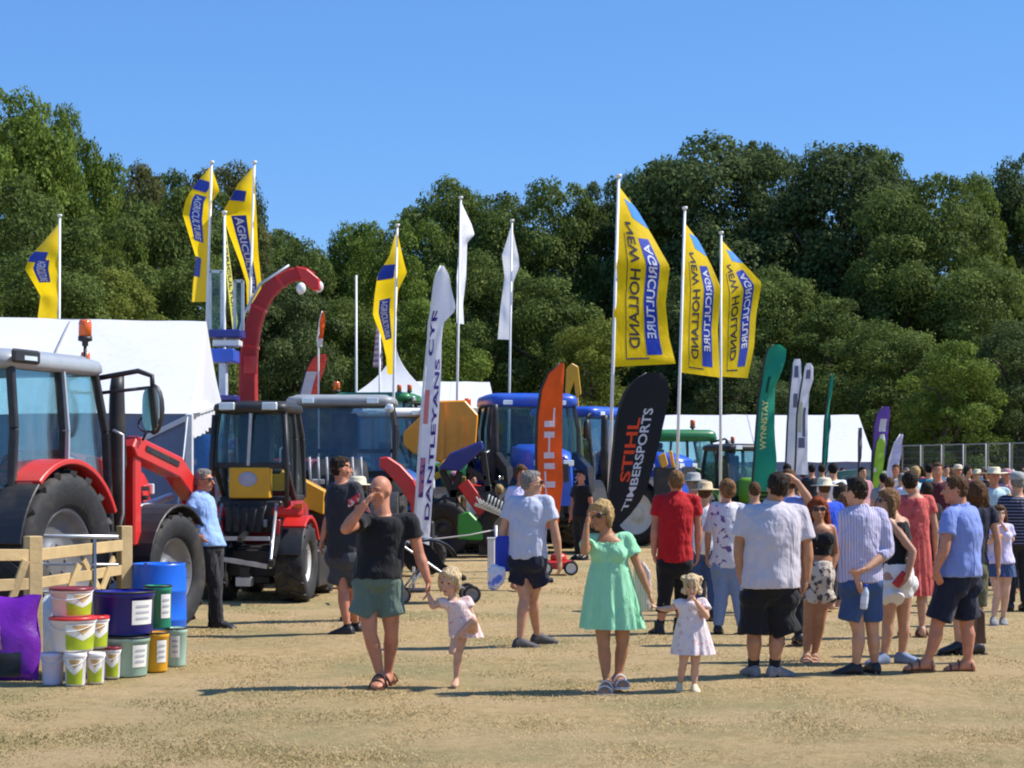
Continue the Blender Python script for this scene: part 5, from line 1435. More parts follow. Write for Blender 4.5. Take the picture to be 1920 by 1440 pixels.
mb = MB(); mb.lathe([(.001, 0), (.03, 0), (.03, .03), (.001, .03)], 10, (.12, 0, hd_ * .965)); mb.lathe([(.001, 0), (.03, 0), (.03, .03), (.001, .03)], 10, (-.12, 0, hd_ * .965)); mb.build('bung', PLASTIC, dr)
# purple feed bag leaning on the fence
bg = thing('feed_bag', 'purple printed feed bag leaning on the timber fence at the left edge', 'bag', (GX(-2, 15.4), 15.4, 0))
def bagf(u, v, sgn):
    w_ = (.60 - .04 * v) * (1 - .05 * math.sin(v * 9)); x = (u - .5) * w_
    puff = (math.sin(PI * u) ** .6) * (math.sin(PI * min(1, v * 1.02)) ** .5) * .13
    z = .69 * v
    return Vector((x + .02 * math.sin(v * 7), .10 + .16 * v + sgn * puff + .02 * noise.noise(Vector((x * 6, z * 6, sgn))) , z + .012 * math.sin(u * 9) * v))
mb = MB(); mb.grid(lambda u, v: bagf(u, v, -1), 18, 22); mb.grid(lambda u, v: bagf(u, v, 1), 18, 22); bgm = mb.build('bag', mat('purple_bag', (.15, .010, .34), rough=.38, var=.2, scale=5, bump=.5, bscale=9), bg)
def bagp(u0, u1, v0, v1, m, nm):
    mb = MB(); mb.grid(lambda a, b: bagf(u0 + (u1 - u0) * (a + .0 * b), v0 + (v1 - v0) * b, -1.06) , 8, 8); mb.build(nm, m, bgm)
bagp(.02, .52, .38, .66, mat('bag_pink', (.72, .22, .30), rough=.4, var=.5, scale=16), 'flower_print'); bagp(.1, .76, .04, .34, mat('bag_dark_photo', (.03, .04, .05), rough=.4, var=.6, scale=9), 'photo_print')

# ---- pushchair behind the bald man
pc = thing('pushchair', 'black pushchair with its hood up behind the toddler', 'pushchair', (GX(815, 24.5), 24.5, 0), R(8))
rings = []
for i in range(9):
    a = R(15 + 140 * i / 8); c, s_ = math.cos(a), math.sin(a)
    rings.append([(-.12 + .42 * c * k2, y, .52 + .32 * s_ * k2) for (k2, y) in ((1, -.24), (1.05, 0), (1, .24), (.93, .24), (.97, 0), (.93, -.24))])
MB().loft(rings).build('hood', cloth('pushchair_black', (.012, .012, .014), wr=.4), pc)
mb = MB(); mb.prism([(-.42, .52), (.02, .40), (.38, .28), (.42, .34), (.10, .52), (-.1, .78), (-.42, .72)], -.2, .2); mb.build('seat', cloth('pushchair_black', (.012, .012, .014)), pc, .03)
mb = MB()
for y in (-.25, .25): mb.tube([(-.62, y, .92), (-.5, y, .80), (.05, y, .42), (.46, y, .12)], .016, 6); mb.tube([(-.1, y, .55), (-.45, y, .1)], .016, 6)
mb.tube([(-.62, -.25, .92), (-.62, .25, .92)], .018, 6); mb.build('frame', METAL, pc)
mb = MB(); mb.prism([(-.36, .80), (-.05, .86), (.1, .80), (.06, .77), (-.05, .82), (-.36, .77)], -.235, .235); mb.build('hood_trim', mat('grey_trim', (.35, .36, .38), rough=.6), pc)
for (xx, yy) in ((.46, -.27), (.46, .27), (-.45, -.27), (-.45, .27)): wheel(pc, (xx, yy, .12), .12, .04, .085, -1 if yy < 0 else 1, RIM_G, 8)
# ---- white rope fencing
rp = thing('rope_line', 'thin white rope strung between two short white stakes by the machinery', 'rope', (GX(850, 30), 30, 0))
def XP(px, py, Y=30): p = W(px, py, Y); return p - Vector(rp.location)
MB().tube([XP(790, 1012), XP(830, 1009), XP(880, 1003), XP(930, 993)], .012, 6).build('rope', mat('white_rope', (.65, .63, .58)), rp)
for (px, top) in ((790, 1005), (930, 985)):
    q = XP(px, top); MB().tube([q, (q.x, q.y, 0)], .022, 8).build('stake', WHITEP, rp)
wp = thing('white_post', 'short wide white post beside the red mower arm', 'post', (GX(921, 28.5), 28.5, 0)); MB().box((0, 0, .34), (.11, .09, .68)).build('panel', WHITEP, wp, .01); MB().box((0, 0, .695), (.13, .11, .03)).build('cap', WHITEP, wp, .005)

# ---- wire fence on the right
MESHM = mat('dull_wire', (.12, .13, .14), rough=.6)
FENCEM = mat('dull_galvanised', (.30, .31, .32), rough=.6, var=.1)
wf = thing('mesh_fence', 'tall galvanised mesh fence before the trees on the right', 'fence', (GX(1800, 52), 52, 0))
a_, b_ = Vector((GX(1690, 58), 58, 0)), Vector((GX(1990, 50), 50, 0)); L_ = (b_ - a_).length
for k in range(13):
    p0, p1 = a_.lerp(b_, k / 7), a_.lerp(b_, (k + 1) / 7); z0_, z1_ = .1, 2.48
    v = Vector(wf.location); dd = (p1 - p0).normalized() * .06
    q0, q1 = p0 + dd - v, p1 - dd - v
    q0.z = q1.z = 0
    up = Vector((0, 0, 1))
    MB().tube([q0 + up * z0_, q0 + up * z1_, q1 + up * z1_, q1 + up * z0_, q0 + up * z0_], .024, 8).build('panel_frame', FENCEM, wf)
    mb = MB()
    for j in range(1, 12): z = z0_ + (z1_ - z0_) * j / 12; mb.beam(q0 + up * z, q1 + up * z, .006, .012)
    for j in range(1, 14): q = q0.lerp(q1, j / 14); mb.beam(q + up * z0_, q + up * z1_, .006, .006, up=(0, 1, 0))
    tag(mb.build('wire_mesh', MESHM, wf), kind='stuff')
    MB().box(p0 - v + Vector((0, 0, .07)), (.6, .24, .14)).build('foot_block', mat('concrete', (.3, .3, .29), rough=.9), wf, .02)
# ================================================================== PEOPLE
SK = {'fair': skin('skin_fair', (0.54, 0.285, 0.175)), 'tan': skin('skin_tan', (0.44, 0.205, 0.105)), 'red': skin('skin_reddened', (0.52, 0.215, 0.125)), 'child': skin('skin_child', (0.62, 0.345, 0.225)), 'pale': skin('skin_pale', (0.62, 0.39, 0.28))}
HR = {'dark': hairmat('hair_dark', (0.030, 0.020, 0.014)), 'brown': hairmat('hair_brown', (0.10, 0.05, 0.022)), 'lbrown': hairmat('hair_light_brown', (0.20, 0.105, 0.045)), 'blond': hairmat('hair_blond', (0.42, 0.28, 0.12)), 'pblond': hairmat('hair_pale_blond', (0.58, 0.43, 0.25)),
      'ginger': hairmat('hair_ginger', (0.24, 0.050, 0.014)), 'grey': hairmat('hair_grey', (0.22, 0.20, 0.18)), 'black': hairmat('hair_black', (0.012, 0.010, 0.010))}
EYE = mat('eye_dark', (0.02, 0.018, 0.016), rough=.2, var=.1); LIP = mat('lip', (.45, .13, .12), rough=.5, var=.1); SHADES = mat('sunglasses_black', (.008, .008, .010), rough=.12, var=.1, coat=.6)
def soft(o, vox, it=3, folds=0.0, fscale=0.12, fac=.5):
    m = o.modifiers.new('join', 'REMESH'); m.mode = 'VOXEL'; m.voxel_size = vox; m.use_smooth_shade = True
    s_ = o.modifiers.new('soften', 'SMOOTH'); s_.factor = fac; s_.iterations = it
    if folds > 0:
        key = 'creases_%03d' % int(fscale * 1000)
        t = bpy.data.textures.get(key)
        if t is None:
            t = bpy.data.textures.new(key, 'CLOUDS'); t.noise_scale = fscale; t.noise_depth = 2
        d = o.modifiers.new('creases', 'DISPLACE'); d.texture = t; d.strength = folds; d.mid_level = .5; d.texture_coords = 'LOCAL'
    return o
def frame3(f, up=Vector((0, 0, 1))):
    """columns: lateral, forward, up"""
    f = f.normalized(); l = f.cross(up).normalized(); u = l.cross(f)
    return Matrix((l, f, u)).transposed()
def eloft(mb, items, e, f, n=20, neck=0.0):
    """elliptical rings: (centre, half width, half depth[, phase]) with lateral e and forward f"""
    rings = []
    top_i = max(range(len(items)), key=lambda q: items[q][0].z)
    for ii, it in enumerate(items):
        c, w_, d_ = it[0], it[1], it[2]; pl = it[3] if len(it) > 3 else 0
        ring = []
        for k in range(n):
            a = 2 * PI * k / n
            g = 1 + pl * (math.sin(a * 9 + 1.3) * .6 + math.sin(a * 14 + c.x * 3) * .4)
            dz = -neck * max(0.0, math.sin(a)) ** 2 if (neck and ii == top_i) else 0.0
            ring.append(c + e * (w_ * math.cos(a) * g) + f * (d_ * math.sin(a) * g) + Vector((0, 0, dz)))
        rings.append(ring)
    mb.loft(rings)
def person(label, Y, px, H, yaw=0.0, j=None, skin_='fair', hair=None, clothes=(), build=1.0, female=False, child=False, vox=.0112, cvox=.0135, hs=1.0, hy=0.0, hp=0.0, hr=0.0, face=True, shades=None, hat=None, shoes=None, stance=.055, group=None, hands=None, footyaw=None, gesture=None, lean=0.0, bump=1.0):
    """px: column of the feet; joints j: name -> (px, py, depth offset in m)"""
    j = j or {}
    X0 = GX(px, Y)
    ya = R(yaw)
    f = Vector((math.sin(ya), -math.cos(ya), 0)); e = Vector((math.cos(ya), math.sin(ya), 0))
    if e.x < -1e-6: e = -e
    Z = Vector((0, 0, 1))
    def Lp(l, fw, z): return e * (l * H) + f * (fw * H) + Z * (z * H)
    bw = build
    J = {'nk': Lp(0, .0 + lean, .825), 'hp': Lp(0, 0, .51), 'hd': Lp(0, .012 + lean * 1.2, .925 if not child else .90)}
    J['kA'] = Lp(-stance, .008, .28); J['kB'] = Lp(stance, .008, .28); J['aA'] = Lp(-stance, -.01, .046); J['aB'] = Lp(stance, -.01, .046)
    def conv(t):
        p, q = t[0], t[1]; dy = t[2] if len(t) > 2 else 0.0
        w_ = W(p, q, Y + dy); return Vector((w_.x - X0, dy, w_.z))
    for k_, t_ in j.items():
        if k_ in ('nk', 'hp', 'hd', 'kA', 'kB', 'aA', 'aB'): J[k_] = conv(t_)
    sw = (.098 if not female else .085) * H * (0.5 + 0.5 * bw) * (1.0 if not child else .92)
    J['sA'] = J['nk'] - e * sw - Z * .030 * H; J['sB'] = J['nk'] + e * sw - Z * .030 * H
    J['hA'] = J['hp'] - e * .052 * H * bw - Z * .02 * H; J['hB'] = J['hp'] + e * .052 * H * bw - Z * .02 * H
    for k_ in ('sA', 'sB', 'hA', 'hB'):
        if k_ in j: J[k_] = conv(j[k_])
    for s_, sg in (('A', -1), ('B', 1)):
        J['e' + s_] = J['s' + s_] + e * sg * .035 * H - Z * .175 * H - f * .01 * H
        J['w' + s_] = J['e' + s_] + e * sg * .005 * H - Z * .145 * H + f * .035 * H
        for k_ in ('e', 'w'):
            if k_ + s_ in j: J[k_ + s_] = conv(j[k_ + s_])
        J['m' + s_] = conv(j['m' + s_]) if 'm' + s_ in j else J['w' + s_] + (J['w' + s_] - J['e' + s_]).normalized() * .10 * H
    hps, nk = J['hp'], J['nk']
    spine = nk - hps
    def S(t):
        c = hps + spine * t
        return c + f * (-.012 * H * math.sin(PI * max(0, min(1, t))))
    hips = 1.06 if female else .97; waist = .84 if female else .92
    PROF = [(-.22, .050, .050), (-.12, .086 * hips, .066), (0, .098 * hips, .072), (.18, .093 * (hips + waist) / 2, .066), (.40, .088 * waist, .060), (.60, .094 * (.93 if female else 1), .066), (.78, .100 * (.90 if female else 1), .066), (.90, .090 * (.92 if female else 1), .058), (.965, .058, .046), (1.0, .036, .036)]
    if child: PROF = [(a, b * .98, c * 1.12) for a, b, c in PROF]
    belly = max(0, bw - 1.0)
    PROF = [(a, b * (1 + .75 * (bw - 1)), c * (1 + .9 * (bw - 1) + (belly * .9 if -.1 < a < .7 else 0))) for a, b, c in PROF]
    def prof(t):
        return interp(PROF, t)
    mb = MB()
    eloft(mb, [(S(t), w_ * H, d_ * H) for t, w_, d_ in PROF], e, f)
    if female and not child:
        for sg in (-1, 1): mb.ell(S(.70) + e * sg * .045 * H + f * .042 * H, (.038 * H, .032 * H, .038 * H), None, 12, 8)
    else:
        for sg in (-1, 1): mb.ell(S(.76) + e * sg * .045 * H + f * .028 * H, (.046 * H, .030 * H, .04 * H), None, 10, 6)
    for sg in (-1, 1): mb.ell(J['hA' if sg < 0 else 'hB'] - f * .030 * H, (.046 * H * bw, .042 * H, .048 * H), None, 10, 8)
    # head
    cs = (1.22 if child else 1.0) * hs
    hyw = R(yaw + hy); hf = Vector((math.sin(hyw), -math.cos(hyw), 0)); hf = (hf + Z * math.tan(R(hp))).normalized()
    M3 = frame3(hf); M3 = Matrix.Rotation(R(hr), 3, hf) @ M3
    HU = .067 * H * cs
    hd = J['hd']
    def Hd(x, y, z): return hd + M3 @ Vector((x * HU, y * HU, z * HU))
    mb.ell(hd + M3 @ Vector((0, -.12 * HU, .12 * HU)), (.70 * HU, .86 * HU, .88 * HU), M3, 18, 12)
    mb.ell(Hd(0, .14, -.38), (.56 * HU, .62 * HU, .66 * HU), M3, 16, 10)
    mb.ell(Hd(0, .50, -.86), (.25 * HU, .24 * HU, .20 * HU), M3, 10, 7)          # chin
    mb.tube([Hd(0, .74, .12), Hd(0, .92, -.22), Hd(0, .98, -.34)], [.07 * HU, .11 * HU, .13 * HU], 8, rnd=True)   # nose
    mb.ell(Hd(0, .66, .20), (.50 * HU, .14 * HU, .09 * HU), M3, 12, 6)              # brow
    mb.ell(Hd(0, .72, -.60), (.22 * HU, .08 * HU, .10 * HU), M3, 10, 6)             # lips
    for sg in (-1, 1):
        mb.ell(Hd(sg * .70, -.08, -.12), (.09 * HU, .16 * HU, .24 * HU), M3, 8, 6)     # ears
        mb.ell(Hd(sg * .40, .48, -.28), (.20 * HU, .18 * HU, .18 * HU), M3, 8, 6)      # cheeks
    nr = .034 * H * (.88 if female or child else 1.0) * (0.6 + .4 * bw)
    mb.tube([nk - Z * .03 * H, nk + (hd - nk) * .3, hd - M3 @ Vector((0, .25 * HU, .35 * HU))], [nr * 1.35, nr, nr * .97], 12)
    # arms
    ab = (.92 if female else 1.05) * (.65 + .35 * bw) * (1.1 if child else 1)
    arms = {}
    for s_, sg in (('A', -1), ('B', 1)):
        sh, el, wr, hd_ = J['s' + s_], J['e' + s_], J['w' + s_], J['m' + s_]
        mb.tube([nk - Z * .022 * H + e * sg * .02 * H, sh + (nk - sh) * .12], [.026 * H, .026 * H * ab], 10, rnd=True)
        mid = sh.lerp(el, .45)
        mb.tube([sh, sh.lerp(el, .18), mid, el], [.026 * H * ab, .029 * H * ab, .0268 * H * ab, .0232 * H * ab], 12, rnd=True)
        mb.tube([el, el.lerp(wr, .28), el.lerp(wr, .7), wr], [.0235 * H * ab, .0255 * H * ab, .0195 * H * ab, .0155 * H * ab], 12, rnd=True)
        dv = (hd_ - wr).normalized()
        # palm faces the body centre unless told otherwise
        pn = (hands or {}).get(s_)
        pn = Vector(pn) if pn else (-e * sg + f * .25)
        pn = (pn - dv * pn.dot(dv)).normalized()
        across = dv.cross(pn).normalized()
        thumb_side = across if across.dot(f) > 0 else -across
        if (hands or {}).get(s_ + 't'): thumb_side = -thumb_side
        hl = .105 * H * (.92 if not child else .9)
        PM = Matrix((across, dv, pn)).transposed()
        mb.ell(wr + dv * hl * .30, (hl * .235, hl * .34, hl * .125), PM, 12, 8)
        curl = (hands or {}).get(s_ + 'c', .45)
        for k in range(4):
            off = (k - 1.5) * hl * .115
            L_ = hl * (.40, .46, .43, .34)[k] if thumb_side.dot(across) < 0 else hl * (.34, .43, .46, .40)[k]
            p0 = wr + dv * hl * .52 + across * off
            a1, a2, a3 = curl * .7, curl * 1.5, curl * 2.1
            p1 = p0 + (dv * math.cos(a1) + pn * math.sin(a1)) * L_ * .45
            p2 = p1 + (dv * math.cos(a2) + pn * math.sin(a2)) * L_ * .32
            p3 = p2 + (dv * math.cos(a3) + pn * math.sin(a3)) * L_ * .26
            mb.tube([p0 - dv * hl * .1, p0, p1, p2, p3], [hl * .058, hl * .056, hl * .05, hl * .045, hl * .038], 7, rnd=True)
        t0 = wr + dv * hl * .16 + thumb_side * hl * .15
        t1 = t0 + (dv * .7 + thumb_side * .6 + pn * .25).normalized() * hl * .22; t2 = t1 + (dv * .9 + thumb_side * .15 + pn * .35).normalized() * hl * .2
        mb.tube([t0, t1, t2], [hl * .07, hl * .06, hl * .045], 7, rnd=True)
        arms[s_] = (sh, el, wr)
    # legs and feet
    lb = (1.0 if not female else 1.02) * (.6 + .4 * bw) * (1.05 if child else 1)
    feet = {}
    for s_, sg in (('A', -1), ('B', 1)):
        h_, kn, an = J['h' + s_], J['k' + s_], J['a' + s_]
        mb.tube([h_ + Z * .03 * H, h_.lerp(kn, .2), h_.lerp(kn, .6), kn], [.054 * H * lb, .053 * H * lb, .041 * H * lb, .031 * H * lb], 14, rnd=True)
        cal = (an - kn).normalized(); bk = -f + cal * f.dot(cal)
        mb.tube([kn, kn.lerp(an, .25) + bk * .008 * H, kn.lerp(an, .55) + bk * .006 * H, an.lerp(kn, .12), an], [.031 * H * lb, .0335 * H * lb, .027 * H * lb, .0195 * H * lb, .020 * H * lb], 12, rnd=True)
        fy = (footyaw or {}).get(s_)
        ff = f if fy is None else Vector((math.sin(R(fy)), -math.cos(R(fy)), 0))
        pit = (footyaw or {}).get(s_ + 'p', 0.0)                       # heel lift, degrees
        ff2 = (ff * math.cos(R(pit)) - Z * math.sin(R(pit))); fu = (Z * math.cos(R(pit)) + ff * math.sin(R(pit)))
        fl = ff2.cross(fu).normalized()
        feet[s_] = (an, ff2, fu, fl)
        def foot(m_, gx, gz, n=14):
            base = an - fu * .043 * H
            it = [(-.040, .018, .012, .020), (-.030, .025, .030, .030), (.005, .027, .040, .038), (.045, .031, .026, .026), (.085, .035, .018, .018), (.108, .029, .013, .013), (.120, .016, .008, .010)]
            rings = []
            for (x, w_, hh, zc) in it:
                ring = []
                for k in range(n):
                    a = 2 * PI * k / n
                    zz = zc + hh * math.sin(a) * (1 if math.sin(a) > 0 else .9)
                    ring.append(base + ff2 * (x * H * (1 + gx * .012)) + fl * (w_ * H * (1 + gx * .1) * math.cos(a) * .92) + fu * (max(0.0, zz) * H + (gz if math.sin(a) > 0 else 0)))
                rings.append(ring)
            m_.loft(rings)
        foot(mb, 0, 0)
        feet[s_ + 'fn'] = foot
    body = mb.build('person', SK[skin_], None, fix=True, smooth=True)
    body.location = (X0, Y, 0)
    soft(body, vox, 3, fac=.45)
    tag(body, label, 'person', group)
    def part(m_, nm, material, v=None, it=3, folds=0.0, fs=.12, remesh=True, bev=0):
        o = m_.build(nm, material, body, bevel=bev)
        if remesh: soft(o, v or cvox, it, folds * bump, fs)
        return o
    # face
    if face:
        for sg in (-1, 1):
            m_ = MB(); m_.ell(Hd(sg * .29, .70, .04), (.105 * HU, .06 * HU, .055 * HU), M3, 8, 6); part(m_, 'eye', EYE, remesh=False)
            m_ = MB(); m_.tube([Hd(sg * .13, .80, .20), Hd(sg * .30, .76, .25), Hd(sg * .46, .62, .20)], .032 * HU, 6); part(m_, 'eyebrow', HR.get(hair[1] if hair else 'brown', HR['brown']), remesh=False)
        m_ = MB(); m_.ell(Hd(0, .775, -.60), (.22 * HU, .05 * HU, .06 * HU), M3, 10, 6); part(m_, 'mouth', LIP, remesh=False)
    if shades:
        m_ = MB()
        for sg in (-1, 1):
            m_.ell(Hd(sg * .31, .80, .05), (.25 * HU, .07 * HU, .19 * HU), M3, 12, 8); m_.tube([Hd(sg * .52, .68, .08), Hd(sg * .72, .30, .06), Hd(sg * .74, -.05, .0)], .03 * HU, 5)
        m_.tube([Hd(-.12, .86, .1), Hd(.12, .86, .1)], .04 * HU, 5)
        part(m_, 'sunglasses', SHADES, remesh=False)
    # hair
    if hair:
        st, hc = hair[0], HR[hair[1]]
        m_ = MB(); hv = max(.010, vox)
        if st in ('short', 'thin'):
            k = 1.0 if st == 'short' else .97
            m_.ell(Hd(0, -.20, .26), (.76 * HU * k, .84 * HU * k, .84 * HU * k), M3, 16, 10)
            m_.ell(Hd(0, -.42, -.10), (.66 * HU, .56 * HU, .60 * HU), M3, 14, 8)
            m_.ell(Hd(0, .22, .72), (.55 * HU, .45 * HU, .30 * HU * k), M3, 12, 6)
        elif st in ('long', 'bob', 'pony', 'bun', 'curly', 'wavy'):
            m_.ell(Hd(0, -.18, .26), (.82 * HU, .90 * HU, .90 * HU), M3, 18, 11)
            m_.ell(Hd(0, -.46, -.12), (.74 * HU, .62 * HU, .68 * HU), M3, 14, 8)
            m_.ell(Hd(0, .34, .70), (.58 * HU, .42 * HU, .28 * HU), M3, 12, 6)
            if st == 'bob':
                for sg in (-1, 1): m_.tube([Hd(sg * .62, .20, .45), Hd(sg * .78, .10, -.15), Hd(sg * .70, .02, -.85)], [.26 * HU, .24 * HU, .12 * HU], 10, rnd=True)
                m_.tube([Hd(0, -.62, .2), Hd(0, -.72, -.4), Hd(0, -.62, -.95)], [.5 * HU, .46 * HU, .22 * HU], 12, rnd=True)
            elif st in ('long', 'wavy'):
                ln = hair[2] if len(hair) > 2 else 2.6
                wv = .12 if st == 'wavy' else .03
                for sg in (-1, -.45, .2, .6, 1):
                    ax = sg * .66
                    pts = [Hd(ax, -.30 + .18 * abs(sg), .35)]
                    q = Hd(ax * 1.12, -.50 + .34 * abs(sg), -.4)
                    pts.append(q)
                    for i in range(1, 6):
                        t_ = i / 5
                        pts.append(q - Z * HU * ln * t_ + M3 @ Vector((wv * math.sin(i * 1.7 + sg * 3) * HU + sg * .10 * t_ * HU, (-.10 + .25 * abs(sg)) * t_ * HU, 0)))
                    m_.tube(pts, [.28 * HU, .31 * HU, .32 * HU, .30 * HU, .27 * HU, .20 * HU, .07 * HU], 10, rnd=True)
            elif st == 'bun':
                m_.ell(Hd(.05, -.95, .45), (.36 * HU, .34 * HU, .36 * HU), M3, 12, 8)
            elif st == 'pony':
                m_.tube([Hd(0, -.95, .35), Hd(0, -1.25, 0), Hd(0, -1.2, -.8), Hd(0, -1.05, -1.4)], [.20 * HU, .25 * HU, .2 * HU, .07 * HU], 10, rnd=True)
            elif st == 'curly':
                r_ = random.Random(5)
                for i in range(26):
                    a = r_.uniform(-PI * .95, PI * .95); zz = r_.uniform(-.75, .75)
                    m_.ell(Hd(math.sin(a) * .86, -.12 - math.cos(a) * .72, zz), (.24 * HU,) * 3, None, 8, 6)
        o = part(m_, 'hair', hc, hv, 2, .022 * H * cs * .7, .028)
    if hat:
        st, hm = hat
        m_ = MB()
        def ringz(r, z, fx=1.12): return [Hd(r * math.cos(a), -.12 + r * fx * math.sin(a), z + (.16 * abs(math.cos(a)) ** 2 * (r > 1.1) if st == 'cowboy' else 0)) for a in np.linspace(0, 2 * PI, 28, endpoint=False)]
        if st in ('sun', 'cowboy'):
            B_ = 1.55 if st == 'sun' else 1.75
            m_.loft([ringz(.80, .36), ringz(B_, .30), ringz(B_, .36), ringz(.82, .45), ringz(.78, .95), ringz(.66, 1.18), ringz(.35, 1.24 if st == 'sun' else 1.12)])
        else:                                                          # cap
            m_.loft([ringz(.80, .28), ringz(.83, .36), ringz(.80, .75), ringz(.62, 1.06), ringz(.25, 1.16)])
            m_.loft([[Hd(x, y0, z) for x, y0, z in ((-.5, .62, .42), (-.42, 1.25, .30), (.42, 1.25, .30), (.5, .62, .42))], [Hd(x, y0, z + .05) for x, y0, z in ((-.5, .62, .42), (-.42, 1.25, .30), (.42, 1.25, .30), (.5, .62, .42))]])
        o = part(m_, 'hat', hm, remesh=False)
    # clothes
    for cl in clothes:
        kind, cm = cl[0], cl[1]; q = cl[2] if len(cl) > 2 else {}
        m_ = MB(); loose = q.get('loose', .012)
        if kind in ('shirt', 'vest'):
            hem = q.get('hem', -.12); top = q.get('top', .985)
            ts = [hem] + [t for t in (-.05, .08, .22, .36, .5, .62, .74, .84, .92) if t > hem + .04 and t < top - .03] + [top]
            it = []
            for t in ts:
                w_, d_ = prof(t)
                if kind == 'shirt' and t < .72:
                    wm, dm = prof(.74); wh, dh = prof(.02)
                    k = .72 if not female else .45
                    w_ = max(w_, wm * k + w_ * (1 - k)); d_ = max(d_, dm * k + d_ * (1 - k))
                    if hem < .1 and t < .1: w_ = max(w_, wh * 1.02); d_ = max(d_, dh * 1.03)
                g = loose * (1 + max(0, .5 - t) * .9)
                it.append((S(t), w_ * H + g, d_ * H + g * 1.15, .02 if t < .5 else 0))
            eloft(m_, it, e, f, 24)
            if female:
                for sg in (-1, 1): m_.ell(S(.70) + e * sg * .044 * H + f * .050 * H, (.050 * H, .042 * H, .050 * H), None, 12, 8)
            if kind == 'shirt':
                pass
                for s_, sg in (('A', -1), ('B', 1)):
                    sh, el, wr = arms[s_]
                    m_.tube([nk - Z * .026 * H + e * sg * .022 * H, sh + (nk - sh) * .1], [.031 * H + .004, .031 * H * ab + .005], 12, rnd=True)
                    sl = q.get('sl', .55)
                    if sl <= 1:
                        ends = sh.lerp(el, sl); r1 = (.031 + .008 * q.get('flare', 1)) * H * ab + .005
                        m_.tube([sh, sh.lerp(el, sl * .5), ends], [.031 * H * ab + .006, .035 * H * ab + .005, r1], 14)
                        m_.ell(sh, (.031 * H * ab + .005,) * 3, None, 12, 8)
                    else:
                        m_.ell(sh, (.031 * H * ab + .006,) * 3, None, 12, 8)
                        m_.tube([sh, sh.lerp(el, .5), el], [.032 * H * ab + .006, .034 * H * ab + .006, .031 * H * ab + .004], 14, rnd=True)
                        e2 = el.lerp(wr, sl - 1); m_.tube([el, el.lerp(e2, .8), e2], [.031 * H * ab + .004, .030 * H * ab + .003, .031 * H * ab + .003], 14)
                if q.get('collar'):
                    m_.tube([nk - Z * .02 * H, nk + (hd - nk) * .20], [nr * 1.45, nr * 1.28], 14)
            part(m_, 'shirt' if kind == 'shirt' else 'top', cm, folds=q.get('folds', .028), fs=q.get('fs', .11))
            if q.get('print'):
                pass
        elif kind in ('shorts', 'trousers'):
            wt = q.get('waist', .14)
            it = []
            for t in (wt, .05, -.06, -.15, -.25):
                w_, d_ = prof(max(t, -.13)); k_ = 1 if t > -.2 else .62; it.append((S(t), (w_ * H + loose) * k_, (d_ * H + loose * 1.25) * k_))
            eloft(m_, it, e, f, 24)
            for s_ in ('A', 'B'):
                h_, kn, an = J['h' + s_], J['k' + s_], J['a' + s_]
                m_.ell(h_ - f * .030 * H, (.050 * H * bw + loose, .048 * H + loose, .054 * H + loose), None, 12, 8)
                if kind == 'shorts':
                    ln = q.get('len', .82); en = h_.lerp(kn, ln); ro = q.get('open', .052) * H * lb * .93 + loose * .6; sg_ = 1 if (h_ - hps).dot(e) >= 0 else -1
                    lat = (en - hps).dot(e) * sg_; en = en + e * sg_ * max(0.0, ro * 1.03 - lat)
                    m_.tube([h_ + Z * .03 * H, h_.lerp(kn, ln * .5), en], [.056 * H * lb + loose, (.050 * H + .002) * lb + loose, ro], 18)
                else:
                    en = q.get('end', .92); a2 = kn.lerp(an, en)
                    m_.tube([h_ + Z * .03 * H, h_.lerp(kn, .4), kn, kn.lerp(a2, .5), a2], [.056 * H * lb + loose, .051 * H * lb + loose, .038 * H * lb + loose, .034 * H * lb + loose, q.get('open', .028) * H * lb + loose], 16)
            part(m_, kind, cm, folds=q.get('folds', .018), fs=.09)
        elif kind in ('dress', 'skirt'):
            hemz = GZ(q['hem'], Y); hw = q['hw'] * Y / F / 2; cx = GX(q['hx'], Y) - X0
            if kind == 'dress':
                it = [(S(t), prof(t)[0] * H + loose, prof(t)[1] * H + loose) for t in (.955, .90, .80, .66)]
                wz = S(.45)
            else:
                it = [(S(t), prof(t)[0] * H + loose, prof(t)[1] * H + loose) for t in (q.get('waist', .16),)]
                wz = S(q.get('waist', .16) - .03)
            hc_ = Vector((cx, 0, hemz))
            w0, d0 = prof(.5 if kind == 'dress' else .1); w0 = w0 * H + loose; d0 = d0 * H + loose
            sk = []
            for i in range(15):
                k = i / 14; fl_ = k ** q.get('pow', .8)
                sk.append((wz.lerp(hc_, k) + Z * (.02 * H * (1 - k)), w0 + .006 + (hw - w0) * fl_, d0 + .006 + (hw * .72 - d0) * fl_, (.012 + q.get('pleat', .06) * 1.5 * k ** .7)))
            def skirt_mesh():
                ms_ = MB(); rings = []
                for c_, w_, d_, pl in sk:
                    ring = []
                    for kk in range(144):
                        a_ = 2 * PI * kk / 144
                        wv = .50 * math.sin(a_ * 8 + 1.1 + .4 * math.sin(a_ * 3)) + .30 * math.sin(a_ * 15 + 2.0 + c_.z * 3) + .22 * math.sin(a_ * 5 + c_.z * 4)
                        g = 1 + pl * wv
                        ring.append(c_ + e * (w_ * math.cos(a_) * g) + f * (d_ * math.sin(a_) * g))
                    rings.append(ring)
                ms_.loft(rings, caps=False)
                return ms_
            if kind == 'dress': it += [(c_, w_, d_, 0) for c_, w_, d_, pl in sk[:3]]
            else: it += [(c_, w_ * .97, d_ * .97, 0) for c_, w_, d_, pl in sk[:2]]
            skirt_mesh().build('skirt_panel', cm, body)
            eloft(m_, it, e, f, 48, q.get('neck', 0.0) * H)
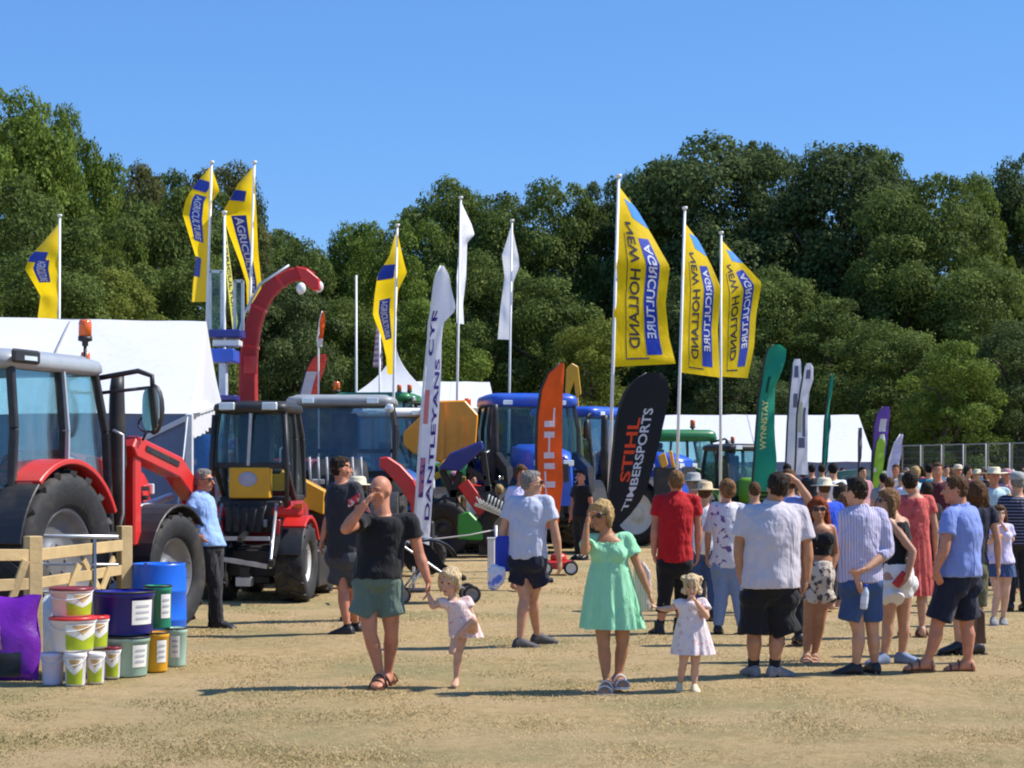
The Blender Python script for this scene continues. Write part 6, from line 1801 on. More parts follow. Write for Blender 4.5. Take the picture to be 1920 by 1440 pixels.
            if kind == 'dress':
                if female and not child:
                    for sg in (-1, 1): m_.ell(S(.70) + e * sg * .044 * H + f * .048 * H, (.050 * H, .042 * H, .050 * H), None, 12, 8)
                for s_, sg in (('A', -1), ('B', 1)):
                    sh, el, wr = arms[s_]
                    m_.tube([nk - Z * .030 * H + e * sg * .030 * H, sh + (nk - sh) * .1], [.029 * H + .003, .030 * H * ab + .004], 12, rnd=True)
                    if q.get('sl', .4) > 0:
                        sl = q.get('sl', .4); r1 = (.031 + .016 * q.get('flare', 1)) * H * ab + .005
                        m_.tube([sh, sh.lerp(el, sl * .5), sh.lerp(el, sl)], [.031 * H * ab + .006, .037 * H * ab + .006, r1], 16); m_.ell(sh, (.031 * H * ab + .005,) * 3, None, 12, 8)
            part(m_, kind, cm, v=q.get('v', cvox * .9), it=1, folds=q.get('folds', .018), fs=.10)
        elif kind == 'sock':
            for s_ in ('A', 'B'):
                an, kn = J['a' + s_], J['k' + s_]
                m_ = MB(); m_.tube([an - Z * .02 * H, an, an.lerp(kn, q.get('h', .30))], [.025 * H * lb, .0235 * H * lb, .0265 * H * lb], 14, rnd=True); part(m_, 'sock', cm, it=2)
    if shoes:
        st, sm = shoes[0], shoes[1]
        for s_ in ('A', 'B'):
            an, ff2, fu, fl = feet[s_]
            if st in ('shoe', 'boot'):
                m_ = MB(); feet[s_ + 'fn'](m_, 1.6, .012)
                if st == 'boot': m_.tube([an - fu * .01 * H, an + fu * .06 * H], [.032 * H, .031 * H], 14)
                else: m_.tube([an - fu * .015 * H, an + fu * .010 * H], [.028 * H, .026 * H], 14)
                part(m_, 'shoe' if st == 'shoe' else 'boot', sm, it=2)
                base = an - fu * .043 * H
                m_ = MB(); m_.prism([(x * H, y * H) for x, y in ((-.052, -.012), (-.05, .012), (.0, .030), (.07, .038), (.125, .025), (.132, 0), (.125, -.025), (.07, -.038), (.0, -.030), (-.05, -.022))], -.004, .014)
                m_.v = [tuple(base + ff2 * a + fl * c + fu * b) for a, b, c in m_.v]
                part(m_, 'sole', shoes[2] if len(shoes) > 2 else sm, remesh=False)
            else:                                                      # sandals
                base = an - fu * .043 * H
                m_ = MB(); m_.prism([(x * H, y * H) for x, y in ((-.046, 0), (-.03, .027), (.03, .028), (.08, .037), (.118, .022), (.125, 0), (.118, -.022), (.08, -.037), (.03, -.028), (-.03, -.027))], -.008, .010)
                m_.v = [tuple(base + ff2 * a + fl * c + fu * b) for a, b, c in m_.v]
                o = part(m_, 'sandal', sm, remesh=False)
                for xx, hh in ((.085, .036), (.045, .056), (-.02, .05)):
                    m_ = MB(); m_.tube([base + ff2 * xx * H + fl * .036 * H * math.cos(a) + fu * (hh * H * max(0, math.sin(a)) + .008) for a in np.linspace(0, PI, 11)], .0048 * H / 1.7 + .002, 6); part(m_, 'strap', sm, remesh=False)
    return body
C = cloth
BLK = C('black_cotton', (0.014, 0.014, 0.016)); CHAR = C('charcoal_cotton', (0.030, 0.032, 0.038)); NAVYC = C('navy_cotton', (0.016, 0.018, 0.035)); SAGE = C('sage_green_cotton', (0.115, 0.165, 0.135)); GREYS = C('slate_grey_cotton', (0.060, 0.064, 0.075))
PALEG = C('pale_lilac_grey_cotton', (0.52, 0.54, 0.66)); MINT = C('mint_green_cotton', (0.30, 0.66, 0.40), wr=.7); PINKW = C('pink_white_print', (0.76, 0.58, 0.54), (0.62, 0.36, 0.34), 'blotch', 26, thr=.6); PINKS = C('pink_white_stripe', (0.74, 0.62, 0.62), (0.64, 0.42, 0.42), 'blotch', 22, thr=.58)
REDC = C('red_polo_cotton', (0.46, 0.012, 0.016)); FLOR = C('white_floral_print', (0.68, 0.66, 0.70), (0.17, 0.10, 0.26), 'blotch', 17, thr=.585); DENIM = C('light_denim', (0.19, 0.27, 0.46), wr=.6); DENIMD = C('blue_denim', (0.045, 0.085, 0.20), wr=.6); WSH = C('pale_grey_white_shirt', (0.54, 0.50, 0.55))
BOLD = C('black_white_print', (0.62, 0.54, 0.45), (0.10, 0.08, 0.09), 'blotch', 20, thr=.52); LIL = C('lilac_striped_shirt', (0.52, 0.50, 0.66), (0.36, 0.33, 0.50), 'stripe', 14, thr=.55, wr=.8); WHT = C('white_cotton', (0.80, 0.79, 0.78)); CORAL = C('coral_cotton', (0.62, 0.115, 0.10), (0.50, 0.07, 0.07), 'blotch', 14, thr=.56)
SKYB = C('mid_blue_cotton', (0.20, 0.27, 0.60)); LBLUE = C('light_blue_cotton', (0.30, 0.46, 0.80)); ROYAL = C('royal_blue_cotton', (0.025, 0.085, 0.60)); TEAL = C('teal_cotton', (0.02, 0.20, 0.28)); MAROON = C('maroon_check', (0.14, 0.02, 0.03), (0.05, 0.02, 0.03), 'hoop', 12); AQUA = C('pale_aqua_cotton', (0.45, 0.62, 0.68))
HOOP = C('navy_striped_cotton', (0.020, 0.022, 0.035), (0.20, 0.20, 0.30), 'hoop', 8, thr=.8); LAV = C('pale_lavender_cotton', (0.62, 0.58, 0.82)); GREENT = C('sage_tee', (0.26, 0.36, 0.27)); GRT = C('grey_marl', (0.26, 0.26, 0.28)); CREAM = C('cream_straw', (0.70, 0.62, 0.44), wr=.2); STRAW = C('straw_weave', (0.62, 0.47, 0.28), wr=.3); GREYH = C('grey_felt', (0.36, 0.36, 0.34), wr=.2); PINKH = C('pink_cotton', (.52, .26, .30)); OLIVE = C('olive_cotton', (.10, .10, .05)); DTROU = C('dark_trousers', (.022, .022, .026))
LEA_B = mat('black_leather', (.014, .013, .013), rough=.45, var=.2); LEA_BR = mat('brown_leather', (.10, .045, .022), rough=.5, var=.25); WSHOE = mat('white_sandal', (.74, .72, .70), rough=.5, var=.05); TRAIN = mat('grey_trainer', (.20, .20, .21), rough=.7, var=.3, scale=20); CREAMS = mat('cream_shoe', (.72, .58, .38), rough=.6, var=.1); BLUES = mat('blue_canvas_shoe', (.18, .24, .38), rough=.8, var=.15); SOLEW = mat('pale_sole', (.45, .44, .42), rough=.7)

# ------------------------------------------------------------ near figures
person('bald man in black tee and sage shorts, hand to his face, leading a toddler', 15.05, 716, 1.76, -12,
    dict(hp=(707, 1082), nk=(718, 966), hd=(712, 920), sA=(682, 975, -.06), sB=(770, 976), eA=(648, 992, -.32), wA=(684, 944, -.34), mA=(700, 926, -.28), eB=(786, 1040, .02), wB=(803, 1090), mB=(802, 1112),
         hA=(686, 1100), hB=(729, 1100), kA=(694, 1190, -.06), aA=(714, 1270, -.03), kB=(734, 1187, .02), aB=(727, 1266, .14)),
    'red', None, [('shirt', BLK, dict(hem=-.02, sl=.50, loose=.014)), ('shorts', SAGE, dict(len=.62, open=.062, loose=.016, waist=.20))], 1.12, vox=.0095, hy=-22, hp=-6, shoes=('sandal', LEA_BR), footyaw=dict(A=-8, B=-25, Bp=18), hands=dict(A=(.9, .3, .1), Ac=.5))
person('toddler in a pale pink dress standing on one bare leg beside the bald man', 15.05, 857, 1.03, -12,
    dict(hp=(874, 1178), nk=(850, 1124), hd=(843, 1090), sA=(828, 1129), sB=(876, 1127), eA=(812, 1137, -.03), wA=(805, 1118, -.02), mA=(802, 1106), eB=(884, 1160, -.02), wB=(864, 1188, -.10), mB=(854, 1198, -.12),
         hA=(864, 1190), hB=(884, 1186), kA=(858, 1232, -.02), aA=(855, 1276, 0), kB=(888, 1164, -.21), aB=(851, 1199, -.20)),
    'child', ('bob', 'pblond'), [('dress', PINKW, dict(hem=1194, hw=62, hx=874, sl=.35, flare=.5, pleat=.05, loose=.010))], 1.0, child=True, hs=1.24, hy=-14, hp=-12, hr=-8, footyaw=dict(A=-5, B=-20, Bp=50), hands=dict(A=(.3, .3, 1)), vox=.0075, cvox=.0105)
person('man in dark grey tee and slate shorts standing behind the bald man', 19.76, 645, 1.86, 152,
    dict(hp=(646, 1040), nk=(640, 905), hd=(640, 878), sA=(624, 915, .07), eA=(618, 965), wA=(604, 1012), mA=(600, 1036), kA=(644, 1108), aA=(652, 1182, -.05), kB=(660, 1108, .1), aB=(668, 1176, .25)),
    'red', ('short', 'dark'), [('shirt', CHAR, dict(hem=-.05, sl=.55, loose=.014)), ('shorts', GREYS, dict(len=.80, open=.056, loose=.012)), ('sock', BLK, dict(h=.10))], 1.02, hy=-40, shoes=('shoe', LEA_B), footyaw=dict(A=-110, B=-120))
person('woman in a cream sun hat partly hidden between the two men in dark tees', 21.5, 672, 1.66, -60, dict(), 'red', ('short', 'brown'), [('shirt', MAROON, dict(sl=.5)), ('trousers', DTROU)], female=True, hat=('sun', CREAM), shoes=('shoe', LEA_B), vox=.013, cvox=.016)
person('man in a pale tee and dark shorts walking away with a blue bag', 18.28, 993, 1.77, 158,
    dict(hp=(990, 1045), nk=(993, 930), hd=(998, 906), sA=(959, 941, .06), sB=(1027, 941, -.07), eA=(944, 995, .09), wA=(936, 1046, .06), mA=(937, 1064, .05), eB=(1041, 998, -.08), wB=(1049, 1050, -.05), mB=(1050, 1072, -.03),
         kA=(984, 1122), aA=(974, 1206, -.04), kB=(1000, 1122, .14), aB=(1008, 1196, .3)),
    'fair', ('short', 'grey'), [('shirt', PALEG, dict(hem=-.02, sl=.60, loose=.018)), ('shorts', NAVYC, dict(len=.62, open=.058, loose=.014))], 1.03, hy=-62, shades=True, shoes=('shoe', mat('dark_grey_shoe', (.06, .055, .06), rough=.7), SOLEW), footyaw=dict(A=110, B=110))
person('woman in a mint green dress and white sandals, hand up to her fringe', 14.76, 1148, 1.555, -6,
    dict(hp=(1146, 1112), nk=(1139, 1002), hd=(1127, 966), sA=(1108, 1010), sB=(1176, 1008), eA=(1096, 1034, -.16), wA=(1100, 984, -.17), mA=(1108, 960, -.13), eB=(1196, 1062), wB=(1217, 1112), mB=(1225, 1134),
         hA=(1128, 1130), hB=(1166, 1130), kA=(1132, 1212, -.03), aA=(1138, 1282, -.03), kB=(1167, 1210, .02), aB=(1158, 1270, .05)),
    'tan', ('bob', 'blond'), [('dress', MINT, dict(hem=1178, hw=112, hx=1148, sl=.60, flare=1.0, pleat=.10, loose=.014, folds=.026, neck=.075))], 1.0, True, vox=.0092, hs=1.08, hy=-28, hp=-4, shades=True, shoes=('sandal', WSHOE), footyaw=dict(A=-10, B=14), hands=dict(A=(.8, -.3, .1), Ac=.7))
person('little girl with curly blond hair in a pink white dress, hand to her mouth', 14.69, 1288, .96, 4,
    dict(hp=(1296, 1190), nk=(1297, 1124), hd=(1297, 1098), sA=(1276, 1131), sB=(1318, 1130), eA=(1256, 1142), wA=(1238, 1142), mA=(1228, 1138), eB=(1325, 1156, -.06), wB=(1306, 1130, -.13), mB=(1296, 1114, -.14),
         hA=(1285, 1200), hB=(1306, 1200), kA=(1281, 1246, -.02), aA=(1274, 1286, .05), kB=(1303, 1250), aB=(1302, 1290)),
    'child', ('curly', 'pblond'), [('dress', PINKS, dict(hem=1226, hw=78, hx=1299, sl=.5, flare=.9, pleat=.08, loose=.010))], 1.0, child=True, hs=1.06, hp=-14, hy=-8, shoes=('shoe', CREAMS), footyaw=dict(A=-8, Ap=28, B=6), vox=.0075, cvox=.0105)
person('man in a red polo shirt and black trousers walking away behind the little girl', 19.76, 1258, 1.72, 176,
    dict(hp=(1265, 1052), nk=(1268, 926), hd=(1268, 903), sA=(1234, 938), sB=(1303, 938), eA=(1228, 990), wA=(1226, 1038), mA=(1230, 1058), eB=(1310, 990), wB=(1309, 1036), mB=(1307, 1056), kA=(1247, 1115), aA=(1236, 1182), kB=(1278, 1112, .1), aB=(1272, 1176, .2)),
    'red', ('short', 'lbrown'), [('shirt', REDC, dict(hem=-.02, sl=.55, loose=.016, collar=True)), ('trousers', BLK, dict(end=.5, open=.036)), ('sock', BLK, dict(h=.3))], 1.05, hy=8, shoes=('boot', LEA_B), footyaw=dict(A=200, B=150))
person('woman in a white floral blouse and light jeans seen from behind', 19.9, 1366, 1.63, 172,
    dict(hp=(1364, 1058), nk=(1362, 942), hd=(1363, 919), sB=(1392, 952), eB=(1400, 1000), wB=(1392, 1040), kA=(1353, 1115), aA=(1346, 1178), kB=(1383, 1115), aB=(1392, 1178)),
    'fair', ('bun', 'lbrown'), [('shirt', FLOR, dict(hem=-.06, sl=.95, loose=.016)), ('trousers', DENIM, dict(end=.93, open=.026, loose=.012))], 1.0, True, hy=25, shoes=('shoe', LEA_B), stance=.06)
person('woman in a straw sun hat and white top beside the man in the red polo', 21.6, 1322, 1.60, 165, dict(), 'fair', ('short', 'brown'), [('shirt', WHT, dict(hem=-.1, sl=.5, loose=.02)), ('trousers', DENIMD)], 1.0, True, hat=('sun', STRAW), shoes=('shoe', LEA_B), vox=.012, cvox=.015)
person('man in a grey felt hat just right of the red polo man', 23.2, 1300, 1.70, 170, dict(), 'red', ('short', 'grey'), [('shirt', CHAR, dict(sl=.6)), ('trousers', DTROU)], hat=('sun', GREYH), shoes=('shoe', LEA_B), vox=.013, cvox=.016)
person('big man in a loose pale shirt and black shorts with black socks, back turned', 15.7, 1440, 1.77, 177,
    dict(hp=(1444, 1096), nk=(1450, 944), hd=(1458, 914), sA=(1396, 962), sB=(1502, 962), eA=(1386, 1024), wA=(1388, 1078), mA=(1392, 1100), eB=(1514, 1030), wB=(1513, 1086), mB=(1508, 1108), hA=(1416, 1120), hB=(1470, 1120), kA=(1414, 1190), aA=(1413, 1256), kB=(1456, 1190), aB=(1452, 1258, -.05)),
    'tan', ('short', 'dark'), [('shirt', WSH, dict(hem=-.04, sl=.72, loose=.030, collar=True, folds=.03, fs=.14)), ('shorts', BLK, dict(len=.98, open=.068, loose=.022)), ('sock', BLK, dict(h=.32))], 1.30, hy=12, hs=1.04, shoes=('shoe', TRAIN, SOLEW), footyaw=dict(A=195, B=120))
person('man in a blue shirt with his arm raised to his brow behind the big man', 18.6, 1480, 1.75, 178, dict(sB=(1504, 946), eB=(1518, 940, -.05), wB=(1494, 902, -.12), mB=(1474, 884, -.1), nk=(1478, 930), hd=(1478, 903), hp=(1478, 1050)), 'fair', ('short', 'brown'), [('shirt', SKYB, dict(sl=.5)), ('trousers', DTROU)], shoes=('shoe', LEA_B), vox=.011, cvox=.014)
person('red haired woman in sunglasses, black crop top and patterned shorts', 17.0, 1524, 1.56, -8,
    dict(hp=(1534, 1080), nk=(1536, 982), hd=(1534, 955), sA=(1516, 990), sB=(1560, 990), eB=(1568, 1038, .03), wB=(1554, 1084, -.05), mB=(1548, 1104), hA=(1524, 1092), hB=(1546, 1092), kA=(1516, 1165), aA=(1512, 1232), kB=(1538, 1165), aB=(1526, 1232, .05)),
    'tan', ('wavy', 'ginger', 3.4), [('vest', BLK, dict(hem=.40, top=.82, loose=.008)), ('shorts', BOLD, dict(len=.50, open=.058, waist=.30, loose=.010))], .92, True, hy=6, shades=True, shoes=('sandal', mat('tan_sandal', (.5, .34, .26), rough=.6)))
person('man in a lilac striped shirt with his hands clasped behind his back, denim shorts', 15.9, 1622, 1.70, 195,
    dict(hp=(1612, 1088), nk=(1613, 952), hd=(1604, 921), sA=(1583, 966), sB=(1652, 966), eA=(1590, 1036, -.05), wA=(1608, 1086, -.17), mA=(1612, 1102, -.19), eB=(1666, 1034, -.05), wB=(1624, 1066, -.20), mB=(1606, 1074, -.22), kA=(1610, 1186), aA=(1604, 1254), kB=(1636, 1186, .05), aB=(1640, 1250, .1)),
    'fair', ('short', 'dark'), [('shirt', LIL, dict(hem=-.03, sl=1.35, loose=.020, collar=True, folds=.028)), ('shorts', DENIMD, dict(len=.76, open=.056, loose=.014))], 1.05, hy=28, shoes=('shoe', LEA_B), footyaw=dict(A=260, B=190))
person('long haired woman in a black top and white shorts, sunglasses on, facing left', 16.8, 1672, 1.61, -82,
    dict(hp=(1684, 1080), nk=(1676, 966), hd=(1664, 940), sA=(1668, 978, -.10), sB=(1696, 978, .06), eA=(1712, 1034, -.16), wA=(1702, 1080, -.18), mA=(1690, 1092, -.16), hA=(1672, 1096, -.05), hB=(1694, 1096, .05), kA=(1664, 1168), aA=(1656, 1234), kB=(1694, 1168, .05), aB=(1690, 1232, .06)),
    'fair', ('long', 'lbrown', 3.6), [('vest', BLK, dict(hem=.16, top=.90, loose=.008)), ('shorts', WHT, dict(len=.40, open=.062, waist=.22, loose=.012))], 1.03, True, shades=True, shoes=('shoe', BLUES, SOLEW), footyaw=dict(A=-60, B=70))
person('dark haired woman in a coral dress standing behind the long haired woman', 19.5, 1712, 1.66, 172, dict(nk=(1716, 928), hd=(1706, 904)), 'fair', ('short', 'dark'), [('dress', CORAL, dict(hem=1116, hw=64, hx=1716, sl=.5, flare=.4, pleat=.06))], 1.05, True, shoes=('sandal', LEA_BR), vox=.011, cvox=.013)
person('stocky man in a mid blue shirt and navy shorts, looking left', 16.1, 1782, 1.73, -118,
    dict(hp=(1794, 1076), nk=(1802, 950), hd=(1790, 918), sA=(1780, 966, -.16), sB=(1822, 962, .10), eA=(1772, 1026, -.22), wA=(1754, 1070, -.20), mA=(1762, 1090, -.18), hA=(1780, 1100, -.06), hB=(1808, 1098, .06), kA=(1756, 1176, -.04), aA=(1738, 1242, -.04), kB=(1812, 1172, .06), aB=(1814, 1244, .06)),
    'red', ('short', 'brown'), [('shirt', SKYB, dict(hem=-.04, sl=.62, loose=.022, collar=True, folds=.026)), ('shorts', NAVYC, dict(len=.82, open=.062, loose=.018))], 1.20, hy=6, shoes=('sandal', LEA_BR), footyaw=dict(A=-85, B=-95))
person('brown haired woman in dark shorts mostly hidden behind the stocky man', 17.6, 1815, 1.64, 168, dict(hd=(1832, 925), nk=(1830, 948)), 'fair', ('long', 'brown', 1.6), [('shirt', NAVYC, dict(sl=.4)), ('shorts', OLIVE, dict(len=1.0))], 1.0, True, shoes=('shoe', LEA_B), footyaw=dict(A=-80, B=-80), vox=.012, cvox=.014)
person('girl in a lavender tee and denim skirt walking towards the camera at the right edge', 21.0, 1872, 1.36, -6,
    dict(nk=(1874, 982), hd=(1874, 963), eB=(1898, 1012), wB=(1884, 990, -.1), mB=(1878, 980, -.1), eA=(1850, 1016), wA=(1862, 1012, -.14), mA=(1872, 1008, -.15), hp=(1876, 1058), kA=(1870, 1115), aA=(1862, 1164), kB=(1886, 1112), aB=(1880, 1164, .1)),
    'pale', ('long', 'brown', 1.2), [('shirt', LAV, dict(hem=.02, sl=.7, loose=.02)), ('skirt', DENIMD, dict(hem=1081, hw=52, hx=1878, pleat=.03, waist=.16))], .95, True, hy=6, shoes=('shoe', TRAIN, SOLEW), vox=.010)
person('man in a light blue shirt standing against the front wheel of the red tractor', 20.7, 402, 1.77, 68,
    dict(hp=(392, 1018), nk=(376, 925), hd=(383, 900), sA=(366, 934, -.10), sB=(384, 934, .12), eA=(352, 968, -.18), wA=(368, 1004, -.20), mA=(380, 1014, -.2), kA=(402, 1100), aA=(408, 1170), kB=(404, 1100, .1), aB=(402, 1166, .15)),
    'red', ('short', 'grey'), [('shirt', LBLUE, dict(hem=-.06, sl=.6, loose=.016, collar=True)), ('trousers', DTROU, dict(end=.97, open=.034))], 1.08, hy=6, shades=True, shoes=('shoe', LEA_B), footyaw=dict(A=80, B=85))
person('man in a broad brimmed cream hat and pale blue shirt facing the camera', 28.0, 1863, 1.78, 6, dict(), 'red', ('short', 'grey'), [('shirt', AQUA, dict(sl=1.3, loose=.02)), ('trousers', GRT)], 1.12, hat=('cowboy', CREAM), shoes=('shoe', LEA_B), vox=.014, cvox=.017)
person('man in a navy striped tee and grey cap at the right edge, back turned', 23.0, 1908, 1.72, 178, dict(), 'fair', ('short', 'grey'), [('shirt', HOOP, dict(sl=.7, loose=.02)), ('trousers', DTROU)], 1.15, hat=('cap', GREYH), shoes=('shoe', LEA_B), vox=.012, cvox=.015)
# ------------------------------------------------------------ figures farther back
CG = 'people in the crowd further back'
def far(label, px, top, Y, yaw, hair, sh, legs=DTROU, skin_='fair', hat=None, female=False, child=False, build=1.0, sl=.55, hy=0, j=None, dress=None, H=None, shoes=None):
    H = H or max(.9, min(1.88, GZ(top, Y) - (.06 if hat else .0)))
    cl = [('shirt', sh, dict(sl=sl, loose=.018)), ('trousers', legs)]
    return person(label, Y, px, H, yaw, j or {}, skin_, hair, cl, build, female, child, vox=.030, cvox=.031, hat=hat, hy=hy, shoes=shoes, face=abs(((yaw + hy + 180) % 360) - 180) < 100, group=None)
far('child in a royal blue tee left of the big man under the green banner', 1415, 902, 22.5, 178, ('short', 'brown'), ROYAL, DENIMD, sl=.7, build=1.15)
far('dark haired man in front of the twin white banners', 1476, 853, 40, 180, ('short', 'black'), BLK)
far('dark haired man, left of the trio of heads by the long tent', 1522, 867, 45, 178, ('short', 'black'), CHAR)
far('dark haired person in the middle of the trio by the long tent', 1541, 869, 46, 175, ('short', 'dark'), GRT)
far('dark haired man in a white shirt, right of the trio by the long tent', 1562, 866, 34, 172, ('short', 'black'), WHT, build=1.1)
far('man in a royal blue shirt and cream hat behind the red haired woman', 1546, 888, 23, 178, ('short', 'brown'), ROYAL, hat=('sun', CREAM), build=1.18)
far('child with dark hair beside the lilac shirted man', 1576, 902, 26, 160, ('bob', 'dark'), GRT, skin_='tan', child=True)
far('woman with pale brown hair in a blue top low behind the lilac shirted man', 1583, 922, 23.5, 185, ('long', 'lbrown', 1.2), TEAL, female=True)
far('dark haired person in a pale pink top by the dark car', 1617, 874, 41, 20, ('short', 'black'), PINKH)
far('black haired man in a grey tee below the lime banner', 1656, 886, 35, 178, ('short', 'black'), GRT)
far('man with a reddish face by the lilac banner', 1680, 868, 42, -30, ('short', 'brown'), WHT, skin_='red')
far('bald headed man in a white tee behind the coral dress', 1690, 885, 37, 170, ('thin', 'grey'), LAV)
far('woman with fair hair in a pale aqua top behind the coral dress', 1716, 873, 33, 175, ('bun', 'blond'), AQUA, female=True, build=1.1)
far('dark haired man in a teal top before the wire fence', 1742, 855, 40, 172, ('short', 'black'), TEAL)
far('man in a maroon check shirt left of the stocky man', 1758, 866, 30, -20, ('short', 'brown'), MAROON, skin_='red', build=1.1)
far('man in a cream cap before the wire fence', 1796, 866, 44, 10, ('short', 'grey'), GREENT, hat=('cap', CREAM), skin_='red')
far('brown haired woman in a dark top before the wire fence', 1814, 872, 42, 30, ('bob', 'dark'), MAROON, female=True)
far('woman in a wide pale hat between the stocky man and the broad brimmed hat', 1832, 876, 46, -10, ('short', 'brown'), GRT, hat=('sun', CREAM), female=True)
far('man in a pink cap at the right, behind the striped tee', 1888, 873, 38, -8, ('short', 'brown'), PINKH, skin_='red', hat=('cap', PINKH))
far('dark haired man at the far right edge of the crowd', 1915, 878, 44, 160, ('short', 'black'), TEAL)
far('woman with auburn hair far back between two hats', 1850, 880, 52, 15, ('long', 'ginger', 1.0), BLK, female=True)
far('man in a white shirt far back under the wire fence', 1775, 872, 52, -15, ('short', 'dark'), WHT)
far('woman in a red top far back under the wire fence', 1728, 874, 54, 170, ('long', 'dark', 1.2), REDC, female=True)
far('man in navy far back left of the pink cap', 1872, 875, 55, 175, ('short', 'grey'), NAVYC)
far('grey haired man far back beside the lilac banner', 1700, 876, 56, 0, ('short', 'grey'), GRT)
far('woman in a white hat far back at the right edge', 1902, 880, 50, 178, ('short', 'blond'), WHT, hat=('sun', CREAM), female=True)
far('boy in a dark tee at the right edge by the striped tee', 1918, 905, 27, -60, ('short', 'brown'), BLK, H=1.5)
far('woman in sage green with a pink headscarf by the folding mower', 852, 878, 38.6, 120, ('bun', 'brown'), GREENT, OLIVE, female=True, hat=('cap', PINKH), build=1.0, shoes=('shoe', LEA_B))
far('woman in white looking at the folding mower', 886, 888, 38.8, 30, ('long', 'brown', 1.0), WHT, OLIVE, female=True, shoes=('shoe', LEA_B))
far('woman in sunglasses and a pale blue top left of the man in the pale tee', 976, 870, 27, 20, ('bob', 'brown'), LAV, DTROU, female=True, skin_='red')
far('fair haired child crouched over the folding mower', 936, 906, 38.2, 200, ('short', 'blond'), BLK, OLIVE, child=True)
far('man in red braces standing by the blue tractor loader', 1090, 880, 36, -40, ('short', 'dark'), BLK, DTROU, skin_='red', shoes=('shoe', LEA_B))
far('small man in a yellow tabard near the yellow loader bracket', 1200, 872, 48, 60, ('short', 'brown'), C('tabard_orange', (.6, .3, .12)), DTROU, skin_='red')
far('man sitting high in the red harvester behind the compact cab', 447, 880, 31, -70, ('short', 'grey'), GRT, DTROU, skin_='red')

MORE = [
 ('man in a pale tee far back just right of the lilac banner', 1696, 882, 48, 165, ('short', 'lbrown'), LAV, None), ('woman in coral far back in front of the wire fence', 1706, 879, 60, 10, ('long', 'brown', 1.0), CORAL, None),
 ('man with a straw hat far back behind the teal top', 1733, 876, 58, -15, ('short', 'brown'), WHT, ('sun', STRAW)), ('man in green far back by a fence upright', 1768, 873, 60, 20, ('short', 'dark'), GREENT, None),
 ('woman in sky blue far back right of the maroon check shirt', 1784, 877, 57, 172, ('bob', 'lbrown'), LBLUE, None), ('man in a black cap far back behind the brown haired woman', 1806, 879, 56, -10, ('short', 'dark'), GRT, ('cap', BLK)),
 ('woman in orange red far back left of the broad brimmed hat', 1826, 881, 60, 0, ('long', 'dark', 1.0), REDC, None), ('man in pale aqua far back behind the broad brimmed hat', 1845, 874, 62, 170, ('short', 'grey'), AQUA, None),
 ('woman with fair hair far back right of the broad brimmed hat', 1880, 880, 58, -20, ('long', 'blond', 1.0), NAVYC, None), ('man in a white cap far back near the right edge', 1896, 876, 60, 15, ('short', 'brown'), SKYB, ('cap', WHT)),
 ('man in red far back at the very right edge', 1917, 874, 62, -5, ('short', 'dark'), REDC, None), ('dark haired woman in mint far back below the lime banner', 1640, 884, 50, 175, ('long', 'dark', 1.0), MINT, None),
 ('man in navy far back by the dark car', 1632, 879, 54, -20, ('short', 'brown'), NAVYC, None), ('person in white far back left of the dark car', 1580, 876, 55, 10, ('short', 'dark'), WHT, None),
 ('woman in lavender far back between the twin banners and the trio', 1506, 880, 50, 175, ('bun', 'brown'), LAV, None), ('boy in a royal blue tee at shoulder height near the striped tee', 1893, 925, 26, 170, ('short', 'blond'), ROYAL, None),
 ('woman in a black top standing behind the coral dress', 1738, 902, 24, 175, ('bun', 'dark'), BLK, None), ('man in charcoal with brown hair behind the long haired woman', 1668, 893, 27, 165, ('short', 'brown'), CHAR, None)]
for lab, px_, top_, Y_, yw_, hr_, sh_, ht_ in MORE:
    far(lab, px_, top_, Y_, yw_, hr_, sh_, hat=ht_, skin_=('red', 'fair', 'tan')[px_ % 3], female='woman' in lab)

# ------------------------------------------------------------ things people carry
def held(name, label, cat, Y, px, py): 
    return thing(name, label, cat, W(px, py, Y))
b = held('carrier_bag', 'blue carrier bag hanging from the hand of the man in the pale tee', 'bag', 18.33, 944, 1068)
mb = MB(); mb.grid(lambda u, v: Vector(((u - .5) * .17 + .01 * math.sin(v * 9), -.03 + .03 * noise.noise(Vector((u * 4, v * 4, 1))), .34 - .36 * v)), 8, 10); mb.grid(lambda u, v: Vector(((u - .5) * .17 + .01 * math.sin(v * 9), .05 + .03 * noise.noise(Vector((u * 4, v * 4, 2))), .34 - .36 * v)), 8, 10)
soft(mb.build('bag', ROYAL, b), .012, 2)
mb = MB(); mb.prism([(-.085, -.02), (.085, -.02), (.09, .33), (-.08, .33)], -.04, .05); mb.build('body', C('bag_blue', (.035, .06, .42), wr=.6), b, .02)
b2 = held('plastic_bag', 'crumpled white and blue plastic bag swinging left of the blue carrier bag', 'bag', 18.2, 932, 1085)
mb = MB(); mb.ell((0, 0, 0), (.075, .05, .13), Matrix.Rotation(R(28), 3, 'Y'), 14, 10); mb.ell((-.03, -.01, .07), (.06, .045, .07), None, 12, 8)
soft(mb.build('bag', C('plastic_white_blue', (.66, .68, .82), (.14, .2, .62), 'blotch', 7, thr=.55), b2), .010, 1, .03, .05)
t_ = held('tote_bag', 'pale pink tote bag hanging behind the arm of the woman in mint green', 'bag', 14.95, 1205, 1150)
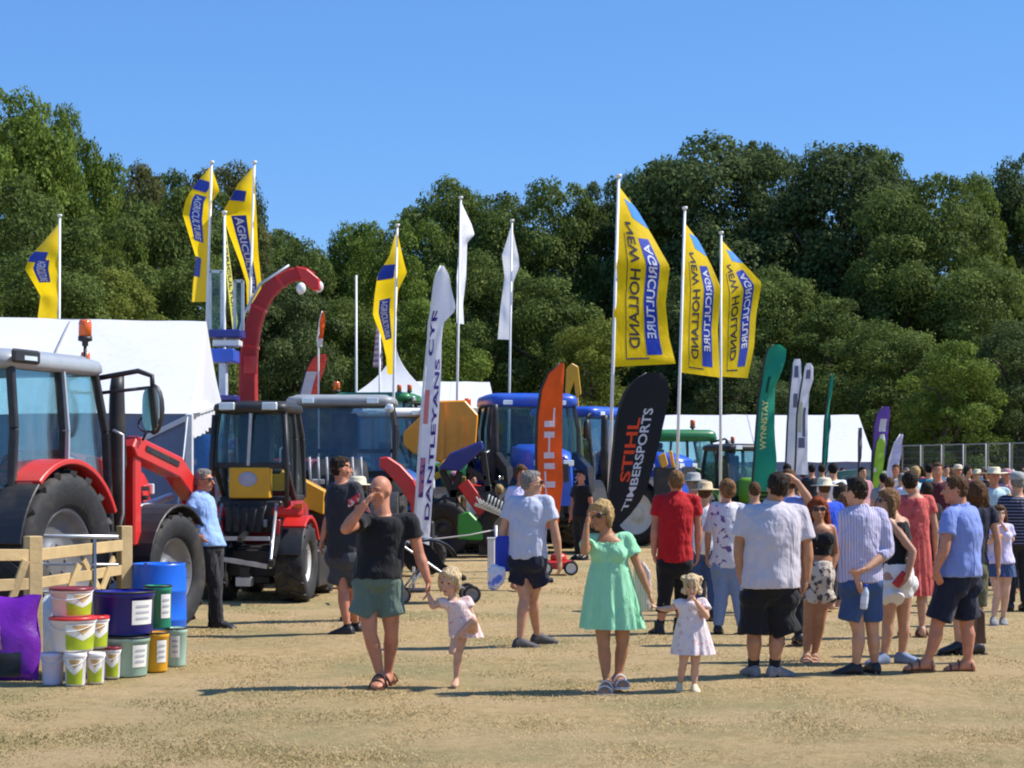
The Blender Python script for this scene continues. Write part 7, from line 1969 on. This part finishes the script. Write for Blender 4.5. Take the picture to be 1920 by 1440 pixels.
mb = MB(); mb.prism([(-.09, 0), (.07, .02), (.06, .34), (.00, .42), (-.07, .36)], -.03, .04); soft(mb.build('bag', C('pink_canvas', (.62, .42, .38), (.7, .6, .56), 'stripe', 16, wr=.5), t_), .012, 2, .02, .08)
bo = held('water_bottle', 'clear plastic water bottle held behind his back by the lilac shirted man', 'bottle', 15.70, 1619, 1142)
mb = MB(); mb.lathe([(.001, 0), (.030, 0), (.033, .02), (.030, .09), (.033, .13), (.028, .155), (.013, .18), (.012, .19), (.001, .19)], 16); o = mb.build('bottle', mat('clear_plastic', (.55, .60, .68), rough=.1, var=.1, coat=.5), bo); o.rotation_euler = (0, R(6), 0)
mb = MB(); mb.lathe([(.001, .19), (.015, .19), (.015, .21), (.001, .21)], 12); mb.build('cap', ROYAL, o); mb = MB(); mb.lathe([(.0335, .05), (.0335, .11)], 16); mb.build('label', mat('bottle_label', (.7, .72, .78), rough=.4), o)
hb_ = held('handbag', 'brown leather handbag hanging beside the woman behind the stocky man', 'bag', 16.9, 1836, 1206)
mb = MB(); mb.prism([(-.045, 0), (.05, 0), (.04, .28), (-.02, .34)], -.06, .06); soft(mb.build('bag', LEA_BR, hb_), .012, 2)
fo_ = held('snack', 'orange paper snack tray in the hands of the girl in the lavender tee', 'food', 20.80, 1868, 1008)
mb = MB(); mb.lathe([(.001, -.02), (.05, -.02), (.07, .03), (.06, .04), (.001, .02)], 12); mb.build('tray', mat('orange_card', (.66, .26, .06), rough=.6), fo_)
ph = held('phone', 'red cased phone in the hand of the long haired woman', 'phone', 16.62, 1688, 1086)
mb = MB(); mb.box((0, 0, 0), (.075, .012, .15), Matrix.Rotation(R(40), 3, 'Y')); mb.build('case', mat('red_case', (.5, .03, .03), rough=.4), ph, .006)
lg = held('arm_patch', 'red and white printed badge on the sleeve of the man behind the bald man', 'badge', 19.48, 664, 938)
mb = MB(); mb.grid(lambda u, v: Vector(((u - .5) * .13, .02 * math.cos(u * 3), (v - .5) * .085 + (u - .5) * .08)), 6, 4); mb.build('patch', C('red_badge', (.62, .05, .06), (.7, .62, .6), 'blotch', 30, thr=.58), lg)
